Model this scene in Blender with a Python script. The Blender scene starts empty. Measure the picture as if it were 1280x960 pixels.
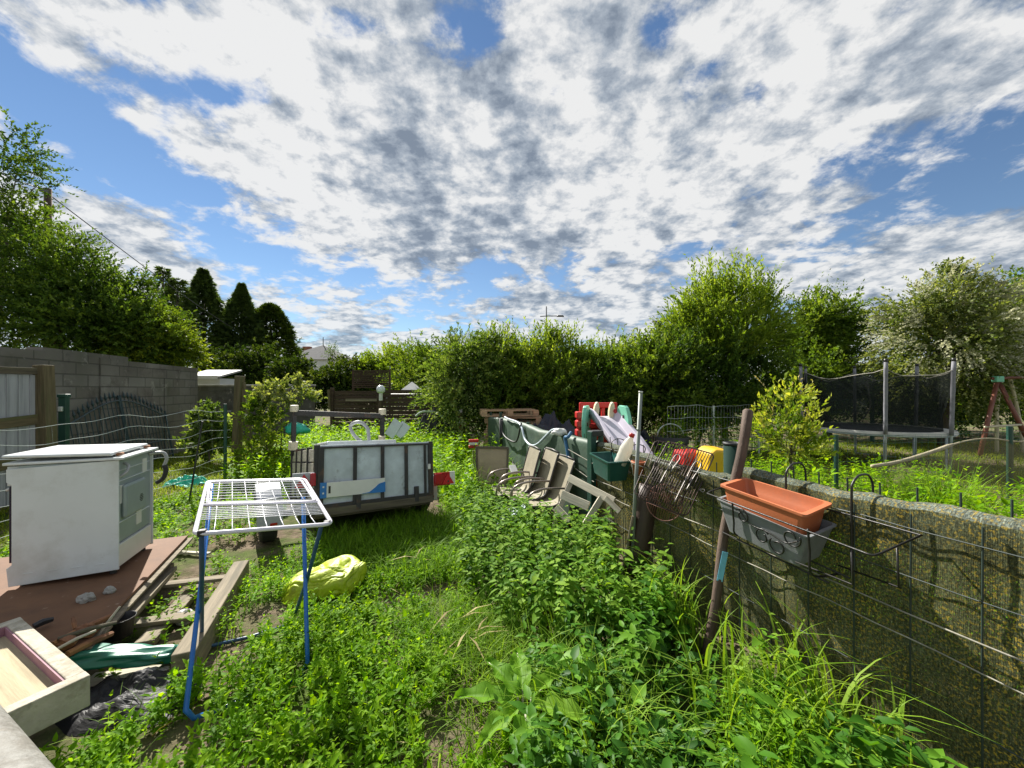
import bpy, bmesh, math, random
import numpy as np
from mathutils import Vector, Matrix, noise as mnoise

random.seed(5)
RG = np.random.default_rng(11)
SC = bpy.context.scene
COL = SC.collection
H, F, CX, CY = 1.55, 481.0, 640.0, 487.0      # eye height, focal length in px, principal point
V = Vector
ZUP = V((0, 0, 1))


def W(px, py, d):
    return V(((px - CX) / F * d, d, H - (py - CY) / F * d))


def G(px, py, z=0.0):
    return W(px, py, (H - z) * F / (py - CY))


# ------------------------------------------------------------------ objects
MW = {}


def props(o, label=None, cat=None, group=None, kind=None):
    if label: o['label'] = label
    if cat: o['category'] = cat
    if group: o['group'] = group
    if kind: o['kind'] = kind
    elif cat: o['kind'] = 'thing'
    return o


def thing(name, label, cat, loc=(0, 0, 0), rz=0.0, group=None, M=None):
    o = bpy.data.objects.new(name, None)
    o.empty_display_size = 0.1
    COL.objects.link(o)
    m = M if M is not None else Matrix.Translation(V(loc)) @ Matrix.Rotation(rz, 4, 'Z')
    o.matrix_world = m
    MW[o.name] = m.copy()
    return props(o, label, cat, group)


def link_mesh(name, me, parent, mat, smooth, bevel, origin):
    if mat is not None:
        me.materials.append(mat)
    if smooth:
        me.polygons.foreach_set('use_smooth', np.ones(len(me.polygons), dtype=bool))
    o = bpy.data.objects.new(name, me)
    COL.objects.link(o)
    if parent is not None:
        o.parent = parent
        MW[o.name] = MW[parent.name]
    else:
        o.location = origin if origin is not None else (0, 0, 0)
        MW[o.name] = Matrix.Translation(V(o.location))
    if bevel:
        b = o.modifiers.new('bevel', 'BEVEL')
        b.width = bevel; b.segments = 2; b.limit_method = 'ANGLE'; b.angle_limit = 0.7
    return o


def obj(name, bm, mat, parent=None, smooth=False, bevel=0, origin=None, local=False, label=None):
    """one mesh object; bm is in world coordinates unless local"""
    if not local:
        if parent is not None:
            bm.transform(MW[parent.name].inverted())
        elif origin is not None:
            bm.transform(Matrix.Translation(-V(origin)))
    bmesh.ops.recalc_face_normals(bm, faces=bm.faces[:])
    me = bpy.data.meshes.new(name)
    bm.to_mesh(me)
    bm.free()
    o = link_mesh(name, me, parent, mat, smooth, bevel, origin)
    if label: o['label'] = label
    return o


def single(name, bm, mat, label, cat, origin, smooth=False, bevel=0, group=None):
    return props(obj(name, bm, mat, None, smooth, bevel, V(origin)), label, cat, group)


def struct(name, bm, mat, smooth=False):
    return props(obj(name, bm, mat, None, smooth), kind='structure')


def dup(root, M, label, name=None):
    r = root.copy(); COL.objects.link(r); r.matrix_world = M; r['label'] = label
    for ch in root.children:
        c = ch.copy(); COL.objects.link(c); c.parent = r
        for g in ch.children:
            k = g.copy(); COL.objects.link(k); k.parent = c
    return r


# ------------------------------------------------------------------ shapes
def NB():
    bm = bmesh.new()
    bm.verts.layers.float_vector.new('lc')
    return bm


def _lc(bm):
    return bm.verts.layers.float_vector['lc']


def box(bm, c, s, rot=None, taper=None):
    """axis box centred at c, size s, optional 3x3 / z angle; taper=(tx,ty) scales the top"""
    L = _lc(bm)
    if isinstance(rot, (int, float)):
        rot = Matrix.Rotation(rot, 3, 'Z')
    off = V((random.uniform(-9, 9), random.uniform(-9, 9), random.uniform(-9, 9))) * 0.3
    vs = []
    for x in (-.5, .5):
        for y in (-.5, .5):
            for z in (-.5, .5):
                p = V((x * s[0], y * s[1], z * s[2]))
                if taper and z > 0:
                    p.x *= taper[0]; p.y *= taper[1]
                q = rot @ p if rot is not None else p
                v = bm.verts.new(V(c) + q)
                v[L] = p + off
                vs.append(v)
    for f in ((0, 1, 3, 2), (4, 6, 7, 5), (0, 4, 5, 1), (2, 3, 7, 6), (0, 2, 6, 4), (1, 5, 7, 3)):
        bm.faces.new([vs[i] for i in f])
    return vs


def frame_of(a, b, up=ZUP):
    x = (V(b) - V(a)).normalized()
    y = V(up).cross(x)
    if y.length < 1e-4:
        y = V((0, 1, 0)).cross(x)
    y.normalize()
    z = x.cross(y)
    return Matrix((x, y, z)).transposed()


def bar(bm, a, b, w, t, up=ZUP):
    """plank from a to b, width w (sideways), thickness t (along up)"""
    a, b = V(a), V(b)
    return box(bm, (a + b) / 2, ((b - a).length, w, t), frame_of(a, b, up))


def tube(bm, pts, r, n=8, caps=True):
    L = _lc(bm)
    pts = [V(p) for p in pts]
    if not isinstance(r, (list, tuple)):
        r = [r] * len(pts)
    rings = []
    t0 = (pts[1] - pts[0]).normalized()
    ref = ZUP if abs(t0.z) < 0.9 else V((1, 0, 0))
    u = ref.cross(t0).normalized()
    dist = random.uniform(0, 5)
    for i, p in enumerate(pts):
        if i == 0: t = pts[1] - pts[0]
        elif i == len(pts) - 1: t = pts[-1] - pts[-2]
        else: t = (pts[i + 1] - pts[i]).normalized() + (pts[i] - pts[i - 1]).normalized()
        if t.length < 1e-6: t = pts[i] - pts[i - 1]
        t.normalize()
        u = (u - t * u.dot(t)).normalized()
        w = t.cross(u)
        if i: dist += (pts[i] - pts[i - 1]).length
        ring = []
        for k in range(n):
            a = 2 * math.pi * k / n
            d = u * math.cos(a) + w * math.sin(a)
            v = bm.verts.new(p + d * r[i])
            v[L] = V((dist, math.cos(a) * r[i], math.sin(a) * r[i]))
            ring.append(v)
        rings.append(ring)
    for i in range(len(rings) - 1):
        for k in range(n):
            bm.faces.new((rings[i][k], rings[i][(k + 1) % n], rings[i + 1][(k + 1) % n], rings[i + 1][k]))
    if caps:
        bm.faces.new(rings[0][::-1]); bm.faces.new(rings[-1])


def spline(pts, n=8):
    """Catmull-Rom through pts"""
    pts = [V(p) for p in pts]
    out = []
    for i in range(len(pts) - 1):
        p0 = pts[max(i - 1, 0)]; p1 = pts[i]; p2 = pts[i + 1]; p3 = pts[min(i + 2, len(pts) - 1)]
        for k in range(n):
            t = k / n
            out.append(0.5 * ((2 * p1) + (p2 - p0) * t + (2 * p0 - 5 * p1 + 4 * p2 - p3) * t * t + (3 * p1 - p0 - 3 * p2 + p3) * t ** 3))
    out.append(pts[-1])
    return out


def loft(bm, loops, cap0=True, cap1=True, close=True):
    L = _lc(bm)
    R = []
    for lp in loops:
        ring = []
        for p in lp:
            v = bm.verts.new(V(p)); v[L] = V(p); ring.append(v)
        R.append(ring)
    n = len(R[0])
    for i in range(len(R) - 1):
        for k in range(n if close else n - 1):
            bm.faces.new((R[i][k], R[i][(k + 1) % n], R[i + 1][(k + 1) % n], R[i + 1][k]))
    if cap0: bm.faces.new(R[0][::-1])
    if cap1: bm.faces.new(R[-1])
    return R


def lathe(bm, prof, c=(0, 0, 0), n=20, M=None, cap0=True, cap1=True):
    """prof: list of (radius, z)"""
    loops = []
    for r, z in prof:
        lp = []
        for k in range(n):
            a = 2 * math.pi * k / n
            p = V((r * math.cos(a), r * math.sin(a), z))
            lp.append((M @ p) if M is not None else p + V(c))
        loops.append(lp)
    return loft(bm, loops, cap0, cap1)


def quad(bm, pts):
    L = _lc(bm)
    vs = []
    for p in pts:
        v = bm.verts.new(V(p)); v[L] = V(p); vs.append(v)
    return bm.faces.new(vs)


def slab(bm, pts, t, up=None):
    """a polygon (list of points) thickened downward by t along its normal (or up)"""
    pts = [V(p) for p in pts]
    if up is None:
        up = (pts[1] - pts[0]).cross(pts[-1] - pts[0]).normalized()
    L = _lc(bm)
    x = (pts[1] - pts[0]).normalized(); y = up.cross(x)
    A, B = [], []
    for p in pts:
        l = V(((p - pts[0]).dot(x), (p - pts[0]).dot(y), 0))
        v = bm.verts.new(p); v[L] = l; A.append(v)
        v = bm.verts.new(p - up * t); v[L] = l - V((0, 0, t)); B.append(v)
    bm.faces.new(A); bm.faces.new(B[::-1])
    n = len(A)
    for i in range(n):
        bm.faces.new((A[i], B[i], B[(i + 1) % n], A[(i + 1) % n]))


def grid(bm, f, nu, nv):
    """surface from f(u,v), u,v in 0..1"""
    L = _lc(bm)
    g = []
    for i in range(nu + 1):
        row = []
        for j in range(nv + 1):
            p = V(f(i / nu, j / nv))
            v = bm.verts.new(p); v[L] = p; row.append(v)
        g.append(row)
    for i in range(nu):
        for j in range(nv):
            bm.faces.new((g[i][j], g[i + 1][j], g[i + 1][j + 1], g[i][j + 1]))
    return g


# ------------------------------------------------------------------ materials
def newmat(name):
    m = bpy.data.materials.new(name)
    m.use_nodes = True
    nt = m.node_tree
    nt.nodes.clear()
    out = nt.nodes.new('ShaderNodeOutputMaterial')
    return m, nt, out


def nd(nt, t, **kw):
    n = nt.nodes.new(t)
    for k, v in kw.items():
        if k.startswith('i_'):
            n.inputs[k[2:].replace('_', ' ')].default_value = v
        else:
            setattr(n, k, v)
    return n


def c4(c, k=1.0):
    return (min(1, c[0] * k), min(1, c[1] * k), min(1, c[2] * k), 1)


def ramp(nt, fac, stops, interp='LINEAR'):
    r = nt.nodes.new('ShaderNodeValToRGB')
    r.color_ramp.interpolation = interp
    els = r.color_ramp.elements
    while len(els) < len(stops):
        els.new(0.5)
    for e, (p, c) in zip(els, stops):
        e.position = p
        e.color = c if len(c) == 4 else (c[0], c[1], c[2], 1)
    nt.links.new(fac, r.inputs[0])
    return r


def mixc(nt, fac, a, b, mode='MIX'):
    m = nt.nodes.new('ShaderNodeMix')
    m.data_type = 'RGBA'; m.blend_type = mode
    for s, v in ((0, fac), (6, a), (7, b)):
        if isinstance(v, (int, float)): m.inputs[s].default_value = v
        elif isinstance(v, tuple): m.inputs[s].default_value = v
        else: nt.links.new(v, m.inputs[s])
    return m.outputs[2]


def coords(nt, lc=False, scale=(1, 1, 1)):
    if lc:
        t = nd(nt, 'ShaderNodeAttribute', attribute_name='lc').outputs['Vector']
    else:
        t = nt.nodes.new('ShaderNodeTexCoord').outputs['Object']
    mp = nt.nodes.new('ShaderNodeMapping')
    mp.inputs['Scale'].default_value = scale
    nt.links.new(t, mp.inputs[0])
    return mp.outputs[0]


def noise(nt, vec, scale, detail=6, rough=.6, dist=0.0):
    n = nd(nt, 'ShaderNodeTexNoise')
    n.inputs['Scale'].default_value = scale
    n.inputs['Detail'].default_value = detail
    n.inputs['Roughness'].default_value = rough
    n.inputs['Distortion'].default_value = dist
    nt.links.new(vec, n.inputs['Vector'])
    return n.outputs[0]


def mat(name, col, rough=.6, var=.2, scale=5, bump=.15, bscale=60, metal=0, spec=.5,
        col2=None, thr=(.5, .65), scale2=3, lc=False, stretch=(1, 1, 1), col3=None, thr3=(.6, .7), scale3=14):
    m, nt, out = newmat(name)
    b = nd(nt, 'ShaderNodeBsdfPrincipled')
    b.inputs['Roughness'].default_value = rough
    b.inputs['Metallic'].default_value = metal
    b.inputs['Specular IOR Level'].default_value = spec
    v = coords(nt, lc, stretch)
    n1 = noise(nt, v, scale)
    c = ramp(nt, n1, [(.3, c4(col, 1 - var)), (.7, c4(col, 1 + var))]).outputs[0]
    if col2 is not None:
        f = ramp(nt, noise(nt, v, scale2, 8, .65), [(thr[0], (0, 0, 0)), (thr[1], (1, 1, 1))]).outputs[0]
        c = mixc(nt, f, c, c4(col2))
    if col3 is not None:
        f = ramp(nt, noise(nt, v, scale3, 8, .7), [(thr3[0], (0, 0, 0)), (thr3[1], (1, 1, 1))]).outputs[0]
        c = mixc(nt, f, c, c4(col3))
    nt.links.new(c, b.inputs['Base Color'])
    if bump:
        bp = nd(nt, 'ShaderNodeBump')
        bp.inputs['Strength'].default_value = bump
        bp.inputs['Distance'].default_value = .01
        nt.links.new(noise(nt, v, bscale, 4), bp.inputs['Height'])
        nt.links.new(bp.outputs[0], b.inputs['Normal'])
    nt.links.new(b.outputs[0], out.inputs[0])
    return m


def wood(name, col, var=.35, rough=.8, col2=None, thr=(.5, .65), bump=.4):
    return mat(name, col, rough, var, 1.0, bump, 1.6, spec=.25, lc=True, stretch=(2.2, 32, 32), col2=col2, thr=thr, scale2=.55)


def leafmat(name, stops, trans=.42, rough=.6, spec=.12, patch=.35, tint=(1.2, 1.15, .35)):
    """stops: colour ramp over the per-leaf random value"""
    m, nt, out = newmat(name)
    a = nd(nt, 'ShaderNodeAttribute', attribute_name='rnd')
    c = ramp(nt, a.outputs['Fac'], stops).outputs[0]
    v = coords(nt)
    pn = ramp(nt, noise(nt, v, 1.3, 3), [(.3, (1 - patch,) * 3), (.7, (1 + patch * .6, 1 + patch * .5, 1))]).outputs[0]
    c = mixc(nt, 1.0, c, pn, 'MULTIPLY')
    b = nd(nt, 'ShaderNodeBsdfPrincipled')
    b.inputs['Roughness'].default_value = rough
    b.inputs['Specular IOR Level'].default_value = spec
    nt.links.new(c, b.inputs['Base Color'])
    t = nd(nt, 'ShaderNodeBsdfTranslucent')
    tc = mixc(nt, 1.0, c, (tint[0], tint[1], tint[2], 1), 'MULTIPLY')
    nt.links.new(tc, t.inputs['Color'])
    ms = nd(nt, 'ShaderNodeMixShader')
    ms.inputs[0].default_value = trans
    nt.links.new(b.outputs[0], ms.inputs[1]); nt.links.new(t.outputs[0], ms.inputs[2])
    nt.links.new(ms.outputs[0], out.inputs[0])
    return m


def netmat(name, col, alpha, rough=.8, bscale=300, var=.3, scale=2.0):
    m, nt, out = newmat(name)
    v = coords(nt)
    c = ramp(nt, noise(nt, v, scale), [(.3, c4(col, 1 - var)), (.7, c4(col, 1 + var))]).outputs[0]
    d = nd(nt, 'ShaderNodeBsdfDiffuse')
    nt.links.new(c, d.inputs[0])
    t = nd(nt, 'ShaderNodeBsdfTransparent')
    ms = nd(nt, 'ShaderNodeMixShader')
    f = ramp(nt, noise(nt, v, scale * 1.7), [(.3, (alpha - .12,) * 3), (.7, (alpha + .12,) * 3)]).outputs[0]
    nt.links.new(f, ms.inputs[0])
    nt.links.new(t.outputs[0], ms.inputs[1]); nt.links.new(d.outputs[0], ms.inputs[2])
    nt.links.new(ms.outputs[0], out.inputs[0])
    return m


# ------------------------------------------------------------------ foliage
def nrm(a):
    return a / (np.linalg.norm(a, axis=-1, keepdims=True) + 1e-9)


def rdir(n):
    return nrm(RG.normal(size=(n, 3)))


T_DIA = (np.array([(0, 0, 0), (.45, .5, .06), (1, 0, -.1), (.42, -.5, .06)], float), [(0, 3, 2, 1)])
T_LEAF = (np.array([(0, 0, 0), (.33, 0, 0), (.7, 0, -.03), (1, 0, -.14),
                    (.26, .47, .07), (.62, .37, .04), (.26, -.47, .07), (.62, -.37, .04)], float),
          [(0, 1, 4), (1, 2, 5, 4), (2, 3, 5), (0, 6, 1), (1, 6, 7, 2), (2, 7, 3)])
T_BROAD = (np.array([(0, 0, 0), (.2, 0, .02), (.45, 0, .03), (.75, 0, -.03), (1, 0, -.2),
                     (.12, .36, .05), (.4, .55, .1), (.72, .36, .03), (.12, -.36, .05), (.4, -.55, .1), (.72, -.36, .03)], float),
           [(0, 1, 5), (1, 2, 6, 5), (2, 3, 7, 6), (3, 4, 7), (0, 8, 1), (1, 8, 9, 2), (2, 9, 10, 3), (3, 10, 4)])


class Leaves:
    def __init__(s):
        s.v, s.lp, s.ls, s.c = [], [], [], []
        s.nv = 0; s.nl = 0

    def _push(s, verts, faces, k, n, c):
        """verts (n,k,3), faces template lists"""
        s.v.append(verts.reshape(-1, 3))
        base = s.nv + np.arange(n)[:, None] * k
        flat = np.array([i for f in faces for i in f])
        tot = np.array([len(f) for f in faces])
        st = np.concatenate([[0], np.cumsum(tot)[:-1]])
        s.lp.append((base + flat[None, :]).ravel())
        s.ls.append((s.nl + np.arange(n)[:, None] * tot.sum() + st[None, :]).ravel())
        s.c.append(np.repeat(c, k))
        s.nv += n * k; s.nl += n * int(tot.sum())

    def add(s, P, A, N, L, Wd, T=T_DIA, c=None):
        n = len(P)
        if n == 0: return
        if c is None: c = RG.random(n)
        A = nrm(A)
        S = nrm(np.cross(A, N)); N = np.cross(S, A)
        t, faces = T
        L = np.broadcast_to(L, (n,)); Wd = np.broadcast_to(Wd, (n,))
        vv = (P[:, None, :] + t[None, :, 0, None] * (L[:, None] * A)[:, None, :]
              + t[None, :, 1, None] * (Wd[:, None] * S)[:, None, :]
              + t[None, :, 2, None] * (L[:, None] * N)[:, None, :])
        s._push(vv, faces, len(t), n, c)

    def blades(s, P, h, w, lean, c=None, lev=4, az=None, pw=2.0):
        """curved grass blades; h height, w width, lean 0..1.5 (1 = tip as far out as up)"""
        n = len(P)
        if n == 0: return
        if c is None: c = RG.random(n)
        if az is None: az = RG.random(n) * 2 * np.pi
        D = np.stack([np.cos(az), np.sin(az), np.zeros(n)], 1)
        S = np.stack([-np.sin(az), np.cos(az), np.zeros(n)], 1)
        h = np.broadcast_to(h, (n,)); w = np.broadcast_to(w, (n,)); lean = np.broadcast_to(lean, (n,))
        vs = []
        for i in range(lev):
            t = i / lev
            p = P + D * (h * lean * t ** pw)[:, None]
            p[:, 2] += h * (t - .35 * np.minimum(lean, 1.6) * t ** (pw + .5))
            ww = w * (1 - t ** 2) * .5
            vs.append(p - S * ww[:, None]); vs.append(p + S * ww[:, None])
        p = P + D * (h * lean)[:, None]
        p[:, 2] += h * (1 - .35 * np.minimum(lean, 1.6))
        vs.append(p)
        faces = [(2 * i, 2 * i + 1, 2 * i + 3, 2 * i + 2) for i in range(lev - 1)] + [(2 * lev - 2, 2 * lev - 1, 2 * lev)]
        s._push(np.stack(vs, 1), faces, 2 * lev + 1, n, c)

    def sprigs(s, P, h, pairs, L, Wd, elev=.4, T=T_LEAF, shrink=.4, stem=.004, c=None, jitter=.25, lean=.15, tmin=.15, power=1.0):
        """upright stems with opposite leaf pairs"""
        n = len(P)
        if n == 0: return
        if c is None: c = RG.random(n)
        az = RG.random(n) * 2 * np.pi
        la = RG.random(n) * 2 * np.pi
        LN = np.stack([np.cos(la), np.sin(la), np.zeros(n)], 1) * (lean * RG.random(n))[:, None]
        h = np.broadcast_to(h, (n,)); L = np.broadcast_to(L, (n,)); Wd = np.broadcast_to(Wd, (n,))
        siz = .7 + .7 * RG.random(n) ** 1.5
        s.blades(P, h, np.full(n, stem), lean * RG.random(n), c * .5, 3, la)
        for j in range(pairs):
            t = tmin + (1 - tmin) * ((j + 1) / pairs) ** power
            for sd in (0, 1):
                a = az + j * 1.57 + sd * np.pi + RG.normal(size=n) * jitter
                e = elev + RG.normal(size=n) * .22
                if j == pairs - 1: e = e + .35
                A = np.stack([np.cos(a) * np.cos(e), np.sin(a) * np.cos(e), np.sin(e)], 1)
                N = np.stack([-np.cos(a) * np.sin(e), -np.sin(a) * np.sin(e), np.cos(e)], 1) + RG.normal(size=(n, 3)) * .2
                p = P + LN * (h * t ** 2)[:, None]
                p[:, 2] += h * t * (1 + RG.normal(size=n) * .03)
                k = (1 - shrink * t) * (.55 + .85 * RG.random(n) ** 1.4) * siz
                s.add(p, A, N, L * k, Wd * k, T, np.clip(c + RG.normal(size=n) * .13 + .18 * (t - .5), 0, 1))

    def twigs(s, B, D, tl, k, L, Wd, droop=.15, spread=.9, c=None, T=T_DIA):
        """leafy twigs: bases B, directions D, lengths tl, k leaves each"""
        n = len(B)
        if c is None: c = RG.random(n)
        tl = np.broadcast_to(tl, (n,))
        for j in range(k):
            t = (j + .6 * RG.random(n)) / k
            p = B + D * (tl * t)[:, None]
            p[:, 2] -= droop * tl * t ** 2
            A = nrm(D + rdir(n) * spread)
            N = nrm(rdir(n) + np.array([0, 0, .7]))
            kk = .7 + .6 * RG.random(n)
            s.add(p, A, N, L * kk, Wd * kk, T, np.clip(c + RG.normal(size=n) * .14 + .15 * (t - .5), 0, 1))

    def build(s, name, mat, parent=None, origin=(0, 0, 0), smooth=False):
        v = np.concatenate(s.v).astype(np.float32)
        if parent is not None:
            mi = np.array(MW[parent.name].inverted())
            v = (v @ mi[:3, :3].T + mi[:3, 3]).astype(np.float32)
        else:
            v = v - np.array(origin, np.float32)
        me = bpy.data.meshes.new(name)
        me.vertices.add(len(v)); me.vertices.foreach_set('co', v.ravel())
        lp = np.concatenate(s.lp).astype(np.int32); ls = np.concatenate(s.ls).astype(np.int32)
        me.loops.add(len(lp)); me.loops.foreach_set('vertex_index', lp)
        me.polygons.add(len(ls)); me.polygons.foreach_set('loop_start', ls)
        me.update(calc_edges=True)
        at = me.attributes.new('rnd', 'FLOAT', 'POINT')
        at.data.foreach_set('value', np.concatenate(s.c).astype(np.float32))
        return link_mesh(name, me, parent, mat, smooth, 0, origin)


def in_poly(P, poly):
    x, y = P[:, 0], P[:, 1]
    ins = np.zeros(len(P), bool)
    n = len(poly)
    for i in range(n):
        x1, y1 = poly[i][0], poly[i][1]; x2, y2 = poly[(i + 1) % n][0], poly[(i + 1) % n][1]
        cond = ((y1 > y) != (y2 > y)) & (x < (x2 - x1) * (y - y1) / (y2 - y1 + 1e-12) + x1)
        ins ^= cond
    return ins


def area(poly):
    a = 0
    for i in range(len(poly)):
        x1, y1 = poly[i][:2]; x2, y2 = poly[(i + 1) % len(poly)][:2]
        a += x1 * y2 - x2 * y1
    return abs(a) / 2


_no = RG.random((64, 64))


def vnoise(x, y):
    """smooth value noise 0..1, vectorised"""
    xi = np.floor(x).astype(int); yi = np.floor(y).astype(int)
    fx = x - xi; fy = y - yi
    fx = fx * fx * (3 - 2 * fx); fy = fy * fy * (3 - 2 * fy)
    g = lambda a, b: _no[a % 64, b % 64]
    return (g(xi, yi) * (1 - fx) + g(xi + 1, yi) * fx) * (1 - fy) + (g(xi, yi + 1) * (1 - fx) + g(xi + 1, yi + 1) * fx) * fy


def ground_z(x, y):
    return .05 * (vnoise(x * 1.1 + 3, y * 1.1) - .5) + .03 * (vnoise(x * 3.1, y * 3.1 + 9) - .5)


EXCL = []          # polygons nothing grows through


def scatter(poly, dens, clump=0.0, cs=1.5, excl=True):
    xs = [p[0] for p in poly]; ys = [p[1] for p in poly]
    n = int((max(xs) - min(xs)) * (max(ys) - min(ys)) * dens)
    P = np.zeros((n, 3))
    P[:, 0] = RG.uniform(min(xs), max(xs), n); P[:, 1] = RG.uniform(min(ys), max(ys), n)
    k = in_poly(P, poly)
    if clump:
        k &= RG.random(n) < np.clip(1 - clump + clump * 2.2 * (vnoise(P[:, 0] * cs + 17, P[:, 1] * cs + 5) - .25), 0, 1)
    if excl:
        for e in EXCL:
            k &= ~in_poly(P, e)
    P = P[k]
    P[:, 2] = ground_z(P[:, 0], P[:, 1])
    return P
# ------------------------------------------------------------------ light, sky, camera
SUN_AZ, SUN_EL = math.radians(-36), math.radians(41)
SUND = V((math.sin(SUN_AZ) * math.cos(SUN_EL), math.cos(SUN_AZ) * math.cos(SUN_EL), math.sin(SUN_EL)))


def make_world():
    w = bpy.data.worlds.new('World'); SC.world = w
    w.use_nodes = True
    nt = w.node_tree; nt.nodes.clear()
    out = nt.nodes.new('ShaderNodeOutputWorld')
    lk = nt.links.new

    def m(op, a, b=None, c=None, clamp=False):
        n = nt.nodes.new('ShaderNodeMath'); n.operation = op; n.use_clamp = clamp
        for i, x in enumerate((a, b, c)):
            if x is None: continue
            if isinstance(x, (int, float)): n.inputs[i].default_value = x
            else: lk(x, n.inputs[i])
        return n.outputs[0]

    def sstep(x, a, b):
        n = nt.nodes.new('ShaderNodeMapRange'); n.interpolation_type = 'SMOOTHSTEP'
        lk(x, n.inputs[0]); n.inputs[1].default_value = a; n.inputs[2].default_value = b
        return n.outputs[0]

    tc = nt.nodes.new('ShaderNodeTexCoord').outputs['Generated']
    sky = nt.nodes.new('ShaderNodeTexSky'); sky.sky_type = 'NISHITA'; sky.sun_disc = False
    sky.sun_elevation = SUN_EL; sky.sun_rotation = SUN_AZ
    sky.air_density = 1.0; sky.dust_density = 0.0; sky.ozone_density = 2.5
    hs = nt.nodes.new('ShaderNodeHueSaturation'); hs.inputs['Saturation'].default_value = 1.06; hs.inputs['Value'].default_value = 1.0
    lk(sky.outputs[0], hs.inputs['Color'])
    bg1 = nt.nodes.new('ShaderNodeBackground'); bg1.inputs[1].default_value = SKY_STRENGTH
    lk(hs.outputs[0], bg1.inputs[0])
    sp = nt.nodes.new('ShaderNodeSeparateXYZ'); lk(tc, sp.inputs[0])
    z = m('MAXIMUM', sp.outputs[2], 0.0)
    zc = m('ADD', z, ZOFF)
    u = m('DIVIDE', sp.outputs[0], zc); v = m('DIVIDE', sp.outputs[1], zc)
    cb = nt.nodes.new('ShaderNodeCombineXYZ'); lk(u, cb.inputs[0]); lk(v, cb.inputs[1]); cb.inputs[2].default_value = 3.3

    def gauss(cu, cv, su, sv, amp):
        a = m('DIVIDE', m('SUBTRACT', u, cu), su); b = m('DIVIDE', m('SUBTRACT', v, cv), sv)
        e = m('ADD', m('MULTIPLY', a, a), m('MULTIPLY', b, b))
        return m('MULTIPLY', m('POWER', 2.718, m('MULTIPLY', e, -1.0)), amp)

    def fbm(vec, scale, detail, rough, dist=0.0, off=None):
        if off is not None:
            ad = nt.nodes.new('ShaderNodeVectorMath'); ad.operation = 'ADD'
            lk(vec, ad.inputs[0]); ad.inputs[1].default_value = off; vec = ad.outputs[0]
        n = nt.nodes.new('ShaderNodeTexNoise'); lk(vec, n.inputs['Vector'])
        n.inputs['Scale'].default_value = scale; n.inputs['Detail'].default_value = detail
        n.inputs['Roughness'].default_value = rough; n.inputs['Distortion'].default_value = dist
        return n.outputs[0]

    # where the cloud field is thick and where it opens
    bias = CLOUD_BASE
    for g in CLOUD_SHAPE:
        bias = m('ADD', gauss(*g), bias)
    n0 = fbm(cb.outputs[0], 1.3, 10, .60, .35)
    nf = fbm(cb.outputs[0], 4.8, 8, .60, .25)
    nh = fbm(cb.outputs[0], 13.0, 7, .62, .2)
    dens = m('ADD', m('ADD', m('MULTIPLY', n0, .72), m('ADD', m('MULTIPLY', nf, .52), m('MULTIPLY', nh, .20))), m('SUBTRACT', bias, .22))
    mask = sstep(dens, .46, .57)
    n0s = fbm(cb.outputs[0], 1.7, 3, .45, .3)
    dsm = m('ADD', m('MULTIPLY', n0s, 1.1), m('ADD', m('MULTIPLY', nf, .10), m('SUBTRACT', bias, .10)))
    thick = sstep(dsm, .50, .84)
    so = (SUND.x / SUND.z * .10 - .02, SUND.y / SUND.z * .10, .05)
    nf2 = fbm(cb.outputs[0], 4.8, 8, .60, .25, so)
    lit = m('MULTIPLY', m('SUBTRACT', nf, nf2), 2.0)
    nh2 = fbm(cb.outputs[0], 13.0, 7, .62, .2, (so[0] * .4, so[1] * .4, .02))
    lit = m('ADD', lit, m('MULTIPLY', m('SUBTRACT', nh, nh2), 1.5))
    lit0 = m('MULTIPLY', m('SUBTRACT', n0, fbm(cb.outputs[0], 1.3, 6, .60, .35, (so[0] * 2, so[1] * 2, .05))), 1.2)
    dt = nt.nodes.new('ShaderNodeVectorMath'); dt.operation = 'DOT_PRODUCT'
    lk(tc, dt.inputs[0]); dt.inputs[1].default_value = SUND
    near = m('POWER', m('MAXIMUM', dt.outputs['Value'], 0.0), 7.0)
    br = m('ADD', m('SUBTRACT', .79, m('MULTIPLY', thick, .44)), m('ADD', lit, lit0))
    br = m('ADD', br, m('MULTIPLY', near, .34))
    br = m('MINIMUM', m('MAXIMUM', br, .10), 1.08)
    cr = nt.nodes.new('ShaderNodeValToRGB')
    els = cr.color_ramp.elements
    els[0].position = .15; els[0].color = (.26, .315, .395, 1)
    els[1].position = 1.0; els[1].color = (1.0, 1.0, .99, 1)
    e = els.new(.5); e.color = (.47, .53, .605, 1)
    lk(br, cr.inputs[0])
    bg2 = nt.nodes.new('ShaderNodeBackground'); bg2.inputs[1].default_value = CLOUD_STRENGTH
    lk(cr.outputs[0], bg2.inputs[0])
    hz = m('SUBTRACT', 1.0, m('MULTIPLY', m('POWER', 2.718, m('MULTIPLY', z, -9.0)), .25))
    ms = nt.nodes.new('ShaderNodeMixShader')
    lk(m('MULTIPLY', m('MULTIPLY', mask, hz), .96), ms.inputs[0]); lk(bg1.outputs[0], ms.inputs[1]); lk(bg2.outputs[0], ms.inputs[2])
    lk(ms.outputs[0], out.inputs[0])
    w.cycles.sampling_method = 'MANUAL'; w.cycles.sample_map_resolution = 1024


SKY_STRENGTH, CLOUD_STRENGTH, SUN_STRENGTH, EXPO = .055, .42, 5.0, 1.06
ZOFF = .20
CLOUD_BASE = .080


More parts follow.
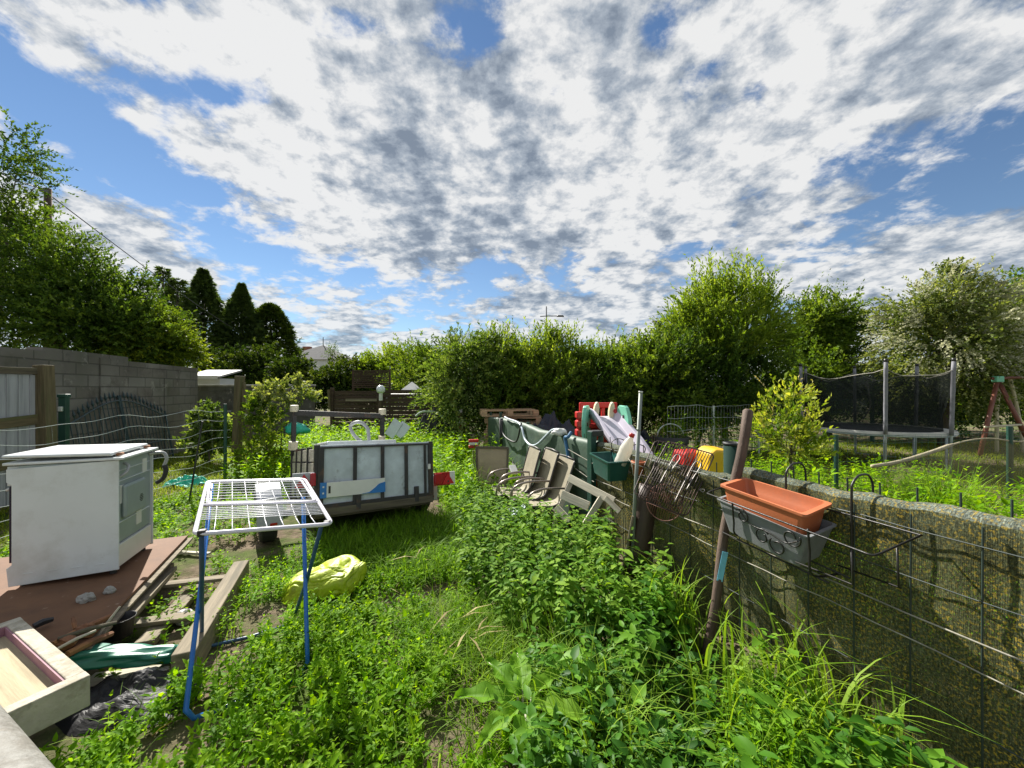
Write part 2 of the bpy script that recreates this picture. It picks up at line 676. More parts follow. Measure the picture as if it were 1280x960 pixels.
def cloud_spot(px, py, rx, ry, amp):
    """a patch of the cloud layer in the direction seen at (px, py), as centre, half sizes, amount"""
    def uv(x, y):
        d = V(((x - CX) / F, 1, max(.01, (CY - y) / F))).normalized()
        return d.x / (d.z + ZOFF), d.y / (d.z + ZOFF)
    u0, v0 = uv(px, py); u1, _ = uv(px + rx, py); _, v1 = uv(px, py - ry)
    return (u0, v0, abs(u1 - u0), abs(v1 - v0), amp)


CLOUD_SHAPE = [cloud_spot(*a) for a in (
    (20, 105, 60, 55, -.22), (100, 172, 80, 50, -.26), (205, 232, 70, 42, -.25), (315, 315, 60, 45, -.18), (60, 225, 70, 60, -.16), (440, 345, 40, 22, -.06),
    (430, 40, 50, 26, -.17), (600, 40, 42, 24, -.11), (690, 112, 30, 22, -.16), (290, 118, 60, 24, -.17), (400, 15, 40, 20, -.1),
    (880, 88, 30, 30, -.08), (935, 25, 50, 22, -.10), (1240, 160, 70, 50, -.17), (1060, 200, 60, 40, -.14), (1110, 15, 45, 20, -.08), (820, 30, 30, 40, -.09),
    (1180, 260, 90, 35, -.07), (850, 312, 60, 16, -.08), (1050, 320, 120, 20, -.05), (830, 365, 60, 20, -.05),
    (550, 200, 130, 95, .20), (440, 130, 90, 60, .10), (680, 285, 150, 50, .13), (800, 200, 110, 60, .06), (520, 300, 90, 40, .08),
    (130, 300, 100, 50, .06), (150, 60, 90, 50, .05), (1150, 60, 90, 45, .07), (300, 210, 60, 30, .05), (720, 60, 60, 40, .04),
)]
make_world()

sl = bpy.data.lights.new('sun', 'SUN'); sl.energy = SUN_STRENGTH; sl.angle = math.radians(.5); sl.color = (1.0, .955, .87)
so_ = bpy.data.objects.new('sun', sl); COL.objects.link(so_)
so_.rotation_mode = 'QUATERNION'; so_.rotation_quaternion = (-SUND).to_track_quat('-Z', 'Y')
so_.location = SUND * 60

cam = bpy.data.cameras.new('camera'); cam.sensor_width = 36; cam.lens = 36 * F / 1280
cam.shift_y = (CY - 480) / 1280.0
cam.clip_start = .05; cam.clip_end = 2000
co = bpy.data.objects.new('camera', cam); COL.objects.link(co)
co.location = (0, 0, H); co.rotation_euler = (math.pi / 2, 0, 0)
SC.camera = co

SC.render.engine = 'CYCLES'
SC.view_settings.view_transform = 'Standard'
try: SC.view_settings.look = 'None'
except Exception: pass
SC.view_settings.exposure = EXPO; SC.view_settings.gamma = 1
cy = SC.cycles
cy.max_bounces = 7; cy.diffuse_bounces = 3; cy.glossy_bounces = 2; cy.transmission_bounces = 3; cy.transparent_max_bounces = 10
cy.caustics_reflective = False; cy.caustics_refractive = False
cy.use_denoising = True
try: cy.denoiser = 'OPENIMAGEDENOISE'
except Exception: pass
cy.sample_clamp_indirect = 4
# ------------------------------------------------------------------ materials for the objects
M_white = mat('white_enamel', (.66, .70, .71), .3, .05, 2, .03, 40, col2=(.43, .44, .40), thr=(.48, .78), scale2=2.6, col3=(.26, .19, .12), thr3=(.66, .78), scale3=6)
M_backplate = mat('grey_steel_backplate', (.34, .40, .40), .45, .1, 4, .05, 60, metal=.3)
M_darkglass = mat('dark_oven_glass', (.02, .015, .04), .12, .1, 2, 0)
M_hose = mat('black_rubber', (.025, .025, .027), .55, .2, 9, .1)
M_hose_grey = mat('grey_plastic_hose', (.36, .37, .37), .4, .12, 9, .05)
M_ply = mat('red_brown_board', (.160, .078, .038), .8, .22, 2.5, .12, 50, lc=True, col2=(.10, .052, .03), thr=(.5, .75), scale2=3, col3=(.4, .3, .22), thr3=(.62, .72), scale3=7)
M_plank = wood('weathered_grey_wood', (.215, .18, .125), .4, col2=(.13, .115, .08))
M_plank_pale = wood('sun_bleached_wood', (.50, .46, .37), .28, col2=(.36, .32, .25))
M_plank_dark = wood('dark_old_wood', (.10, .085, .06), .35, col2=(.14, .13, .08))
M_mosswood = wood('mossy_post_wood', (.125, .10, .055), .4, col2=(.10, .105, .045))
M_pallet = wood('pallet_pine', (.45, .31, .18), .3, col2=(.30, .21, .13))
M_tray = wood('pale_tray_wood', (.40, .34, .22), .25, col2=(.31, .26, .165))
M_tray_rim = mat('flaking_tray_edge', (.40, .365, .29), .8, .25, 8, .5, 40, lc=True, col2=(.30, .27, .2), thr=(.5, .62), scale2=14)
M_tray_in = mat('purple_edge', (.30, .15, .19), .7, .2, 8, .1, lc=True)
M_rail = mat('grey_weathered_rail', (.15, .14, .12), .75, .25, 14, .35, 60, lc=True, col2=(.23, .225, .205), thr=(.45, .62), scale2=24, col3=(.25, .2, .15), thr3=(.6, .75), scale3=9)
M_tarp = mat('green_tarpaulin', (.012, .15, .095), .42, .2, 5, .1, 40, col2=(.03, .22, .15), thr=(.5, .7))
M_tarpnet = mat('turquoise_sheet', (.03, .42, .30), .5, .2, 5, .1)
M_blackplastic = mat('black_plastic_sheet', (.012, .012, .014), .6, .3, 6, .3, 30)
M_bag = mat('lime_yellow_bag', (.36, .45, .012), .5, .12, 5, .2, 45, col2=(.25, .27, .03), thr=(.58, .74), scale2=9)
M_blue = mat('blue_painted_tube', (.015, .135, .46), .3, .12, 9, .03, col2=(.02, .08, .25), thr=(.6, .75))
M_blueold = mat('dull_blue_tube', (.02, .07, .16), .4, .2, 9, .05, col2=(.05, .06, .07), thr=(.5, .7))
M_racktube = mat('white_rack_tube', (.66, .64, .70), .32, .06, 7, .03)
M_rackwire = mat('white_rack_wire', (.70, .70, .74), .35, .06, 7, .02)
M_blackcap = mat('black_plastic', (.02, .02, .022), .45, .2, 6, .05)
M_galv = mat('galvanised_sheet', (.50, .56, .60), .5, .18, 6, .12, 18, metal=.1, col2=(.38, .42, .45), thr=(.45, .7), scale2=4, col3=(.10, .08, .065), thr3=(.56, .72), scale3=5.5, lc=True)
M_rustframe = mat('black_rusty_steel', (.03, .028, .027), .6, .3, 9, .3, 50, lc=True, col2=(.12, .06, .03), thr=(.55, .7), scale2=6)
M_tyre = mat('tyre_rubber', (.022, .022, .022), .8, .25, 12, .4, 60)
M_fender = mat('grey_mudguard', (.36, .38, .42), .5, .1, 4, .08, col2=(.22, .21, .19), thr=(.58, .75))
M_redrefl = mat('red_reflector', (.50, .01, .015), .22, .15, 60, .3, 220)
M_redlamp = mat('red_lamp_lens', (.36, .008, .012), .2, .1, 30, .1)
M_white2 = mat('dull_white_plastic', (.66, .66, .62), .45, .08, 4, .05, col2=(.45, .43, .38), thr=(.6, .78))
M_cream = mat('cream_cap', (.62, .56, .42), .5, .1, 6, .05)
M_concrete = mat('old_concrete', (.34, .33, .30), .9, .2, 5, .5, 40, col2=(.22, .21, .18), thr=(.5, .7))
M_rust = mat('rusty_scrap', (.22, .10, .05), .85, .4, 9, .4, 40, col2=(.33, .16, .06), thr=(.5, .6))
M_greenwire = mat('green_coated_wire', (.03, .12, .08), .45, .2, 6, 0)
M_palewire = mat('pale_zinc_wire', (.55, .60, .58), .4, .15, 6, 0, metal=.3)
M_greenpost = mat('dark_green_post', (.012, .055, .04), .45, .2, 6, .05)
M_iron = mat('dark_blue_green_iron', (.02, .045, .05), .5, .3, 8, .1, col2=(.05, .05, .04), thr=(.55, .7))
M_stone = mat('pale_rubble', (.45, .44, .42), .9, .25, 12, .5, 40)


def blocks_mat(name, col, col2, bw, bh, mortar):
    m, nt, out = newmat(name)
    b = nd(nt, 'ShaderNodeBsdfPrincipled'); b.inputs['Roughness'].default_value = .93
    b.inputs['Specular IOR Level'].default_value = .15
    a = nd(nt, 'ShaderNodeAttribute', attribute_name='lc')
    sp = nt.nodes.new('ShaderNodeSeparateXYZ'); nt.links.new(a.outputs['Vector'], sp.inputs[0])
    cb = nt.nodes.new('ShaderNodeCombineXYZ'); nt.links.new(sp.outputs[0], cb.inputs[0]); nt.links.new(sp.outputs[2], cb.inputs[1])
    br = nd(nt, 'ShaderNodeTexBrick')
    br.inputs['Scale'].default_value = 1.0; br.inputs['Brick Width'].default_value = bw; br.inputs['Row Height'].default_value = bh
    br.inputs['Mortar Size'].default_value = .012; br.inputs['Mortar Smooth'].default_value = .25
    br.inputs['Color1'].default_value = c4(col); br.inputs['Color2'].default_value = c4(col2); br.inputs['Mortar'].default_value = c4(mortar)
    br.inputs['Bias'].default_value = -.1
    nt.links.new(cb.outputs[0], br.inputs['Vector'])
    n1 = ramp(nt, noise(nt, a.outputs['Vector'], 2.2, 8, .7), [(.3, (.45, .43, .41)), (.7, (1.35, 1.32, 1.28))]).outputs[0]
    c = mixc(nt, 1.0, br.outputs[0], n1, 'MULTIPLY')
    f = ramp(nt, noise(nt, a.outputs['Vector'], 1.1, 8, .65), [(.46, (0, 0, 0)), (.68, (.85, .85, .85))]).outputs[0]
    c = mixc(nt, f, c, c4((.062, .064, .042)))
    f = ramp(nt, noise(nt, a.outputs['Vector'], 3.3, 9, .7), [(.58, (0, 0, 0)), (.66, (.7, .7, .7))]).outputs[0]
    c = mixc(nt, f, c, c4((.33, .31, .27)))
    nt.links.new(c, b.inputs['Base Color'])
    bp = nd(nt, 'ShaderNodeBump'); bp.inputs['Strength'].default_value = .7; bp.inputs['Distance'].default_value = .015
    h = mixc(nt, .35, br.outputs[1], noise(nt, a.outputs['Vector'], 45, 5))
    iv = nt.nodes.new('ShaderNodeInvert'); nt.links.new(h, iv.inputs[1])
    nt.links.new(iv.outputs[0], bp.inputs['Height']); nt.links.new(bp.outputs[0], b.inputs['Normal'])
    nt.links.new(b.outputs[0], out.inputs[0])
    return m


M_blocks = blocks_mat('grey_concrete_blocks', (.235, .225, .21), (.17, .155, .14), .50, .20, (.13, .125, .115))
M_blocks_dark = blocks_mat('dark_rendered_wall', (.12, .125, .115), (.10, .10, .09), .6, .3, (.11, .11, .10))

# ------------------------------------------------------------------ ground
def ground_mat():
    m, nt, out = newmat('soil_and_turf')
    b = nd(nt, 'ShaderNodeBsdfPrincipled'); b.inputs['Roughness'].default_value = .95; b.inputs['Specular IOR Level'].default_value = .1
    v = coords(nt)
    soil = ramp(nt, noise(nt, v, 9, 8, .7), [(.3, (.085, .062, .040)), (.7, (.24, .19, .135))]).outputs[0]
    turf = ramp(nt, noise(nt, v, 14, 6, .7), [(.3, (.035, .06, .012)), (.7, (.105, .15, .032))]).outputs[0]
    f = ramp(nt, noise(nt, v, 1.4, 6, .6), [(.43, (0, 0, 0)), (.58, (1, 1, 1))]).outputs[0]
    nt.links.new(mixc(nt, f, soil, turf), b.inputs['Base Color'])
    bp = nd(nt, 'ShaderNodeBump'); bp.inputs['Strength'].default_value = .8; bp.inputs['Distance'].default_value = .03
    nt.links.new(noise(nt, v, 22, 8, .7), bp.inputs['Height']); nt.links.new(bp.outputs[0], b.inputs['Normal'])
    nt.links.new(b.outputs[0], out.inputs[0])
    return m


M_ground = ground_mat()


def make_ground():
    bm = NB()
    xs = [-900, -300, -100, -40, -20] + [i * .25 for i in range(-48, 49)] + [20, 40, 100, 300, 900]
    ys = [-20, -5, -1] + [i * .25 for i in range(0, 49)] + [16, 24, 40, 100, 300, 1200]
    X, Y = np.meshgrid(np.array(xs), np.array(ys))
    Z = ground_z(X, Y)
    rows = []
    for j in range(len(ys)):
        rows.append([bm.verts.new((xs[i], ys[j], float(Z[j, i]) if abs(xs[i]) < 15 and -2 < ys[j] < 14 else 0)) for i in range(len(xs))])
    for j in range(len(ys) - 1):
        for i in range(len(xs) - 1):
            bm.faces.new((rows[j][i], rows[j][i + 1], rows[j + 1][i + 1], rows[j + 1][i]))
    struct('ground', bm, M_ground, smooth=True)


make_ground()

# ------------------------------------------------------------------ cooker on its board
def make_cooker():
    N = V((-2.77, 2.71, 0)); th = math.radians(22)
    back = V((-math.sin(th), math.cos(th), 0)); side = V((-math.cos(th), -math.sin(th), 0))
    z0, z1 = .262, 1.085
    DS, DB = .56, .50
    M = Matrix.Translation(N) @ Matrix((side, back, ZUP)).transposed().to_4x4()   # local x along the side, y along the back
    t = thing('cooker', 'white gas cooker with closed lid and grey back panel standing on a red brown board', 'cooker', M=M @ Matrix.Translation((.28, .25, z0)))
    def L(x, y, z): return M @ V((x, y, z))
    def lbox(bm, x0, x1, y0, y1, za, zb): box(bm, L((x0 + x1) / 2, (y0 + y1) / 2, (za + zb) / 2), (x1 - x0, y1 - y0, zb - za), M.to_3x3())
    # carcass behind the side sheets
    bm = NB(); lbox(bm, .03, DS - .05, .012, DB - .012, z0 + .045, z1 - .035); obj('body', bm, M_backplate, t, bevel=.004)
    for y0 in (0.0, DB - .012):
        bm = NB()
        prof = [(.0, z0 + .02), (DS - .01, z0 + .0), (DS, z0 + .12), (DS - .025, z0 + .14), (DS - .025, z1 - .16), (DS, z1 - .14), (DS, z1 - .055), (.0, z1 - .032)]
        loft(bm, [[L(x, y0, z) for x, z in prof], [L(x, y0 + .012, z) for x, z in prof]])
        p = obj('side_panel', bm, M_white, t, bevel=.003)
        if y0 == 0:
            for k in range(4):
                bm = NB(); box(bm, L(.10 + .12 * k, -.0005, z0 + .075), (.05, .004, .006), M.to_3x3())
                obj('pressed_slot', bm, M_white, p, bevel=.001)
    # front (far left): door and control strip
    bm = NB(); lbox(bm, DS - .05, DS - .004, .016, DB - .016, z0 + .15, z1 - .17); d = obj('oven_door', bm, M_darkglass, t, bevel=.004)
    bm = NB(); tube(bm, [L(DS + .03, .06, z1 - .2), L(DS + .03, DB - .06, z1 - .2)], .009); obj('handle', bm, M_white2, d, smooth=True)
    bm = NB(); lbox(bm, DS - .05, DS + .004, .016, DB - .016, z1 - .165, z1 - .04); obj('control_panel', bm, M_white, t, bevel=.004)
    # back: recessed plate, embossed box, vent, lower strip
    bm = NB(); lbox(bm, .018, .034, .013, DB - .013, z0 + .20, z1 - .04); bp = obj('back_plate', bm, M_backplate, t, bevel=.002)
    bm = NB(); lbox(bm, -.012, .02, .07, .36, z0 + .36, z0 + .60); obj('embossed_cover', bm, M_backplate, bp, bevel=.02)
    bm = NB()
    for a in range(5):
        for b2 in range(5):
            if (a - 2) ** 2 + (b2 - 2) ** 2 < 6:
                lbox(bm, -.0135, -.011, .255 + a * .011, .262 + a * .011, z0 + .43 + b2 * .012, z0 + .437 + b2 * .012)
    obj('vent', bm, M_blackcap, bp)
    for zz in (z0 + .335, z0 + .63, z0 + .705):
        bm = NB(); lbox(bm, .012, .02, .02, DB - .03, zz, zz + .007); obj('pressed_rib', bm, M_white, bp, bevel=.002)
    for (ya, yb, za, zb) in ((.05, .10, .47, .60), (.27, .345, .25, .36), (.36, .43, .63, .74)):
        bm = NB(); lbox(bm, .0135, .0185, ya, yb, z0 + za, z0 + zb); obj('paper_label', bm, M_white2, bp)
    bm = NB(); lbox(bm, .008, .03, .014, DB - .014, z0 + .03, z0 + .185); obj('lower_strip', bm, M_white2, t, bevel=.004)
    bm = NB(); tube(bm, spline([L(.015, .03, z1 - .16), L(-.02, .05, z1 - .13), L(-.02, .08, z1 - .09), L(.01, .1, z1 - .07)]), .010); obj('gas_pipe', bm, M_hose_grey, t, smooth=True)
    # top and closed lid
    bm = NB()
    top = [(-.03, -.012), (DS + .012, -.012), (DS + .012, DB + .012), (-.03, DB + .012)]
    loft(bm, [[L(x, y, z1 - .03) for x, y in top], [L(x, y, z1 - .012) for x, y in top]]); obj('hob_rim', bm, M_white, t, bevel=.005)
    bm = NB()
    ld = [(.035, -.008), (DS + .02, -.008), (DS + .02, DB + .008), (.035, DB + .008)]
    loft(bm, [[L(x, y, z1 - .002 + .02 * (x / DS)) for x, y in ld], [L(x, y, z1 + .024 + .014 * (x / DS)) for x, y in ld]]); lid = obj('lid', bm, M_white, t, bevel=.010)
    for y in (.06, DB - .06):
        bm = NB(); tube(bm, [L(.018, y - .03, z1 + .004), L(.018, y + .03, z1 + .004)], .011); obj('hinge', bm, M_rust, lid, smooth=True)
    bm = NB()
    tube(bm, spline([L(.02, DB - .03, z1 - .06), L(-.05, DB + .02, z1 - .06), L(-.075, DB + .03, z1 - .11), L(-.06, DB + .03, z1 - .17)]), .013); obj('gas_tap', bm, M_hose_grey, t, smooth=True)
    bm = NB()
    tube(bm, spline([L(-.06, DB + .03, z1 - .165), L(-.068, DB + .035, z1 - .22), L(-.05, DB + .03, z1 - .28), L(-.01, DB + .02, z1 - .31)]), .017); obj('gas_hose', bm, M_hose, t, smooth=True)
    for x, y in ((.05, .05), (DS - .06, .05), (.05, DB - .05), (DS - .06, DB - .05)):
        bm = NB(); lathe(bm, [(.02, z0 - .015), (.016, z0 + .05)], n=10, M=M @ Matrix.Translation((x, y, 0))); obj('foot', bm, M_blackcap, t)


make_cooker()
BA, BB, BC, BD = V((-2.88, 3.42, .255)), V((-2.26, 2.02, .205)), V((-3.55, 1.5, .235)), V((-4.15, 2.85, .262))
EXCL.append([BA, BB, BC, BD])
def board_z(x, y):
    # plane through three corners
    n = (BB - BA).cross(BD - BA); return BA.z - (n.x * (x - BA.x) + n.y * (y - BA.y)) / n.z
_c = V((-3.2, 2.4, .22))
bm = NB(); slab(bm, [BA, BD, BC, BB], .018); single('plywood_board', bm, M_ply, 'red brown board lying in the weeds under the white cooker', 'board', _c, bevel=.002)
bm = NB(); dn = V((.03, .02, -.024)); slab(bm, [p + dn for p in (BA, BD, BC, BB)], .016)
single('plywood_board', bm, M_plank, 'grey edged second sheet directly underneath the red brown board of the cooker', 'board', _c, bevel=.002)
for (a, b, lab) in ((V((-3.05, 2.95, 0)), V((-3.95, 2.55, 0)), 'short timber under the back of the red brown board'), (V((-2.62, 2.1, 0)), V((-3.5, 1.75, 0)), 'short timber under the front of the red brown board')):
    bm = NB(); bar(bm, a + V((0, 0, .08)), b + V((0, 0, .08)), .1, .15); single('timber', bm, M_plank_dark, lab, 'timber', (a + b) / 2, bevel=.005)
bm = NB(); bar(bm, G(213, 711, .13), G(146, 785, .13), .085, .03); bar(bm, G(213, 711, .06), G(146, 785, .06), .05, .10)
single('timber', bm, M_plank, 'grey plank on edge lying along the right side of the red brown board', 'timber', G(180, 745, 0), bevel=.003)

# ------------------------------------------------------------------ upturned pallet
t = thing('broken_pallet', 'broken grey wooden pallet lying in the grass beside the drying rack', 'pallet', G(240, 770, 0))
bm = NB(); bar(bm, V((-1.735, 2.03, .085)), V((-2.20, 3.13, .085)), .105, .15); obj('stringer', bm, M_plank, t, bevel=.006)
bm = NB(); bar(bm, G(247, 733, .03), G(180, 806, .03), .10, .04); obj('stringer', bm, M_plank, t, bevel=.004)
bm = NB(); bar(bm, G(204, 731, .10), G(282, 722, .10), .07, .025); obj('deck_board', bm, M_plank, t, bevel=.003)
bm = NB(); bar(bm, G(165, 779, .08), G(250, 769, .06), .08, .025); obj('deck_board', bm, M_plank, t, bevel=.003)
bm = NB(); bar(bm, G(112, 850, .03), G(222, 836, .03), .07, .03); obj('deck_board', bm, M_plank_pale, t, bevel=.003)
bm = NB(); bar(bm, V((-1.90, 2.09, .03)), V((-1.69, 2.04, .03)), .09, .055); obj('block', bm, M_plank_dark, t, bevel=.004)
bm = NB(); bar(bm, G(218, 690, .02), G(262, 692, .02), .035, .02); single('stick', bm, M_plank_pale, 'short pale stick lying in the grass behind the pallet', 'stick', G(240, 691))

# rolled tarpaulin
def roll(a, b, r, n, amp):
    bm = NB()
    loops = []
    ax = (b - a).normalized(); s = ax.cross(ZUP).normalized(); u = s.cross(ax)
    for i in range(n + 1):
        t = i / n; c = a.lerp(b, t) + V((0, 0, .015 * math.sin(t * 5)))
        lp = []
        for k in range(28):
            an = 2 * math.pi * k / 28
            rr = r * (1.0 - .35 * t) * (1 + amp * math.sin(an * 5 + t * 6) + amp * .8 * math.sin(an * 9 - t * 9) + .12 * mnoise.noise(V((an * 2, t * 5, 3))))
            lp.append(c + s * math.cos(an) * rr * 1.25 + u * math.sin(an) * rr * .75)
        loops.append(lp)
    loft(bm, loops)
    return bm


single('tarpaulin', roll(V((-2.33, 1.98, .13)), V((-1.84, 2.10, .13)), .060, 40, .20), M_tarp, 'folded dark green tarpaulin lying across the near end of the broken pallet', 'tarpaulin', V((-2.1, 2.05, .05)), smooth=True)

# wooden tray
def make_tray():
    Rr, B = V((-1.775, 1.62, .35)), V((-2.60, 2.035, .35))
    e = (B - Rr); Lx = e.length; e.normalize(); f = V((-e.y, e.x, 0)); f = f if f.y < 0 else -f
    Wd = .62
    t = thing('wooden_tray', 'upside down pale wooden drawer with a purple lined rim beside the grey handrail', 'tray', (Rr + B) / 2 + f * .3 - V((0, 0, .35)))
    rot = Matrix((e, f, e.cross(f))).transposed()
    up = 1 if rot.col[2].z > 0 else -1
    def C(x, y, z): return Rr + e * x + f * y + V((0, 0, z))
    def lb(x0, x1, y0, y1, z0, z1, m, nm, bv=.004):
        bm = NB(); box(bm, C((x0 + x1) / 2, (y0 + y1) / 2, (z0 + z1) / 2), (x1 - x0, y1 - y0, z1 - z0), rot); return obj(nm, bm, m, t, bevel=bv)
    w = .055
    lb(0, w, 0, Wd, -.13, 0, M_tray_rim, 'side_board'); lb(Lx - w, Lx, 0, Wd, -.13, 0, M_tray_rim, 'side_board')
    lb(w + .001, Lx - w - .001, 0, w, -.13, -.002, M_tray_rim, 'side_board'); lb(w + .001, Lx - w - .001, Wd - w, Wd, -.13, -.002, M_tray_rim, 'side_board')
    lb(w - .002, Lx - w + .002, w - .002, Wd - w + .002, -.075, -.05, M_tray, 'bottom_panel', 0)
    lb(w, w + .006, w, Wd - w, -.05, -.006, M_tray_in, 'inner_edging', 0); lb(w, Lx - w, w + .0005, w + .0065, -.05, -.008, M_tray_in, 'inner_edging', 0)
    lb(Lx - w - .006, Lx - w, w + .007, Wd - w, -.05, -.006, M_tray_in, 'inner_edging', 0)
    EXCL.append([C(0, 0, 0), C(Lx, 0, 0), C(Lx, Wd, 0), C(0, Wd, 0)])
    bm = NB(); box(bm, C(Lx * .55, Wd * .55, -.13 - .112), (.5, .2, .215), rot); single('concrete_block', bm, M_concrete, 'hollow looking concrete block hidden beneath the pale wooden drawer', 'block', C(Lx * .55, Wd * .55, -.35), bevel=.008)


make_tray()
# handrail in the near corner
a, b = V((-1.52, 1.03, .845)), V((-.55, .555, .845)); n_ = V((-.43, -.88, 0)).normalized()
t = thing('handrail', 'thick weathered grey handrail crossing the near left corner', 'handrail', (-1.0, .75, 0))
bm = NB(); tube(bm, [(a + n_ * .07).lerp(b + n_ * .07, i / 12) for i in range(13)], .078, 28); obj('rail', bm, M_rail, t, smooth=True)
bm = NB(); tube(bm, [V((-1.45, .92, 0)), V((-1.45, .92, .80))], .05, 12); obj('post', bm, M_rail, t, smooth=True)

# black plastic heap, rubble, scrap
def heap(c, rx, ry, h, n, seed, crease=.5):
    bm = NB()
    def f(u, v):
        an = u * 2 * math.pi; r = v
        p = V((math.cos(an) * r * rx, math.sin(an) * r * ry, 0))
        k = mnoise.fractal(V((p.x * 5 + seed, p.y * 5, seed)), 1, 2, 5)
        edge = 1 + .25 * mnoise.noise(V((math.cos(an) * 2 + seed, math.sin(an) * 2, 1)))
        return V(c) + V((p.x * edge, p.y * edge, h * (1 - r * r) * (1 + crease * k) - .02 * r))
    grid(bm, f, n, n // 2)
    bmesh.ops.remove_doubles(bm, verts=bm.verts[:], dist=1e-4)
    return bm


hp = G(165, 868)
single('plastic_sheet', heap(hp, .33, .21, .08, 56, 3.1, .9), M_blackplastic, 'crumpled black plastic sheet on the ground beside the pale wooden drawer', 'plastic sheet', hp)
def rock(bm, c, r, seed):
    g = bmesh.ops.create_icosphere(bm, subdivisions=3, radius=1)
    for v in g['verts']:
        k = 1 + .42 * mnoise.noise(v.co * 1.3 + V((seed, 0, 0))) + .22 * mnoise.noise(v.co * 3.6 + V((seed, 3, 0)))
        v.co = V(c) + V((v.co.x * r[0] * k, v.co.y * r[1] * k, v.co.z * r[2] * k))
for i, (px, py, r, lab) in enumerate(((187, 858, .055, 'pale lump of rubble at the edge of the black plastic sheet'), (203, 851, .04, 'smaller pale lump of rubble at the edge of the black plastic sheet'), (233, 777, .05, 'crumpled white lump lying between the pallet boards'),
                               (108, 752, .035, 'grey stone on the near edge of the red brown board'), (137, 741, .026, 'second smaller grey stone on the near edge of the red brown board'))):
    z = board_z(*G(px, py, .22).xy) if i > 2 else 0
    p = G(px, py, z)
    bm = NB(); rock(bm, p + V((0, 0, r * .6)), (r * 1.1, r, r * 1.0), i * 3.3)
    single('rubble', bm, M_stone if i < 3 else M_concrete, lab, 'rubble', p)
for i, (p0, p1, r, m_, lab) in enumerate(((G(66, 806, .24), G(138, 770, .235), .016, M_rust, 'rusty bar in the scrap heap beside the red brown board'), (G(72, 799, .26), G(146, 778, .25), .011, M_plank_dark, 'dark stick on top of the scrap heap beside the red brown board'),
                                   (G(84, 818, .2), G(140, 792, .18), .018, M_rust, 'short rusty bar lowest in the scrap heap beside the red brown board'), (G(118, 802, .16), G(150, 758, .30), .006, M_plank_pale, 'thin pale cane standing in the scrap heap'),
                                   (G(94, 786, .23), G(91, 772, .27), .009, M_rust, 'upright rusty stub on the edge of the red brown board'), (G(42, 783, .25), G(66, 774, .25), .016, M_blackcap, 'short black pipe lying on the red brown board by the drawer'),
                                   (G(70, 812, .25), G(120, 788, .27), .007, M_plank_pale, 'short pale twig among the rusty scrap bars'))):
    bm = NB(); tube(bm, [p0, p0.lerp(p1, .5) + V((0, 0, .006)), p1], [r, r * 1.15, r * .8], 7); single('scrap_bar', bm, m_, lab, 'scrap', (p0 + p1) / 2)
for i, (px, py, rr, lab) in enumerate(((82, 806, .035, 'orange rusty crumpled scrap beside the drawer'), (108, 792, .035, 'dark rusty crumpled scrap under the sticks'))):
    p = G(px, py, .22); bm = NB(); rock(bm, p + V((0, 0, rr * .5)), (rr * 1.5, rr, rr), i * 5.1 + 2); single('scrap_metal', bm, M_rust, lab, 'scrap', p)
p = G(150, 795, .08); bm = NB(); lathe(bm, [(.055, 0), (.07, .11), (.074, .11), (.068, .105), (.053, .01)], p, 18, cap1=True)
single('flower_pot', bm, M_blackcap, 'small black plant pot lying among the scrap by the pallet', 'pot', p, smooth=True)

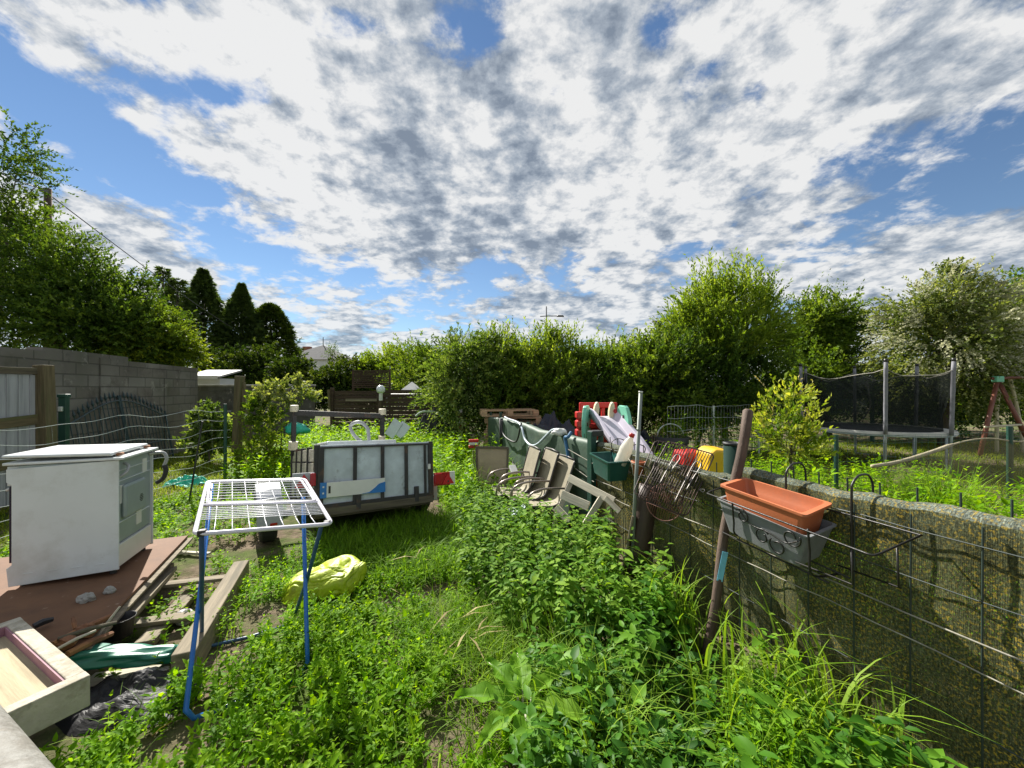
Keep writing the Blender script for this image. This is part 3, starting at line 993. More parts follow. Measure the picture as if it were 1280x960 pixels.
# ------------------------------------------------------------------ drying rack
def make_rack():
    FL, FR = W(243, 668, 1.765), W(415, 655, 2.02)
    BL, BR = W(259, 602, 2.75), W(381, 599, 2.84)
    t = thing('drying_rack', 'blue legged clothes drying rack with a white wire top standing in the weeds', 'drying rack', (-1.5, 2.3, 0))
    ML, MR = FL.lerp(BL, .44), FR.lerp(BR, .40)
    def rloop(A, B, C, D, r=.05):
        """rounded quadrilateral A-B-C-D closed"""
        P = [A, B, C, D]; out = []
        for i in range(4):
            p0, p1, p2 = P[i - 1], P[i], P[(i + 1) % 4]
            a_ = p1 + (p0 - p1).normalized() * r; b_ = p1 + (p2 - p1).normalized() * r
            for k in range(7):
                s = k / 6; out.append(a_ * (1 - s) ** 2 + p1 * 2 * s * (1 - s) + b_ * s * s)
        return out + [out[0], out[1]]
    bm = NB(); tube(bm, rloop(FL, FR, BR, BL), .0105, 10, False); obj('outer_frame', bm, M_racktube, t, smooth=True)
    e = .03
    def inner(a0, a1, b1, b0): 
        c = (a0 + a1 + b1 + b0) / 4
        return [p + (c - p).normalized() * e for p in (a0, a1, b1, b0)]
    for (q, nm) in ((inner(ML, MR, BR, BL), 0), ):
        bm = NB(); tube(bm, rloop(*q), .008, 8, False); obj('wing_frame', bm, M_racktube, t, smooth=True)
    bm = NB(); tube(bm, [ML, MR], .010, 8); obj('middle_bar', bm, M_racktube, t, smooth=True)
    bm = NB()
    for k in range(1, 8):     # wires running front to back
        s = k / 8
        a_ = FL.lerp(FR, s); c_ = ML.lerp(MR, s); b_ = BL.lerp(BR, s)
        tube(bm, [c_ + V((0, 0, .004)), c_.lerp(b_, .5) + V((0, 0, -.004)), b_], .0026, 5)
        tube(bm, [a_, a_.lerp(c_, .45) + V((0, 0, -.018)), c_.lerp(a_, .12) + V((0, 0, -.01)), c_], .0026, 5)
    for k in range(1, 9):     # cross wires
        s = k / 9
        tube(bm, [ML.lerp(BL, s), MR.lerp(BR, s)], .0026, 5)
    for k in range(1, 8):
        s = .42 + .56 * k / 8
        tube(bm, [FL.lerp(ML, s) + V((0, 0, -.006)), FR.lerp(MR, s) + V((0, 0, -.006))], .0026, 5)
    obj('line_wires', bm, M_rackwire, t, smooth=True)
    # bright U-leg: feet in front, top at the back; dull U-leg the other way
    f0, f1 = V((-1.505, 1.775, .012)), V((-1.105, 2.08, .012))
    t0, t1 = W(265, 606, 2.66), W(379, 622, 2.42)
    bm = NB(); tube(bm, [t0, t0.lerp(f0, .5), f0 + V((0, 0, .06)), f0 + V((.025, .015, .01)), f0.lerp(f1, .3), f1.lerp(f0, .1), f1 + V((-.02, -.01, .01)), f1 + V((0, 0, .07)), t1.lerp(f1, .5), t1], .0115, 10); obj('leg_frame', bm, M_blue, t, smooth=True)
    g0, g1 = V((-1.83, 2.27, .012)), V((-1.42, 2.52, .012))
    u0, u1 = W(252, 668, 1.80), W(402, 657, 2.03)
    bm = NB(); tube(bm, [u0, u0.lerp(g0, .5), g0 + V((0, 0, .06)), g0 + V((.025, .02, .01)), g0.lerp(g1, .5), g1 + V((-.02, -.01, .01)), g1 + V((0, 0, .07)), u1.lerp(g1, .5), u1], .0105, 10); obj('leg_frame', bm, M_blueold, t, smooth=True)
    for p in (FL + V((.02, .02, .0)), FR + V((-.03, .01, .0))):
        bm = NB(); box(bm, p, (.035, .03, .03), .3); obj('corner_joint', bm, M_blackcap, t, bevel=.006)
    bm = NB()
    tube(bm, [t0.lerp(f0, .47), u0.lerp(g0, .5)], .008, 8); obj('pivot', bm, M_blackcap, t, smooth=True)
    for p in (f0, f1, g0, g1):
        pass


make_rack()

# ------------------------------------------------------------------ yellow bag
def make_bag():
    c = G(399, 748) + V((0, .08, 0))
    bm = NB()
    g = bmesh.ops.create_icosphere(bm, subdivisions=6, radius=1)
    for v in g['verts']:
        p = v.co.copy()
        sg = lambda x, e: math.copysign(abs(x) ** e, x) * 1.22
        q = V((sg(p.x, .85) * .25, sg(p.y, .85) * .17, sg(p.z, .8) * .095))
        w1 = mnoise.noise(V((p.x * 1.4 + 3, p.y * 1.4, p.z * 1.4)))
        cr = abs(mnoise.noise(V((p.x * 2.6 + p.y * 1.5, p.y * 2.2 - p.x, p.z * 2 + 5))))
        cr2 = abs(mnoise.noise(V((p.x * 6 - p.y * 3, p.y * 5 + p.x * 2, p.z * 4 + 2))))
        n = p.normalized()
        q += n * (.045 * w1 - .014 * max(0, .16 - cr) / .16 - .005 * max(0, .12 - cr2) / .12)
        q.z += .085 + .075 * p.x + .035 * max(0, .5 - abs(p.x - .2))
        if p.x > .78: q.z += (p.x - .78) * .2; q.x += (p.x - .78) * .12; q.y *= .6
        if p.x < -.75: q.z -= (-.75 - p.x) * .15; q.x -= (-.75 - p.x) * .15
        v.co = c + V((q.x, q.y, max(q.z, .0)))
    single('plastic_bag', bm, M_bag, 'crumpled lime yellow plastic bag lying in the grass by the drying rack', 'bag', c, smooth=True)
    EXCL.append([c + V((-.2, -.13, 0)), c + V((.2, -.13, 0)), c + V((.2, .13, 0)), c + V((-.2, .13, 0))])


make_bag()
p = G(368, 739); bm = NB(); rock(bm, p + V((0, 0, .04)), (.03, .03, .04), 8); single('scrap', bm, M_rust, 'little orange brown scrap beside the yellow bag', 'scrap', p)

# ------------------------------------------------------------------ trailer
def make_trailer():
    yaw = math.radians(36)
    x = V((math.cos(yaw), math.sin(yaw), 0)); y = V((-math.sin(yaw), math.cos(yaw), 0))
    LB = V((-1.915, 3.75, .385))
    M0 = Matrix.Translation(LB) @ Matrix((x, y, ZUP)).transposed().to_4x4() @ Matrix.Rotation(math.radians(2.8), 4, 'Y') @ Matrix.Rotation(math.radians(-8.5), 4, 'X')
    t = thing('trailer', 'old open box trailer with four galvanised tailgate panels and a ladder rack', 'trailer', (-2.0, 4.6, 0))
    Lc = lambda a, b, c: M0 @ V((a, b, c))
    R3 = M0.to_3x3()
    WD, LN, HT = 1.21, 1.75, .61
    def lb(x0, x1, y0, y1, z0, z1, m, nm, par=t, bv=.003, **k):
        bm = NB(); box(bm, Lc((x0 + x1) / 2, (y0 + y1) / 2, (z0 + z1) / 2), (x1 - x0, y1 - y0, z1 - z0), R3); return obj(nm, bm, m, par, bevel=bv, **k)
    # chassis and floor
    lb(0, WD, .02, LN, -.10, -.005, M_plank_dark, 'floor')
    lb(-.01, WD + .01, -.035, .03, -.075, .0, M_plank_dark, 'rear_beam', bv=.006)
    # tailgate
    tg = lb(.03, WD - .03, .0, .012, .015, HT - .03, M_galv, 'tailgate', bv=.001)
    for xx, w in ((.035, .055), (.36, .034), (.645, .034), (.91, .034), (WD - .075, .022), (WD - .02, .03)):
        lb(xx - w / 2, xx + w / 2, -.028, .0, .01, HT - .02, M_rustframe, 'tailgate_bar', tg)
    lb(0, WD, -.026, .0005, HT - .030, HT - .012, M_rustframe, 'top_rail', tg); lb(0, WD, -.0265, .0005, .0, .035, M_rustframe, 'bottom_rail', tg)
    lb(-.005, WD + .005, -.012, .05, HT - .011, HT + .004, M_galv, 'capping', tg)
    for xx in (.37, 1.0): lb(xx, xx + .05, -.036, -.006, -.05, .12, M_rustframe, 'hinge', tg, .004)
    lb(WD - .05, WD - .02, -.045, -.02, .30, .36, M_white2, 'latch', tg, .004)
    for px_ in (0, WD):
        lb(px_ - .024, px_ + .024, -.02, .04, -.06, HT + .01, M_rustframe, 'corner_post', bv=.004)
        lb(px_ - .03, px_ + .03, LN - .04, LN, -.06, HT, M_rustframe, 'corner_post', bv=.004)
    # slatted sides
    for xs in (-.012, WD - .012):
        bm = NB()
        for k in range(4):
            box(bm, Lc(xs + .012, LN / 2, .085 + .145 * k), (.022, LN - .08, .128), R3)
        s = obj('side_panel', bm, M_plank_pale, t, bevel=.003)
        for yy in (.45, .88, 1.3): lb(xs - .014, xs + .038, yy - .018, yy + .018, -.02, HT, M_rustframe, 'side_bar', s)
    lb(.03, WD - .03, LN - .035, LN - .012, .02, HT - .03, M_plank, 'front_panel')
    # number plate board: white, blue band at the left, blue swoosh on the right
    pl = lb(.03, .665, -.038, -.029, .10, .245, M_white2, 'plate_board', bv=.002)
    lb(.028, .088, -.0405, -.0295, .098, .248, M_blueplate, 'blue_band', pl, .001)
    bm = NB()
    prof = [(.42, .105), (.50, .112), (.56, .155), (.60, .19), (.667, .205), (.667, .098), (.55, .098)]
    loft(bm, [[Lc(a, -.0405, c) for a, c in prof], [Lc(a, -.030, c) for a, c in prof]]); obj('blue_swoosh', bm, M_blueplate, pl)
    lb(.105, .125, -.0405, -.037, .14, .21, M_blackcap, 'plate_mark', pl, .001)
    for zz in (.145, .205): lb(.05, .066, -.0425, -.040, zz - .008, zz + .008, M_white2, 'plate_star', pl, .001)
    # wheels, mudguards and light boards
    for sx, cx in ((-1, -.36), (1, WD + .06)):
        wx = Lc(cx, .52, 0); c = V((wx.x, wx.y, .255))
        xa = x
        Mw = Matrix.Translation(c) @ Matrix((y, ZUP, x)).transposed().to_4x4()
        bm = NB(); lathe(bm, [(.15, -.06), (.235, -.075), (.255, -.055), (.255, .055), (.235, .075), (.15, .06)], n=32, M=Mw); wh = obj('wheel', bm, M_tyre, t, smooth=False, bevel=.006)
        bm = NB(); lathe(bm, [(.05, -.066), (.145, -.05), (.158, -.064), (.158, .064), (.145, .05), (.05, .066)], n=28, M=Mw); rim = obj('rim', bm, M_fender, wh)
        bm = NB(); tube(bm, [c - xa * .07 * sx, c - xa * .36 * sx], .03, 10); obj('axle', bm, M_rustframe, wh, smooth=True)
        # mudguard: arched sheet
        bm = NB(); R_, w2 = .33, .105
        outer = [(math.cos(a) * R_, math.sin(a) * R_ * .95) for a in [math.radians(-8 + 196 * i / 14) for i in range(15)]]
        inn = [(u * .955, v_ * .95) for u, v_ in outer][::-1]
        pr = outer + inn
        loft(bm, [[c + y * u + ZUP * (v_ + .02) + xa * s for u, v_ in pr] for s in (-w2, w2)])
        bmesh.ops.triangulate(bm, faces=[f for f in bm.faces if len(f.verts) > 4])
        fd = obj('mudguard', bm, M_fender, t)
        if sx > 0:
            rim_r = None
        bm = NB(); box(bm, c - y * .325 + ZUP * .10, (.215, .02, .30), Matrix((x, y, ZUP)).transposed()); obj('mud_flap', bm, M_fender, fd, bevel=.004)
        bm = NB(); box(bm, c - y * .338 + ZUP * .0 + x * .03, (.06, .012, .025), Matrix((x, y, ZUP)).transposed()); obj('amber_lamp', bm, M_redlamp, fd, bevel=.003)
        lx0, lx1 = (-.21, -.015) if sx < 0 else (WD + .035, WD + .30)
        zr = .205 if sx < 0 else .10
        lbd = lb(lx0, lx1, -.02, .0, zr, zr + .15, M_fender if sx < 0 else M_redlamp, 'light_board', bv=.004)
        if sx > 0: lb(lx1 - .065, lx1 + .004, -.0212, .0012, zr - .002, zr + .152, M_white2, 'white_end', lbd, .002)
        cxm = (lx0 + lx1) / 2 + (.04 if sx > 0 else 0)
        bm = NB(); tri = [(cxm - .078, zr + .012), (cxm + .078, zr + .012), (cxm, zr + .138)]
        loft(bm, [[Lc(a, -.0215, cc) for a, cc in tri], [Lc(a, -.030, cc) for a, cc in tri]]); rf = obj('reflector', bm, M_redrefl, lbd, bevel=.002)
        bm = NB(); tri = [(cxm - .014, zr + .032), (cxm + .014, zr + .032), (cxm, zr + .060)]
        loft(bm, [[Lc(a, -.0302, cc) for a, cc in tri], [Lc(a, -.0325, cc) for a, cc in tri]]); obj('reflector_mark', bm, M_blackcap, rf)
        a0 = lx0 if sx > 0 else lx1 - .045
        lb(a0, a0 + (.09 if sx > 0 else .05), -.045, -.0205, zr + .02, zr + .14, M_redlamp, 'tail_lamp', lbd, .006)
    # ladder rack at the front
    p0, p1 = W(368, 512, 5.15), W(478, 516, 5.75)
    q0, q1 = W(366, 570, 5.12), W(477, 590, 5.72)
    for a, b_ in ((p0, q0), (p1, q1)):
        bm = NB(); tube(bm, [b_, a], .035, 4); ps = obj('rack_post', bm, M_rustframe, t)
        bm = NB(); tube(bm, [a - V((0, 0, .03)), a + V((0, 0, .06))], .055, 8); obj('post_cap', bm, M_cream, ps, bevel=.01)
    bm = NB(); tube(bm, [W(366, 562, 5.1), W(367, 552, 5.1)], .058, 8); obj('post_collar', bm, M_cream, t)
    bm = NB(); tube(bm, [W(477, 553, 5.7), W(477.5, 545, 5.7)], .05, 8); obj('post_collar', bm, M_cream, t)
    bm = NB(); bar(bm, W(368, 516, 5.14), W(478, 520, 5.74), .05, .07); obj('rack_crossbar', bm, M_rustframe, t, bevel=.004)
    # drawbar and jockey wheel running forward
    bm = NB(); tube(bm, [Lc(WD / 2, LN - .1, -.06), Lc(WD / 2, LN + .8, -.02)], .035, 8); obj('drawbar', bm, M_rustframe, t, smooth=True)
    # load
    bm = NB(); box(bm, Lc(.58, .9, HT + .02), (.80, .8, .08), R3); single('white_sheet', bm, M_white, 'flat white panel lying on top of the open trailer', 'panel', Lc(.58, .9, HT), bevel=.012)
    bm = NB(); box(bm, Lc(.58, .9, HT / 2 - .01), (.76, .7, HT - .04), R3); single('appliance_box', bm, M_white2, 'white box appliance standing inside the open trailer', 'box', Lc(.58, .9, 0), bevel=.01)
    hp = [W(452, 553, 4.75), W(442, 543, 4.75), W(438, 534, 4.8), W(442, 529, 4.8), W(451, 528, 4.8), W(459, 535, 4.8), W(461, 545, 4.75), W(461, 556, 4.7)]
    bm = NB(); tube(bm, spline(hp, 6), .021, 10); single('drain_hose', bm, M_hose_grey, 'grey ribbed hose looping above the trailer load', 'hose', hp[0], smooth=True)
    b4 = [Lc(-.1, 0, 0), Lc(WD + .1, 0, 0), Lc(WD + .1, LN + .1, 0), Lc(-.1, LN + .1, 0)]
    EXCL.append([V((p.x, p.y, 0)) for p in b4])


M_blueplate = mat('blue_sign_paint', (.02, .16, .46), .4, .15, 6, .03)
make_trailer()

# ------------------------------------------------------------------ left boundary: block wall, door, gate, wire fence
WA, WB = V((-7.1, 5.9, 0)), V((-8.25, 10.1, 0))
wd = (WB - WA).normalized(); wn = V((wd.y, -wd.x, 0))        # wn points right, into the garden
def WP(s, off, z): return WA + wd * s + wn * off + V((0, 0, z))
t = thing('block_wall', 'long grey concrete block wall at the left boundary below the tall tree', 'wall', WA)
wr = Matrix((wd, wn.cross(wd) * 0 + V((-wd.y, wd.x, 0)), ZUP)).transposed()
def wallpart(s0, s1, zt, th, nm, m_=None, off=0, z0=0):
    bm = NB(); L_ = _lc(bm); vs = box(bm, WP((s0 + s1) / 2, off - th / 2, (zt + z0) / 2), (s1 - s0, th, zt - z0), wr)
    for v in vs: v[L_] = V((round((v.co - WA).dot(wd), 3), 0, v.co.z))
    return obj(nm, bm, m_ or M_blocks, t)
wallpart(.9, 4.354, 2.11, .2, 'wall_body'); wallpart(-4.2, .9, 2.13, .205, 'wall_body')
wallpart(-.1, 1.75, 2.19, .19, 'wall_body', off=-.004)
wallpart(1.0, 1.25, 2.12, .24, 'wall_pier', off=.02); wallpart(2.9, 3.1, 1.80, .24, 'wall_pier', off=.02)
# closed board door in its frame, in front of the wall
t = thing('board_gate', 'weathered grey board door with pale crossboards leaning at the left edge', 'door', W(20, 600, 5.0))
dd = (W(52, 487, 5.05) - W(-60, 487, 4.35)); dd.z = 0; dd.normalize()
D0 = W(-60, 487, 4.35); D0.z = 0; DL = (W(46, 487, 5.05) - W(-60, 487, 4.35)).length
def DP(s, off, z): return D0 + dd * s + V((dd.y, -dd.x, 0)) * off + V((0, 0, z))
bm = NB(); k = 0
nb = 7
for i in range(nb):
    box(bm, DP(DL * (i + .5) / nb, random.uniform(-.004, .004), .93), (DL / nb - .006, .022, 1.62), Matrix((dd, V((-dd.y, dd.x, 0)), ZUP)).transposed())
M_doorwood = wood('grey_door_boards', (.36, .37, .39), .22, col2=(.26, .26, .26))
# vertical grain: swap the long axis
obj('door_leaf', bm, mat('grey_door_paint', (.30, .31, .33), .8, .25, 1.0, .3, 2, lc=True, stretch=(26, 26, 1.2), col2=(.38, .39, .42), thr=(.45, .65), scale2=.6), t, bevel=.002)
for zz in (1.17, .66):
    bm = NB(); bar(bm, DP(0, .03, zz - .07), DP(DL, .03, zz), .03, .13); obj('crossboard', bm, M_mosswood, t, bevel=.004)
bm = NB(); bar(bm, DP(0, 0, 1.79), DP(DL + .05, 0, 1.79), .08, .08); obj('door_frame', bm, M_plank_dark, t, bevel=.004)
bm = NB(); bar(bm, DP(DL + .03, 0, 0), DP(DL + .02, 0, 1.75), .07, .07, V((1, 0, 0))); obj('door_frame', bm, M_plank_dark, t, bevel=.004)
p = W(60, 600, 5.05); p.z = 0
bm = NB(); bar(bm, p + V((.02, 0, 0)), p + V((-.06, 0, 1.87)), .15, .13, V((0, 1, 0))); single('wooden_post', bm, M_mosswood, 'thick mossy brown post at the right of the grey board door', 'post', p, bevel=.008)

# wrought iron gate leaning on the wall
def make_gate():
    t = thing('iron_gate', 'dark wrought iron double gate with spear tips leaning on the block wall', 'gate', WP(1.2, .2, 0))
    S0, S1 = .12, 2.75
    mid = (S0 + S1) / 2
    def top(s): 
        q = (s - S0) / (S1 - S0); return .98 + .36 * math.sin(math.pi * q) ** 1.3
    def gp(s, z): return WP(s, .26 - .16 * z, z)
    for a, b_ in ((S0, mid - .02), (mid + .02, S1)):
        bm = NB()
        for zz in (.12, .45): tube(bm, [gp(a, zz), gp(b_, zz)], .014, 6)
        n = 12
        tube(bm, [gp(a + (b_ - a) * i / 10, top(a + (b_ - a) * i / 10)) for i in range(11)], .014, 6)
        for s in (a, b_): tube(bm, [gp(s, .02), gp(s, top(s) + .1)], .018, 6)
        lf = obj('gate_leaf', bm, M_iron, t)
        bm = NB()
        for i in range(1, n):
            s = a + (b_ - a) * i / n
            tube(bm, [gp(s, .1), gp(s, top(s) + .06)], .0085, 5)
        obj('bars', bm, M_iron, lf)
        bm = NB()
        for i in range(1, n):
            s = a + (b_ - a) * i / n; z = top(s)
            tube(bm, [gp(s, z + .05), gp(s, z + .09), gp(s, z + .19)], [.008, .022, .001], 6)
        obj('spear_tips', bm, M_iron, lf)


make_gate()
p = W(80, 600, 5.6); p.z = 0
t = thing('gate_post', 'dark green steel gate post with a lock in front of the block wall', 'post', p)
bm = NB(); box(bm, p + V((0, 0, .72)), (.085, .08, 1.44), .3); obj('shaft', bm, M_greenpost, t, bevel=.006)
bm = NB(); box(bm, p + V((0, 0, 1.46)), (.105, .10, .05), .3); obj('cap', bm, M_greenpost, t, bevel=.008)
bm = NB(); box(bm, p + V((.01, -.052, 1.27)), (.05, .03, .07), .3); obj('lock', bm, M_palewire, t, bevel=.008)

# garden wire fence behind the cooker
def wire_fence(name, label, pts, zs, posts, m_wire, m_post, r=.0022, dv=.12, wob=.015, post_h=1.35, post_r=.018, vr=None):
    t = thing(name, label, 'fence', V((pts[0][0], pts[0][1], 0)))
    P = [V((p[0], p[1], 0)) for p in pts]
    L = [0]
    for i in range(1, len(P)): L.append(L[-1] + (P[i] - P[i - 1]).length)
    def at(s):
        for i in range(1, len(P)):
            if s <= L[i] + 1e-6: return P[i - 1].lerp(P[i], (s - L[i - 1]) / (L[i] - L[i - 1]))
        return P[-1]
    bm = NB(); n = int(L[-1] / .12) + 2
    sd = random.uniform(0, 90)
    def off(s, z): return V((0, 0, z + wob * mnoise.noise(V((s * 2.2, z * 3, sd))) * 1.6)) + V((wob * .8 * mnoise.noise(V((s * 2, z * 2, sd + 9))), 0, 0))
    for z in zs:
        tube(bm, [at(L[-1] * i / n) + off(L[-1] * i / n, z) for i in range(n + 1)], r, 4)
    s = 0
    while s < L[-1]:
        tube(bm, [at(s) + off(s, z) for z in zs], (vr or r) * .8, 3); s += dv
    obj('wire_mesh', bm, m_wire, t)
    for s in posts:
        bm = NB(); p = at(s); tube(bm, [p, p + V((0, 0, post_h))], post_r, 8); obj('fence_post', bm, m_post, t)
    return t


wire_fence('wire_fence', 'wavy pale wire garden fence running behind the white cooker', [(-5.6, 2.6), (-4.95, 3.5), (-4.72, 5.2), (-4.6, 6.3)], [.08, .24, .42, .6, .76, .9, 1.05, 1.2], [0.2, 3.82], M_palewire, M_greenpost, .0026, .24, .05, 1.32, .024, .0006)
p = W(236, 605, 5.2); p.z = 0
bm = NB(); tube(bm, [p, p + V((.16, .03, 1.12))], .011, 6); single('thin_stake', bm, M_blackcap, 'thin dark stake leaning in front of the sunlit lawn', 'stake', p)
# wooden post with a brace
p = W(295, 600, 7.4); p.z = 0
t = thing('braced_post', 'old wooden fence post with a diagonal brace beyond the wire fence', 'post', p)
bm = NB(); bar(bm, p, W(300, 470, 7.4), .13, .12, V((0, 1, 0))); obj('post', bm, M_mosswood, t, bevel=.006)
b_ = W(318, 600, 7.3); b_.z = 0
bm = NB(); bar(bm, b_, W(303, 478, 7.42), .08, .07, V((0, 1, 0))); obj('brace', bm, M_mosswood, t, bevel=.005)
# turquoise sheet on the lawn
def sheet(c, rx, ry, h, seed, m_, name, label, cat, n=30):
    bm = NB()
    def f(u, v):
        x, y = (u - .5) * 2, (v - .5) * 2
        e = 1 + .22 * mnoise.noise(V((x * 1.5, y * 1.5, seed)))
        return V(c) + V((x * rx * e, y * ry * e, h * max(0, 1 - (x * x + y * y) * .6) * (1 + 1.0 * mnoise.fractal(V((x * 2.6, y * 2.6, seed)), 1, 2, 4)) + .015))
    grid(bm, f, n, n)
    return single(name, bm, m_, label, cat, c, smooth=False)


p = G(232, 608); sheet(p, .30, .22, .12, 4.4, M_tarpnet, 'turquoise_sheet', 'crumpled turquoise sheet on the sunlit lawn beyond the wire fence', 'sheet')
p = W(372, 540, 7.2); p.z = .28; bm = NB()
bm = NB(); rock(bm, W(371, 536, 7.0), (.20, .14, .11), 6.0); single('plastic_tub', bm, M_tarpnet, 'bright green plastic tub among the tall weeds behind the trailer', 'tub', W(371, 536, 7.0), smooth=True)
# ------------------------------------------------------------------ the screened mesh fence on the right
M_net = None


def fence_net_mat(name, tones, lich_lo):
    """woven windbreak cloth, green brown with yellow lichen and a weave bump"""
    m, nt, out = newmat(name)
    b = nd(nt, 'ShaderNodeBsdfPrincipled'); b.inputs['Roughness'].default_value = .85; b.inputs['Specular IOR Level'].default_value = .2
    v = coords(nt, lc=True)
    c = ramp(nt, noise(nt, v, 3.5, 8, .7), [(.3, tones[0]), (.5, tones[1]), (.7, tones[2])]).outputs[0]
    f = ramp(nt, noise(nt, v, 120, 3, .6), [(.40, (.6, .6, .6)), (.56, (1.05, 1.05, 1.05)), (.68, (1.8, 1.8, 1.75))]).outputs[0]
    c = mixc(nt, 1.0, c, f, 'MULTIPLY')
    fb = ramp(nt, noise(nt, coords(nt, lc=True, scale=(190, 1, 34)), 1.0, 4, .7), [(.36, (.55, .55, .55)), (.56, (1.05, 1.05, 1.05)), (.66, (1.9, 1.9, 1.85))]).outputs[0]
    c = mixc(nt, 1.0, c, fb, 'MULTIPLY')
    st = coords(nt, lc=True, scale=(9, 1, 1.1))
    sk = ramp(nt, noise(nt, st, 2.5, 6, .6), [(.35, (.72, .72, .70)), (.65, (1.2, 1.2, 1.2))]).outputs[0]
    c = mixc(nt, 1.0, c, sk, 'MULTIPLY')
    lich = nd(nt, 'ShaderNodeMath', operation='MULTIPLY')
    l1 = ramp(nt, noise(nt, v, 2.4, 4, .6), [(lich_lo, (.22, .22, .22)), (lich_lo + .20, (1, 1, 1))]).outputs[0]
    l2 = ramp(nt, noise(nt, v, 85, 5, .6), [(.535, (0, 0, 0)), (.58, (1, 1, 1))]).outputs[0]
    nt.links.new(l1, lich.inputs[0]); nt.links.new(l2, lich.inputs[1])
    c = mixc(nt, lich.outputs[0], c, c4((.50, .35, .045)))
    nt.links.new(c, b.inputs['Base Color'])
    wv = nd(nt, 'ShaderNodeTexWave', wave_type='BANDS', bands_direction='X'); wv.inputs['Scale'].default_value = 55; wv.inputs['Distortion'].default_value = 3
    nt.links.new(v, wv.inputs['Vector'])
    bp = nd(nt, 'ShaderNodeBump'); bp.inputs['Strength'].default_value = .5; bp.inputs['Distance'].default_value = .006
    h = mixc(nt, .86, wv.outputs[1], noise(nt, v, 150, 4, .75))
    nt.links.new(h, bp.inputs['Height']); nt.links.new(bp.outputs[0], b.inputs['Normal'])
    tl = nd(nt, 'ShaderNodeBsdfTranslucent'); nt.links.new(c, tl.inputs[0])
    m1 = nd(nt, 'ShaderNodeMixShader'); m1.inputs[0].default_value = .3
    nt.links.new(b.outputs[0], m1.inputs[1]); nt.links.new(tl.outputs[0], m1.inputs[2])
    tp = nd(nt, 'ShaderNodeBsdfTransparent')
    m2 = nd(nt, 'ShaderNodeMixShader')
    hole = ramp(nt, noise(nt, coords(nt, lc=True, scale=(260, 1, 90)), 1.0, 3, .6), [(.30, (.75, .75, .75)), (.44, (0, 0, 0))]).outputs[0]
    nt.links.new(hole, m2.inputs[0]); nt.links.new(m1.outputs[0], m2.inputs[1]); nt.links.new(tp.outputs[0], m2.inputs[2])
    nt.links.new(m2.outputs[0], out.inputs[0])
    return m


M_net = fence_net_mat('windbreak_cloth', ((.058, .064, .030), (.112, .120, .058), (.140, .160, .100)), .46)
M_hem = fence_net_mat('pale_windbreak_hem', ((.085, .105, .080), (.165, .195, .155), (.24, .27, .23)), .50)  # lighter, greyer tones for the top band of the cloth
M_fencetarp = mat('dark_green_fence_tarp', (.055, .095, .065), .6, .25, 3, .15, 30, col2=(.12, .14, .10), thr=(.55, .75), scale2=2.5, lc=True)
M_wirefence = mat('fence_wire_dark', (.02, .035, .03), .5, .3, 9, 0)
M_strand = mat('pale_line', (.34, .32, .26), .7, .25, 20, .2, col2=(.2, .19, .15), thr=(.45, .6), scale2=6)

FE = V((-.316, .949, 0))         # along the fence, away from the eye
FN = V((-.949, -.316, 0))        # out of the fence towards the garden
FTOP = 1.10


def FP(d, off=0.0, z=0.0):
    return V((2.19 - .333 * d, d, z)) + FN * off


def fence_top(d):
    return FTOP - .085 * min(1, max(0, (d - 2.36) / .1)) + .015 * math.sin(d * 2.1) + .010 * math.sin(d * 5.3 + 1)


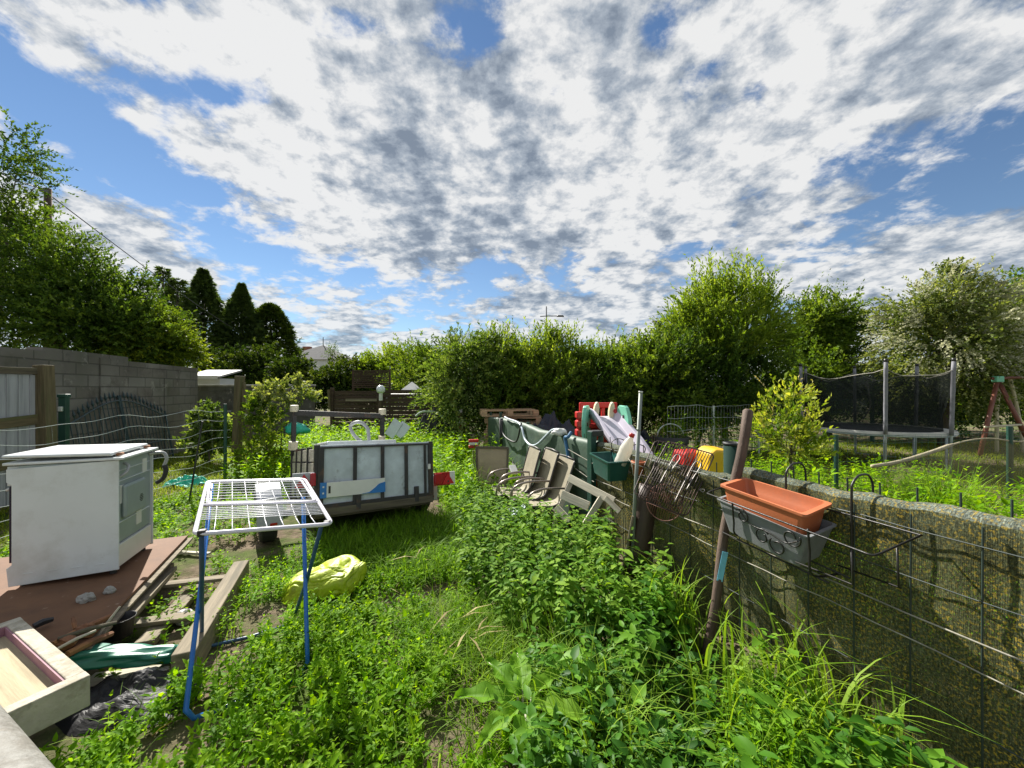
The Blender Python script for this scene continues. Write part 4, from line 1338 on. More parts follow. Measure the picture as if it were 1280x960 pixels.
def make_fence():
    t = thing('screened_fence', 'mesh garden fence wrapped in green windbreak cloth with yellow lichen along the right', 'fence', FP(3))
    def cloth(d0, d1, th, step=.06, sl=slice(None)):
        bm = NB(); L_ = _lc(bm); rows = []
        n = int((d1 - d0) / step)
        for i in range(n + 1):
            d = d0 + (d1 - d0) * i / n
            zt = fence_top(d) - (.010 * abs(math.sin(math.pi * d / .25)) if th < .1 else 0)
            wv = .024 * mnoise.noise(V((d * 3, 0, 2))) + .010 * mnoise.noise(V((d * 8, 0, 7))) + .005 * math.sin(d * 31.4)
            prof = [(0.004 + wv, .0), (0.006 + wv, .25), (.012 + wv, .48), (.0 + wv, .56), (.012 + wv, .66), (.004 + wv, .85), (.006 + wv, zt - .10)]
            for k in range(9):
                a = math.pi * k / 8
                prof.append((-th / 2 + math.cos(a) * (th / 2 + .006) + wv, zt - .055 + math.sin(a) * .045 + .008 * mnoise.noise(V((d * 7, k * .5, 0))) + .007 * mnoise.noise(V((d * 17, k, 5)))))
            prof += [(-th - .01, zt - .16), (-th - .012, zt - .24)]
            row = []; acc = 0
            for k, (o, z) in enumerate(prof):
                if k: acc += math.hypot(o - prof[k - 1][0], z - prof[k - 1][1])
                if k in range(len(prof))[sl]:
                    v = bm.verts.new(FP(d, o, z)); v[L_] = V((d / .949, 0, acc)); row.append(v)
            rows.append(row)
        for i in range(n):
            for k in range(len(rows[0]) - 1):
                bm.faces.new((rows[i][k], rows[i + 1][k], rows[i + 1][k + 1], rows[i][k + 1]))
        return bm
    obj('windbreak_cloth', cloth(-.6, 3.95, .085, .03, slice(0, 9)), M_net, t, smooth=True)
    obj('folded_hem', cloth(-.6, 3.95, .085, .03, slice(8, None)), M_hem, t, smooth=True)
    obj('green_tarp', cloth(3.98, 8.05, .11, .12), M_fencetarp, t, smooth=True)
    # rigid mesh: its rods show on our face and stand up past the cloth at the back
    bm = NB(); d = -.5
    while d < 4.0:
        zt = fence_top(d)
        tube(bm, [FP(d, .020, .02), FP(d, .024, .5), FP(d, .018, zt - .06)], .0036, 5)
        d += .19
    obj('mesh_rods', bm, M_wirefence, t)
    bm = NB(); d = -.5
    while d < 6.5:
        zt = fence_top(d)
        tube(bm, [FP(d, -.108, zt - .3), FP(d, -.102, zt + .035)], .004, 5)
        d += .125
    obj('rod_ends', bm, M_wirefence, t)
    for z in (.30, .78, .98):
        bm = NB(); tube(bm, [FP(-.5 + .15 * i, .024, z + .006 * mnoise.noise(V((i * .7, z * 9, 0)))) for i in range(31)], .0026, 5); obj('mesh_wire', bm, M_wirefence, t)
    for z in (.525, .63):  # cloth seams; their sunlit upper edges put in as pale tubes
        bm = NB(); tube(bm, [FP(-.5 + .1 * i, .027, z + .012 * mnoise.noise(V((i * .4, z * 9, 0)))) for i in range(46)], .0028 if z < .6 else .0035, 6); obj('pale_line', bm, M_strand, t, smooth=True)
    for d, h in ((1.2, 1.05), (3.98, 1.08), (6.0, 1.04), (7.4, 1.12), (8.08, 1.12)):
        bm = NB(); tube(bm, [FP(d, -.06, 0), FP(d, -.06, h)], .028, 8); obj('fence_post', bm, M_greenpost, t)
    bm = NB(); box(bm, FP(3.98, .045, .56), (.09, .06, 1.12), math.atan2(FE.y, FE.x)); obj('fence_post', bm, M_greenpost, t, bevel=.006)
    bm = NB(); box(bm, FP(3.98, .0, 1.10), (.10, .13, .055), math.atan2(FE.y, FE.x)); obj('post_cap', bm, M_blackcap, t, bevel=.006)
    bm = NB(); tube(bm, [FP(7.1, .02, .4), FP(7.1, .03, 1.02)], .035, 8); obj('fence_post', bm, M_hose, t, smooth=True)


make_fence()

# ------------------------------------------------------------------ bracket, grey box and terracotta trough
M_terra = mat('terracotta_plastic', (.46, .135, .050), .55, .12, 3, .06, 60, col2=(.34, .12, .06), thr=(.5, .75), scale2=5, lc=True, col3=(.44, .22, .12), thr3=(.62, .78), scale3=9)
M_greybox = mat('grey_box_plastic', (.19, .20, .205), .65, .12, 5, .1, 60, col2=(.13, .14, .14), thr=(.5, .7), scale2=7, lc=True)
M_rod = mat('black_iron_rod', (.014, .013, .012), .42, .3, 30, .15, 120, col2=(.07, .04, .025), thr=(.6, .72), scale2=20)


def trough(bm, P00, P10, P11, P01, depth, tin, th=.006, rim=.012, lipz=.012, down=None):
    """open tapered container. P: rim corners near, depth along 'down', bottom shrunk by tin (fraction)"""
    C = (P00 + P10 + P11 + P01) / 4
    dn = down or V((0, 0, -1))
    def loop(s, k, r=0.02, n=4):
        """rounded rectangle scaled by (1-s) about the centre and moved down by k"""
        out = []
        Q = [C + (p - C) * (1 - s) + dn * k for p in (P00, P10, P11, P01)]
        for i in range(4):
            p0, p1, p2 = Q[i - 1], Q[i], Q[(i + 1) % 4]
            a_ = p1 + (p0 - p1).normalized() * r; b_ = p1 + (p2 - p1).normalized() * r
            for j in range(n + 1):
                u = j / n; out.append(a_ * (1 - u) ** 2 + p1 * 2 * u * (1 - u) + b_ * u * u)
        return out
    w = min((P01 - P00).length, (P10 - P00).length)
    s_r = -rim * 2 / w * .55
    loft(bm, [loop(tin, depth), loop(tin * .5, depth * .5), loop(.02, lipz * 1.3), loop(s_r, lipz), loop(s_r, 0), loop(.035, 0), loop(.05, .02), loop(.05 + tin * .35, depth * .4), loop(.06 + tin * .4, depth * .42), loop(tin + .05, depth * .93)])


def make_planter():
    bk0, bk1 = FP(2.30, .04, 1.025), FP(1.87, .04, 1.005)      # rim corners on the fence side, far and near
    fr0, fr1 = FP(2.30, .215, .998), FP(1.87, .215, .968)
    bm = NB(); trough(bm, fr1, fr0, bk0, bk1, .15, .14)
    single('window_trough', bm, M_terra, 'terracotta window trough sitting in the grey box on the fence', 'planter', (fr0 + bk1) / 2 - V((0, 0, .15)), smooth=True)
    o = COL.objects['window_trough']
    md = o.modifiers.new('split', 'EDGE_SPLIT'); md.split_angle = math.radians(38)
    # grey box below
    bk0, bk1 = FP(2.32, .035, .945), FP(1.84, .035, .91); fr0, fr1 = FP(2.32, .232, .915), FP(1.84, .232, .872)
    bm = NB(); trough(bm, fr1, fr0, bk0, bk1, .17, .22, rim=.004, lipz=.006)
    g = single('grey_box', bm, M_greybox, 'grey tapered box held in the iron bracket under the terracotta trough', 'planter box', (fr0 + bk1) / 2 - V((0, 0, .17)), smooth=True)
    md = g.modifiers.new('split', 'EDGE_SPLIT'); md.split_angle = math.radians(38)
    # wrought iron bracket
    t = thing('planter_bracket', 'black wrought iron planter bracket with scrolls hooked over the screened fence', 'bracket', FP(1.9, .15, .7))
    zr = lambda d: .915 + (d - 1.6) * .02
    r = .0045
    A0, A1 = FP(2.40, .25, zr(2.4)), FP(1.60, .245, zr(1.6) - .02)
    B0, B1 = FP(2.40, .03, zr(2.4) + .03), FP(1.555, .03, zr(1.6) + .05)
    c1 = A1 + FE * .04; c2 = A1 - FN * .05
    bm = NB(); tube(bm, [B0, A0 + FN * -.05, A0 + FE * -.03] + [A0.lerp(A1, .5)] + spline([c1, A1, c2], 4) + [B1, FP(1.80, .03, zr(1.8) + .05), B0], r, 8); obj('top_rail', bm, M_rod, t, smooth=True)
    # hooks over the top
    for d in (2.075, 1.785):
        zt = fence_top(d)
        pts = [FP(d, .03, .70), FP(d, .03, zr(d)), FP(d, .03, zt - .01), FP(d, .025, zt + .03), FP(d, -.01, zt + .062), FP(d, -.05, zt + .07), FP(d, -.09, zt + .062), FP(d, -.118, zt + .02), FP(d, -.12, zt - .06)]
        bm = NB(); tube(bm, spline(pts, 5), .0052, 8); obj('hook', bm, M_rod, t, smooth=True)
    for d in (2.21, 1.83):
        lo = .74 if d > 2 else .70
        bm = NB(); tube(bm, spline([FP(d, .245, zr(d) - .005), FP(d, .235, .82), FP(d, .215, lo), FP(d, .03, lo - .02)], 5), .0052, 8); obj('upright', bm, M_rod, t, smooth=True)
    for o1 in (.05, .19):
        bm = NB(); tube(bm, [FP(2.32, o1, .712), FP(1.78, o1, .685)], .0045, 6); obj('base_rod', bm, M_rod, t, smooth=True)
    bm = NB(); tube(bm, [FP(1.67, .24, zr(1.65) - .02), FP(1.67, .23, .74), FP(1.68, .22, .735), FP(1.90, .22, .73)], .004, 6); obj('side_loop', bm, M_rod, t, smooth=True)
    bm = NB(); tube(bm, [FP(1.585, .12, zr(1.6)), FP(1.585, .11, .755), FP(1.585, .10, .75), FP(1.80, .09, .74)], .004, 6); obj('side_loop', bm, M_rod, t, smooth=True)
    # scrolls on the front
    def sp(u, z): return FP(2.21 - u * .38, .247 - (.90 - z) * .13, z)
    def scroll(cu, cz, r0, a0, turns, sgn=1, n=26):
        return [sp(cu + math.cos(a0 + sgn * turns * 2 * math.pi * i / n) * r0 * (1 - .55 * i / n) / .40, cz + math.sin(a0 + sgn * turns * 2 * math.pi * i / n) * r0 * (1 - .55 * i / n)) for i in range(n + 1)]
    for cu, cz, r0, a0, tr, sg in ((.15, .868, .042, 2.6, 1.05, -1), (.42, .795, .042, .6, 1.05, 1), (.62, .775, .044, 2.4, 1.0, 1), (.80, .845, .046, .4, 1.05, -1)):
        bm = NB(); tube(bm, scroll(cu, cz, r0, a0, tr, sg), .004, 6); obj('scroll', bm, M_rod, t, smooth=True)
    bm = NB(); tube(bm, spline([sp(.10, .905), sp(.25, .84), sp(.5, .83), sp(.72, .81), sp(.88, .84)], 6), .0035, 6); obj('scroll_stem', bm, M_rod, t, smooth=True)


make_planter()

# ------------------------------------------------------------------ stick, pole, stump post
M_stick = mat('brown_branch', (.085, .054, .038), .75, .25, 4, .4, 30, lc=True, stretch=(1.2, 9, 9), col2=(.14, .095, .07), thr=(.5, .7), scale2=2)
M_pole = mat('galvanised_tube', (.20, .225, .20), .55, .15, 14, .08, metal=.2, col2=(.25, .26, .24), thr=(.5, .7), lc=True)
M_brownpost = mat('dark_brown_post', (.065, .04, .03), .55, .25, 5, .2, 25, lc=True, stretch=(1, 7, 7))
a, b = W(880, 822, 2.20), W(934, 514, 2.36); a.z = 0.0
pts = [a.lerp(b, i / 10) + V((.012 * math.sin(i * .9), 0, 0)) for i in range(11)]
t = thing('wooden_stick', 'stout brown stick leaning on the fence with a pale blue tag', 'stick', a)
bm = NB(); tube(bm, pts + [pts[-1] + (b - a).normalized() * .012], [.024 + .005 * i / 10 for i in range(11)] + [.018], 12); obj('shaft', bm, M_stick, t, smooth=True)
c = a.lerp(b, .36)
bm = NB(); bar(bm, c + V((-.02, -.029, -.07)), c + V((.012, -.032, .10)), .03, .003, V((-.3, -1, 0))); obj('blue_tag', bm, mat('pale_blue_tag', (.16, .46, .62), .35, .25, 12, .1, col2=(.5, .62, .68), thr=(.5, .6)), t)
a, b = W(788, 722, 2.98), W(801, 489, 2.98)
a.z = 0
t = thing('metal_pole', 'thin galvanised metal pole standing in the nettles by the fence', 'pole', a)
bm = NB(); tube(bm, [a, b - (b - a).normalized() * .012], .0145, 12); obj('tube', bm, M_pole, t, smooth=True)
bm = NB(); tube(bm, [b - (b - a).normalized() * .012, b], .0165, 12); obj('end_cap', bm, M_white2, t, smooth=True)
bm = NB(); c = a.lerp(b, .8); tube(bm, [c, c + (b - a).normalized() * .02], .0165, 12); obj('joint_ring', bm, M_pole, t, smooth=True)
a, b = W(790, 724, 3.02), W(812, 607, 3.04); a.z = 0
t = thing('leaning_post', 'thick dark brown round post leaning behind the galvanised pole', 'post', a)
bm = NB(); tube(bm, [a.lerp(b, i / 6) for i in range(7)], [.086, .085, .083, .082, .081, .08, .078], 18); obj('shaft', bm, M_brownpost, t, smooth=True)
bm = NB(); u = (b - a).normalized(); bar(bm, a + V((-.095, -.03, .02)), a.lerp(b, .72) + V((-.092, -.03, 0)), .02, .09, V((-.5, -.8, 0))); obj('bare_strip', bm, M_plank, t, bevel=.006)

# ------------------------------------------------------------------ grill racks
M_grill = mat('rusty_grill_wire', (.040, .027, .022), .5, .4, 20, .2, metal=.4, col2=(.14, .08, .05), thr=(.5, .7), scale2=9)
M_chrome = mat('bright_wire', (.30, .28, .26), .45, .2, 20, .05, metal=.5, col2=(.16, .12, .09), thr=(.5, .7), scale2=9)


def make_grill(name, label, c0, u, v, w, h, nrod, mt, r=.0022, bow=.0):
    """grid of rods: origin c0, u across (width w), v along the rods (height h)"""
    t = thing(name, label, 'grill rack', c0)
    n = u.cross(v).normalized()
    rr = .035
    def q(x, y): return c0 + u * x + v * y + n * (bow * math.sin(math.pi * x / w))
    loop = []
    for cx_, cy_, a0 in ((rr, rr, math.pi), (w - rr, rr, 1.5 * math.pi), (w - rr, h - rr, 0), (rr, h - rr, .5 * math.pi)):
        for k in range(7): loop.append(q(cx_ + rr * math.cos(a0 + k * math.pi / 12), cy_ + rr * math.sin(a0 + k * math.pi / 12)))
    bm = NB(); tube(bm, loop + loop[:2], r * 1.5, 6, False); obj('frame', bm, mt, t, smooth=True)
    bm = NB()
    for i in range(1, nrod):
        x = w * i / nrod
        tube(bm, [q(x, 0.001) + n * r * 2, q(x, h - .001) + n * r * 2], r, 5)
    for y in (h * .33, h * .66):
        tube(bm, [q(0, y), q(w * .5, y), q(w, y)], r * 1.1, 5)
    obj('rods', bm, mt, t, smooth=True)
    return t, q, n


# rack leans on the fence: lower left corner, upper left corner and the right edge from the photograph
g0, g1, g2 = W(797, 622, 2.72), W(832, 551, 2.98), W(858, 646, 2.50)
gu = (g2 - g0); gw = gu.length; gu.normalize()
gv = (g1 - g0); gh = gv.length; gv = (gv - gu * gv.dot(gu)).normalized()
t, q, n_ = make_grill('grill_rack', 'brown wire grill rack with handles propped on the fence by the galvanised pole', g0, gu, gv, gw, gh, 19, M_grill, .0033)
sg = 1 if n_.y < 0 else -1
for x0, y0, y1, dx in ((gw * .28, gh * .30, gh * .80, .045), (gw * .70, gh * .12, gh * .78, .05)):
    bm = NB()
    o_ = n_ * .012 * sg
    tube(bm, spline([q(x0, y0) + o_, q(x0 + .004, (y0 + y1) / 2) + o_ * 1.6, q(x0 + .01, y1 - .02) + o_ * 2, q(x0 + dx / 2 + .01, y1) + o_ * 2, q(x0 + dx + .005, y1 - .03) + o_ * 2, q(x0 + dx - .008, (y0 + y1) / 2 + .03) + o_ * 1.6, q(x0 + dx * .7, y0 + .12) + o_], 5), .0035, 7)
    obj('handle', bm, M_chrome, t, smooth=True)
bm = NB(); e_ = q(gw + .02, gh * .42); tube(bm, [e_ + gu * (-.02) , e_ + gu * .01 + gv * .012, e_ + gu * .016, e_ + gu * .008 - gv * .014, e_ - gu * .02], .003, 6); obj('side_catch', bm, M_chrome, t, smooth=True)
make_grill('grill_rack', 'second brown wire rack tucked behind the grill rack with handles', g0 + FE * .11 + gu * .03 + gv * .015, (gu + gv * .10).normalized(), (gv - gu * .10).normalized(), gw * .98, gh * .95, 10, M_grill, .0026)
def round_grill():
    c = W(830, 628, 2.74); u = (gu * .9 + FE * -.1).normalized(); v = (V((.1, .25, .95)) - u * V((.1, .25, .95)).dot(u)).normalized()
    t = thing('round_grill', 'round rusty grill hanging below the rectangular wire racks', 'grill', c)
    R_ = .125
    M_rg = mat('red_rusty_wire', (.22, .085, .055), .6, .35, 20, .2, col2=(.10, .05, .04), thr=(.5, .7), scale2=9)
    bm = NB(); tube(bm, [c + u * R_ * math.cos(a) + v * R_ * math.sin(a) for a in [k * math.pi / 16 for k in range(34)]], .0035, 6, False); obj('ring', bm, M_rg, t, smooth=True)
    bm = NB()
    for i in range(-7, 8):
        x = R_ * i / 8; y = math.sqrt(R_ * R_ - x * x); tube(bm, [c + u * x - v * y, c + u * x + v * y], .0022, 5)
    for x in (-.35, .35):
        y = R_ * math.sqrt(1 - x * x); tube(bm, [c + v * R_ * x - u * y, c + v * R_ * x + u * y], .0025, 5)
    obj('rods', bm, M_rg, t, smooth=True)


round_grill()

# ------------------------------------------------------------------ green hanging trough with bottle and pot
M_green_pl = mat('dark_green_plastic', (.012, .075, .062), .38, .15, 4, .05, 40, col2=(.03, .11, .09), thr=(.5, .7))
p00, p10 = V((.735, 3.62, .955)), V((.80, 3.20, .945))
bk0_, bk1_ = p00 - FN * .23 + V((0, 0, .0)), p10 - FN * .23
bm = NB(); trough(bm, p10, p00, bk0_, bk1_, .175, .2, rim=.012)
o = single('green_trough', bm, M_green_pl, 'dark green plant trough hung on the fence with a bottle in it', 'planter', (p00 + bk1_) / 2 - V((0, 0, .175)), smooth=True)
o.modifiers.new('split', 'EDGE_SPLIT').split_angle = math.radians(38)
M_bottle, nt, out = newmat('milky_bottle_plastic')
b_ = nd(nt, 'ShaderNodeBsdfPrincipled'); b_.inputs['Base Color'].default_value = (.78, .77, .72, 1); b_.inputs['Roughness'].default_value = .25
tr = nd(nt, 'ShaderNodeBsdfTranslucent'); tr.inputs[0].default_value = (.85, .8, .68, 1)
ms = nd(nt, 'ShaderNodeMixShader'); ms.inputs[0].default_value = .45
nt.links.new(b_.outputs[0], ms.inputs[1]); nt.links.new(tr.outputs[0], ms.inputs[2]); nt.links.new(ms.outputs[0], out.inputs[0])
b0, b1 = W(775, 580, 3.30), W(789.5, 545, 3.30)
ax = (b1 - b0).normalized(); sx_ = ax.cross(V((0, 1, 0))).normalized(); Mb = Matrix.Translation(b0) @ Matrix((sx_, ax.cross(sx_), ax)).transposed().to_4x4()
t = thing('plastic_bottle', 'milky plastic bottle with a red cap leaning in the green trough', 'bottle', b0)
Lb = (b1 - b0).length
bm = NB(); lathe(bm, [(.030, -.02), (.052, 0), (.055, .03), (.052, .05), (.055, .07), (.052, .09), (.055, .12), (.054, Lb * .55), (.040, Lb * .78), (.022, Lb * .92), (.019, Lb)], n=20, M=Mb); obj('body', bm, M_bottle, t, smooth=True)
bm = NB(); lathe(bm, [(.022, Lb - .012), (.023, Lb + .02), (.018, Lb + .024)], n=16, M=Mb); obj('cap', bm, mat('red_cap', (.50, .025, .02), .4, .1, 8, .05), t, smooth=True)
c = W(798, 588, 3.14)
bm = NB(); lathe(bm, [(.038, 0), (.05, .085), (.058, .085), (.058, .105), (.048, .105), (.042, .03)], c - V((0, 0, .03)), 18)
single('flower_pot', bm, M_terra, 'small brown clay pot in a wire holder beside the green trough', 'pot', c, smooth=True)
t = thing('pot_holder', 'thin pale wire pot holder hooked on the end of the green trough', 'pot holder', c - V((0, 0, .04)))
bm = NB()
hq = [c + V((-.075, -.07, .07)), c + V((.06, -.085, .03)), c + V((.07, .06, .05)), c + V((-.06, .07, .085))]
tube(bm, hq + [hq[0]], .003, 6); obj('rim', bm, M_strand, t, smooth=True)
bm = NB(); tube(bm, [hq[0], c + V((-.06, -.06, -.03)), c + V((.05, -.07, -.05)), hq[1]], .003, 6); obj('cradle', bm, M_strand, t, smooth=True)
# wire hoops along the fence top near the trough
for i, d in enumerate((3.35, 3.62)):
    zt = fence_top(d); bm = NB()
    tube(bm, spline([FP(d, .02, zt - .12), FP(d + .04, .03, zt), FP(d + .02, -.03, zt + .045), FP(d - .04, -.07, zt + .02), FP(d - .05, -.02, zt - .07)], 5), .0045, 6)
    single('wire_hoop', bm, M_rod, ('black wire hoop over the fence just behind the milky bottle', 'black wire hoop over the fence farthest along the green trough')[i], 'hoop', FP(d, 0, zt), smooth=True)

# hoses and straps on the far part of the fence
M_whitehose = mat('blue_white_hose', (.52, .60, .66), .4, .15, 20, .05)
def zf(d, o=.03, z=None): return FP(d, o, (z if z is not None else FTOP))
bm = NB(); tube(bm, spline([zf(6.9, .02, 1.06), zf(6.75, .02, 1.04), zf(6.2, .03, 1.02), zf(6.0, .04, .95), zf(5.85, .05, .80), zf(5.6, .05, .74), zf(5.35, .05, .80), zf(5.1, .04, .94), zf(4.95, .02, 1.03), zf(4.8, -.02, 1.05)], 6), .017, 8)
single('garden_hose', bm, M_whitehose, 'pale blue garden hose hanging in a loop on the green tarp fence', 'hose', zf(5.8, .05, .7), smooth=True)
bm = NB(); tube(bm, spline([zf(6.95, .05, 1.0), zf(6.9, .06, .78), zf(6.6, .06, .70), zf(6.2, .06, .72), zf(6.05, .05, .95), zf(6.05, .03, 1.03)], 6), .014, 8)
single('garden_hose', bm, M_hose, 'dark hose looped at the far end of the green tarp fence', 'hose', zf(6.5, .05, .7), smooth=True)
c = zf(4.75, .03, 1.03); bm = NB(); rock(bm, c, (.085, .06, .05), 2.2); single('plastic_bag', bm, M_white2, 'small white plastic bag tied on the fence top', 'bag', c, smooth=True)
M_bluerope = mat('blue_rope', (.03, .12, .24), .7, .3, 30, .2)
bm = NB(); tube(bm, spline([zf(4.5, .0, 1.05), zf(4.48, .05, 1.0), zf(4.55, .05, .98), zf(4.50, .05, .85), zf(4.46, .05, .72)], 5), [.02] * 20 + [.012], 7)
single('blue_rope', bm, M_bluerope, 'dark blue rope knotted over the fence beside the white bag', 'rope', zf(4.5, .03, .8), smooth=True)
for i, (z0, z1) in enumerate(((.86, .80), (.70, .62))):
    bm = NB(); tube(bm, [zf(4.5, .05, z0), zf(3.9, .07, z1)], .004, 5)
    single('string', bm, M_strand, ('upper pale string stretched across the cloth fence behind the garden chairs', 'lower pale string stretched across the cloth fence behind the garden chairs')[i], 'string', zf(4.2, .05, z1))

# ------------------------------------------------------------------ garden chairs
M_sling = mat('beige_sling_fabric', (.30, .265, .185), .75, .12, 3, .25, 90, col2=(.22, .19, .13), thr=(.5, .75), scale2=2.5)
M_alu = mat('bronze_aluminium_tube', (.26, .22, .19), .35, .15, 10, .05, metal=.6)
M_chairframe = mat('dark_chair_frame', (.05, .045, .04), .5, .2, 10, .05)


def make_chair(M, label, arm=True):
    """local: x forward (the way one sits facing), y left, z up"""
    t = thing('garden_chair', label, 'garden chair', M=M, group='garden chairs stacked against the fence')
    w = .215
    L = lambda x, y, z: V((x, y, z))
    side = [(-.36, .86), (-.30, .70), (-.22, .48), (-.16, .36), (-.05, .315), (.12, .33), (.26, .335)]
    sp = spline([V((x, 0, z)) for x, z in side], 4)
    def strip(pts, nm):
        bm = NB()
        loops = [[V((p.x, y, p.z)) for p in pts] + [V((p.x - .004, y, p.z - .008)) for p in pts[::-1]] for y in (-w, 0, w)]
        loft(bm, loops); o = obj(nm, bm, M_sling, t, local=True); return o
    strip(sp[:13], 'backrest'); strip(sp[12:], 'seat')
    for y in (-w - .016, w + .016):
        bm = NB(); tube(bm, [V((p.x - .004, y, p.z)) for p in sp], .014, 7); obj('side_frame', bm, M_chairframe, t, smooth=True, local=True)
        bm = NB(); tube(bm, spline([V((-.235, y * 1.08, .53)), V((-.05, y * 1.22, .555)), V((.12, y * 1.25, .555)), V((.25, y * 1.25, .51)), V((.30, y * 1.22, .40)), V((.30, y * 1.15, .2)), V((.31, y * 1.1, .0))], 5), .0135, 8); obj('armrest', bm, M_alu, t, smooth=True, local=True)
        bm = NB(); tube(bm, [V((.02, y * 1.12, .33)), V((-.33, y * 1.12, .0))], .012, 7); obj('rear_leg', bm, M_chairframe, t, smooth=True, local=True)
    bm = NB(); tube(bm, [V((-.37, -w, .87)), V((-.375, 0, .88)), V((-.37, w, .87))], .014, 7); obj('top_rail', bm, M_chairframe, t, smooth=True, local=True)
    return t


def chair_m(x, y, ang, tilt, s=.92, z=0):
    return Matrix.Translation((x, y, z)) @ Matrix.Rotation(math.radians(ang), 4, 'Z') @ Matrix.Rotation(math.radians(tilt), 4, 'Y') @ Matrix.Scale(s, 4)


make_chair(chair_m(.03, 4.85, 196, 4, .90), 'beige sling garden chair nearest the tan framed panel')
make_chair(chair_m(.19, 4.60, 196, 2, .92), 'beige sling garden chair in the middle of the row of three')
make_chair(chair_m(.33, 4.36, 198, 0, .88), 'beige sling garden chair with its back half shaded, beside the broken pale slats')

# tan framed panel and clutter
t = thing('framed_panel', 'tan sheet in a dark brown frame standing in the weeds beside the chairs', 'panel', (-.26, 5.35, 0))
c0, c1, c2, c3 = W(597, 612, 5.3), W(633, 612, 5.15), W(635, 560, 5.3), W(595.5, 559, 5.45)
for p in (c0, c1): p.z = .12
bm = NB(); slab(bm, [c0, c1, c2, c3], .012); obj('tan_sheet', bm, mat('tan_canvas', (.37, .30, .20), .8, .15, 3, .2, 30, col2=(.27, .22, .14), thr=(.48, .62), scale2=2.2), t)
for a, b_ in ((c0, c3), (c1, c2), (c3, c2), (c0, c1)):
    bm = NB(); bar(bm, a, b_, .03, .045, V((0, -1, .2))); obj('frame_bar', bm, M_plank_dark, t, bevel=.003)
for p in (c0, c1):
    bm = NB(); bar(bm, V((p.x, p.y + .02, 0)), p + V((0, .02, .05)), .03, .03, V((0, 1, 0))); obj('leg', bm, M_plank_dark, t)
c = G(643, 605) + V((0, .1, 0)); bm = NB(); rock(bm, c + V((0, 0, .18)), (.13, .1, .17), 9.0); single('black_bag', bm, M_blackplastic, 'black bag lying between the tan panel and the garden chairs', 'bag', c)
bm = NB(); bar(bm, W(640, 582, 5.0), W(644, 592, 4.9), .09, .03); single('white_tray', bm, M_white2, 'small white tray on the black bag behind the chairs', 'tray', W(642, 588, 5.0), bevel=.005)
bm = NB(); bar(bm, G(612, 634, .06), G(628, 640, .06), .15, .05); single('timber', bm, M_plank_pale, 'pale board lying in front of the tan framed panel', 'timber', G(620, 637), bevel=.004)
bm = NB(); bar(bm, G(625, 648, .10), G(655, 638, .25), .30, .02, V((0, -.4, 1))); single('blue_grey_board', bm, mat('blue_grey_board_paint', (.26, .34, .36), .6, .15, 4, .1), 'blue grey board lying under the armrests of the garden chairs', 'board', G(640, 643), bevel=.004)
bm = NB(); bar(bm, W(582, 592, 5.6), W(589, 601, 5.5), .07, .05); single('white_block', bm, M_white2, 'small white block in the weeds left of the tan framed panel', 'block', W(585, 597, 5.5), bevel=.006)

# broken slats leaning on the fence
t = thing('broken_trestle', 'broken pale wooden slat frame leaning on the fence right of the chairs', 'slat frame', (.55, 3.9, 0))
def S(px, py, d): return W(px, py, d)
for (a, b_, w, th) in ((S(711, 597, 3.95), S(768, 627, 3.50), .075, .022), (S(714, 602, 3.99), S(694, 648, 3.86), .05, .03), (S(702, 618, 3.83), S(736, 633, 3.62), .085, .022),
                       (S(752, 622, 3.62), S(731, 656, 3.52), .055, .035), (S(695, 634, 3.84), S(712, 652, 3.70), .07, .022), (S(757, 622, 3.56), S(775, 640, 3.43), .05, .02)):
    bm = NB(); bar(bm, a, b_, th, w, V((.1, .35, .9))); obj('slat', bm, M_plank_pale, t, bevel=.003)
for px, py, d in ((694, 648, 3.86), (731, 656, 3.52)):
    p = S(px, py, d); bm = NB(); bar(bm, p + V((.01, .0, .02)), V((p.x - .03, p.y - .02, -.03)), .05, .03, V((0, 1, 0))); obj('leg', bm, M_plank_pale, t)

# ------------------------------------------------------------------ pallets beyond the fence end
def make_pallets():
    base = V((-.55, 8.35, 0)); ang = math.radians(-6)
    def pallet(M, label):
        t = thing('stacked_pallet', label, 'pallet', M=M, group='pallets stacked behind the fence end')
        for y in (-.35, 0, .35):
            bm = NB(); box(bm, (0, y, .012), (1.2, .1, .022)); obj('bottom_board', bm, M_pallet, t, local=True)
            bm = NB()
            for x in (-.55, 0, .55): box(bm, (x, y, .066), (.1, .1, .086))
            for xx in (0,): pass
            bm.free()
            for x in (-.55, 0, .55):
                bm = NB(); box(bm, (x, y, .066), (.12, .1, .086)); obj('spacer_block', bm, M_pallet, t, local=True)
        for i in range(5):
            bm = NB(); box(bm, (0, -.35 + .175 * i, .121), (1.2, .11, .022)); obj('deck_board', bm, M_pallet, t, local=True)
        return t
    labs = ['bottom wooden pallet of the stack at the far end of the fence', 'second wooden pallet from the bottom of the stack', 'third wooden pallet from the bottom of the stack', 'fourth wooden pallet from the bottom of the stack', 'fifth wooden pallet from the bottom of the stack',
            'sixth wooden pallet from the bottom of the stack', 'uppermost flat wooden pallet of the stack']
    proto = None
    for k, lb in enumerate(labs):
        M = Matrix.Translation(base + V((.62 + random.uniform(-.05, .05), .2 + random.uniform(-.03, .03), .138 * k + .0))) @ Matrix.Rotation(ang + random.uniform(-.05, .05), 4, 'Z')
        if proto is None: proto = pallet(M, lb)
        else: dup(proto, M, lb)
    dup(proto, Matrix.Translation(base + V((.46, .14, .985))) @ Matrix.Rotation(ang + .25, 4, 'Z') @ Matrix.Rotation(math.pi, 4, 'X') @ Matrix.Translation((0, 0, -.134)), 'upturned pallet on top of the stack with its blocks in the air')


make_pallets()

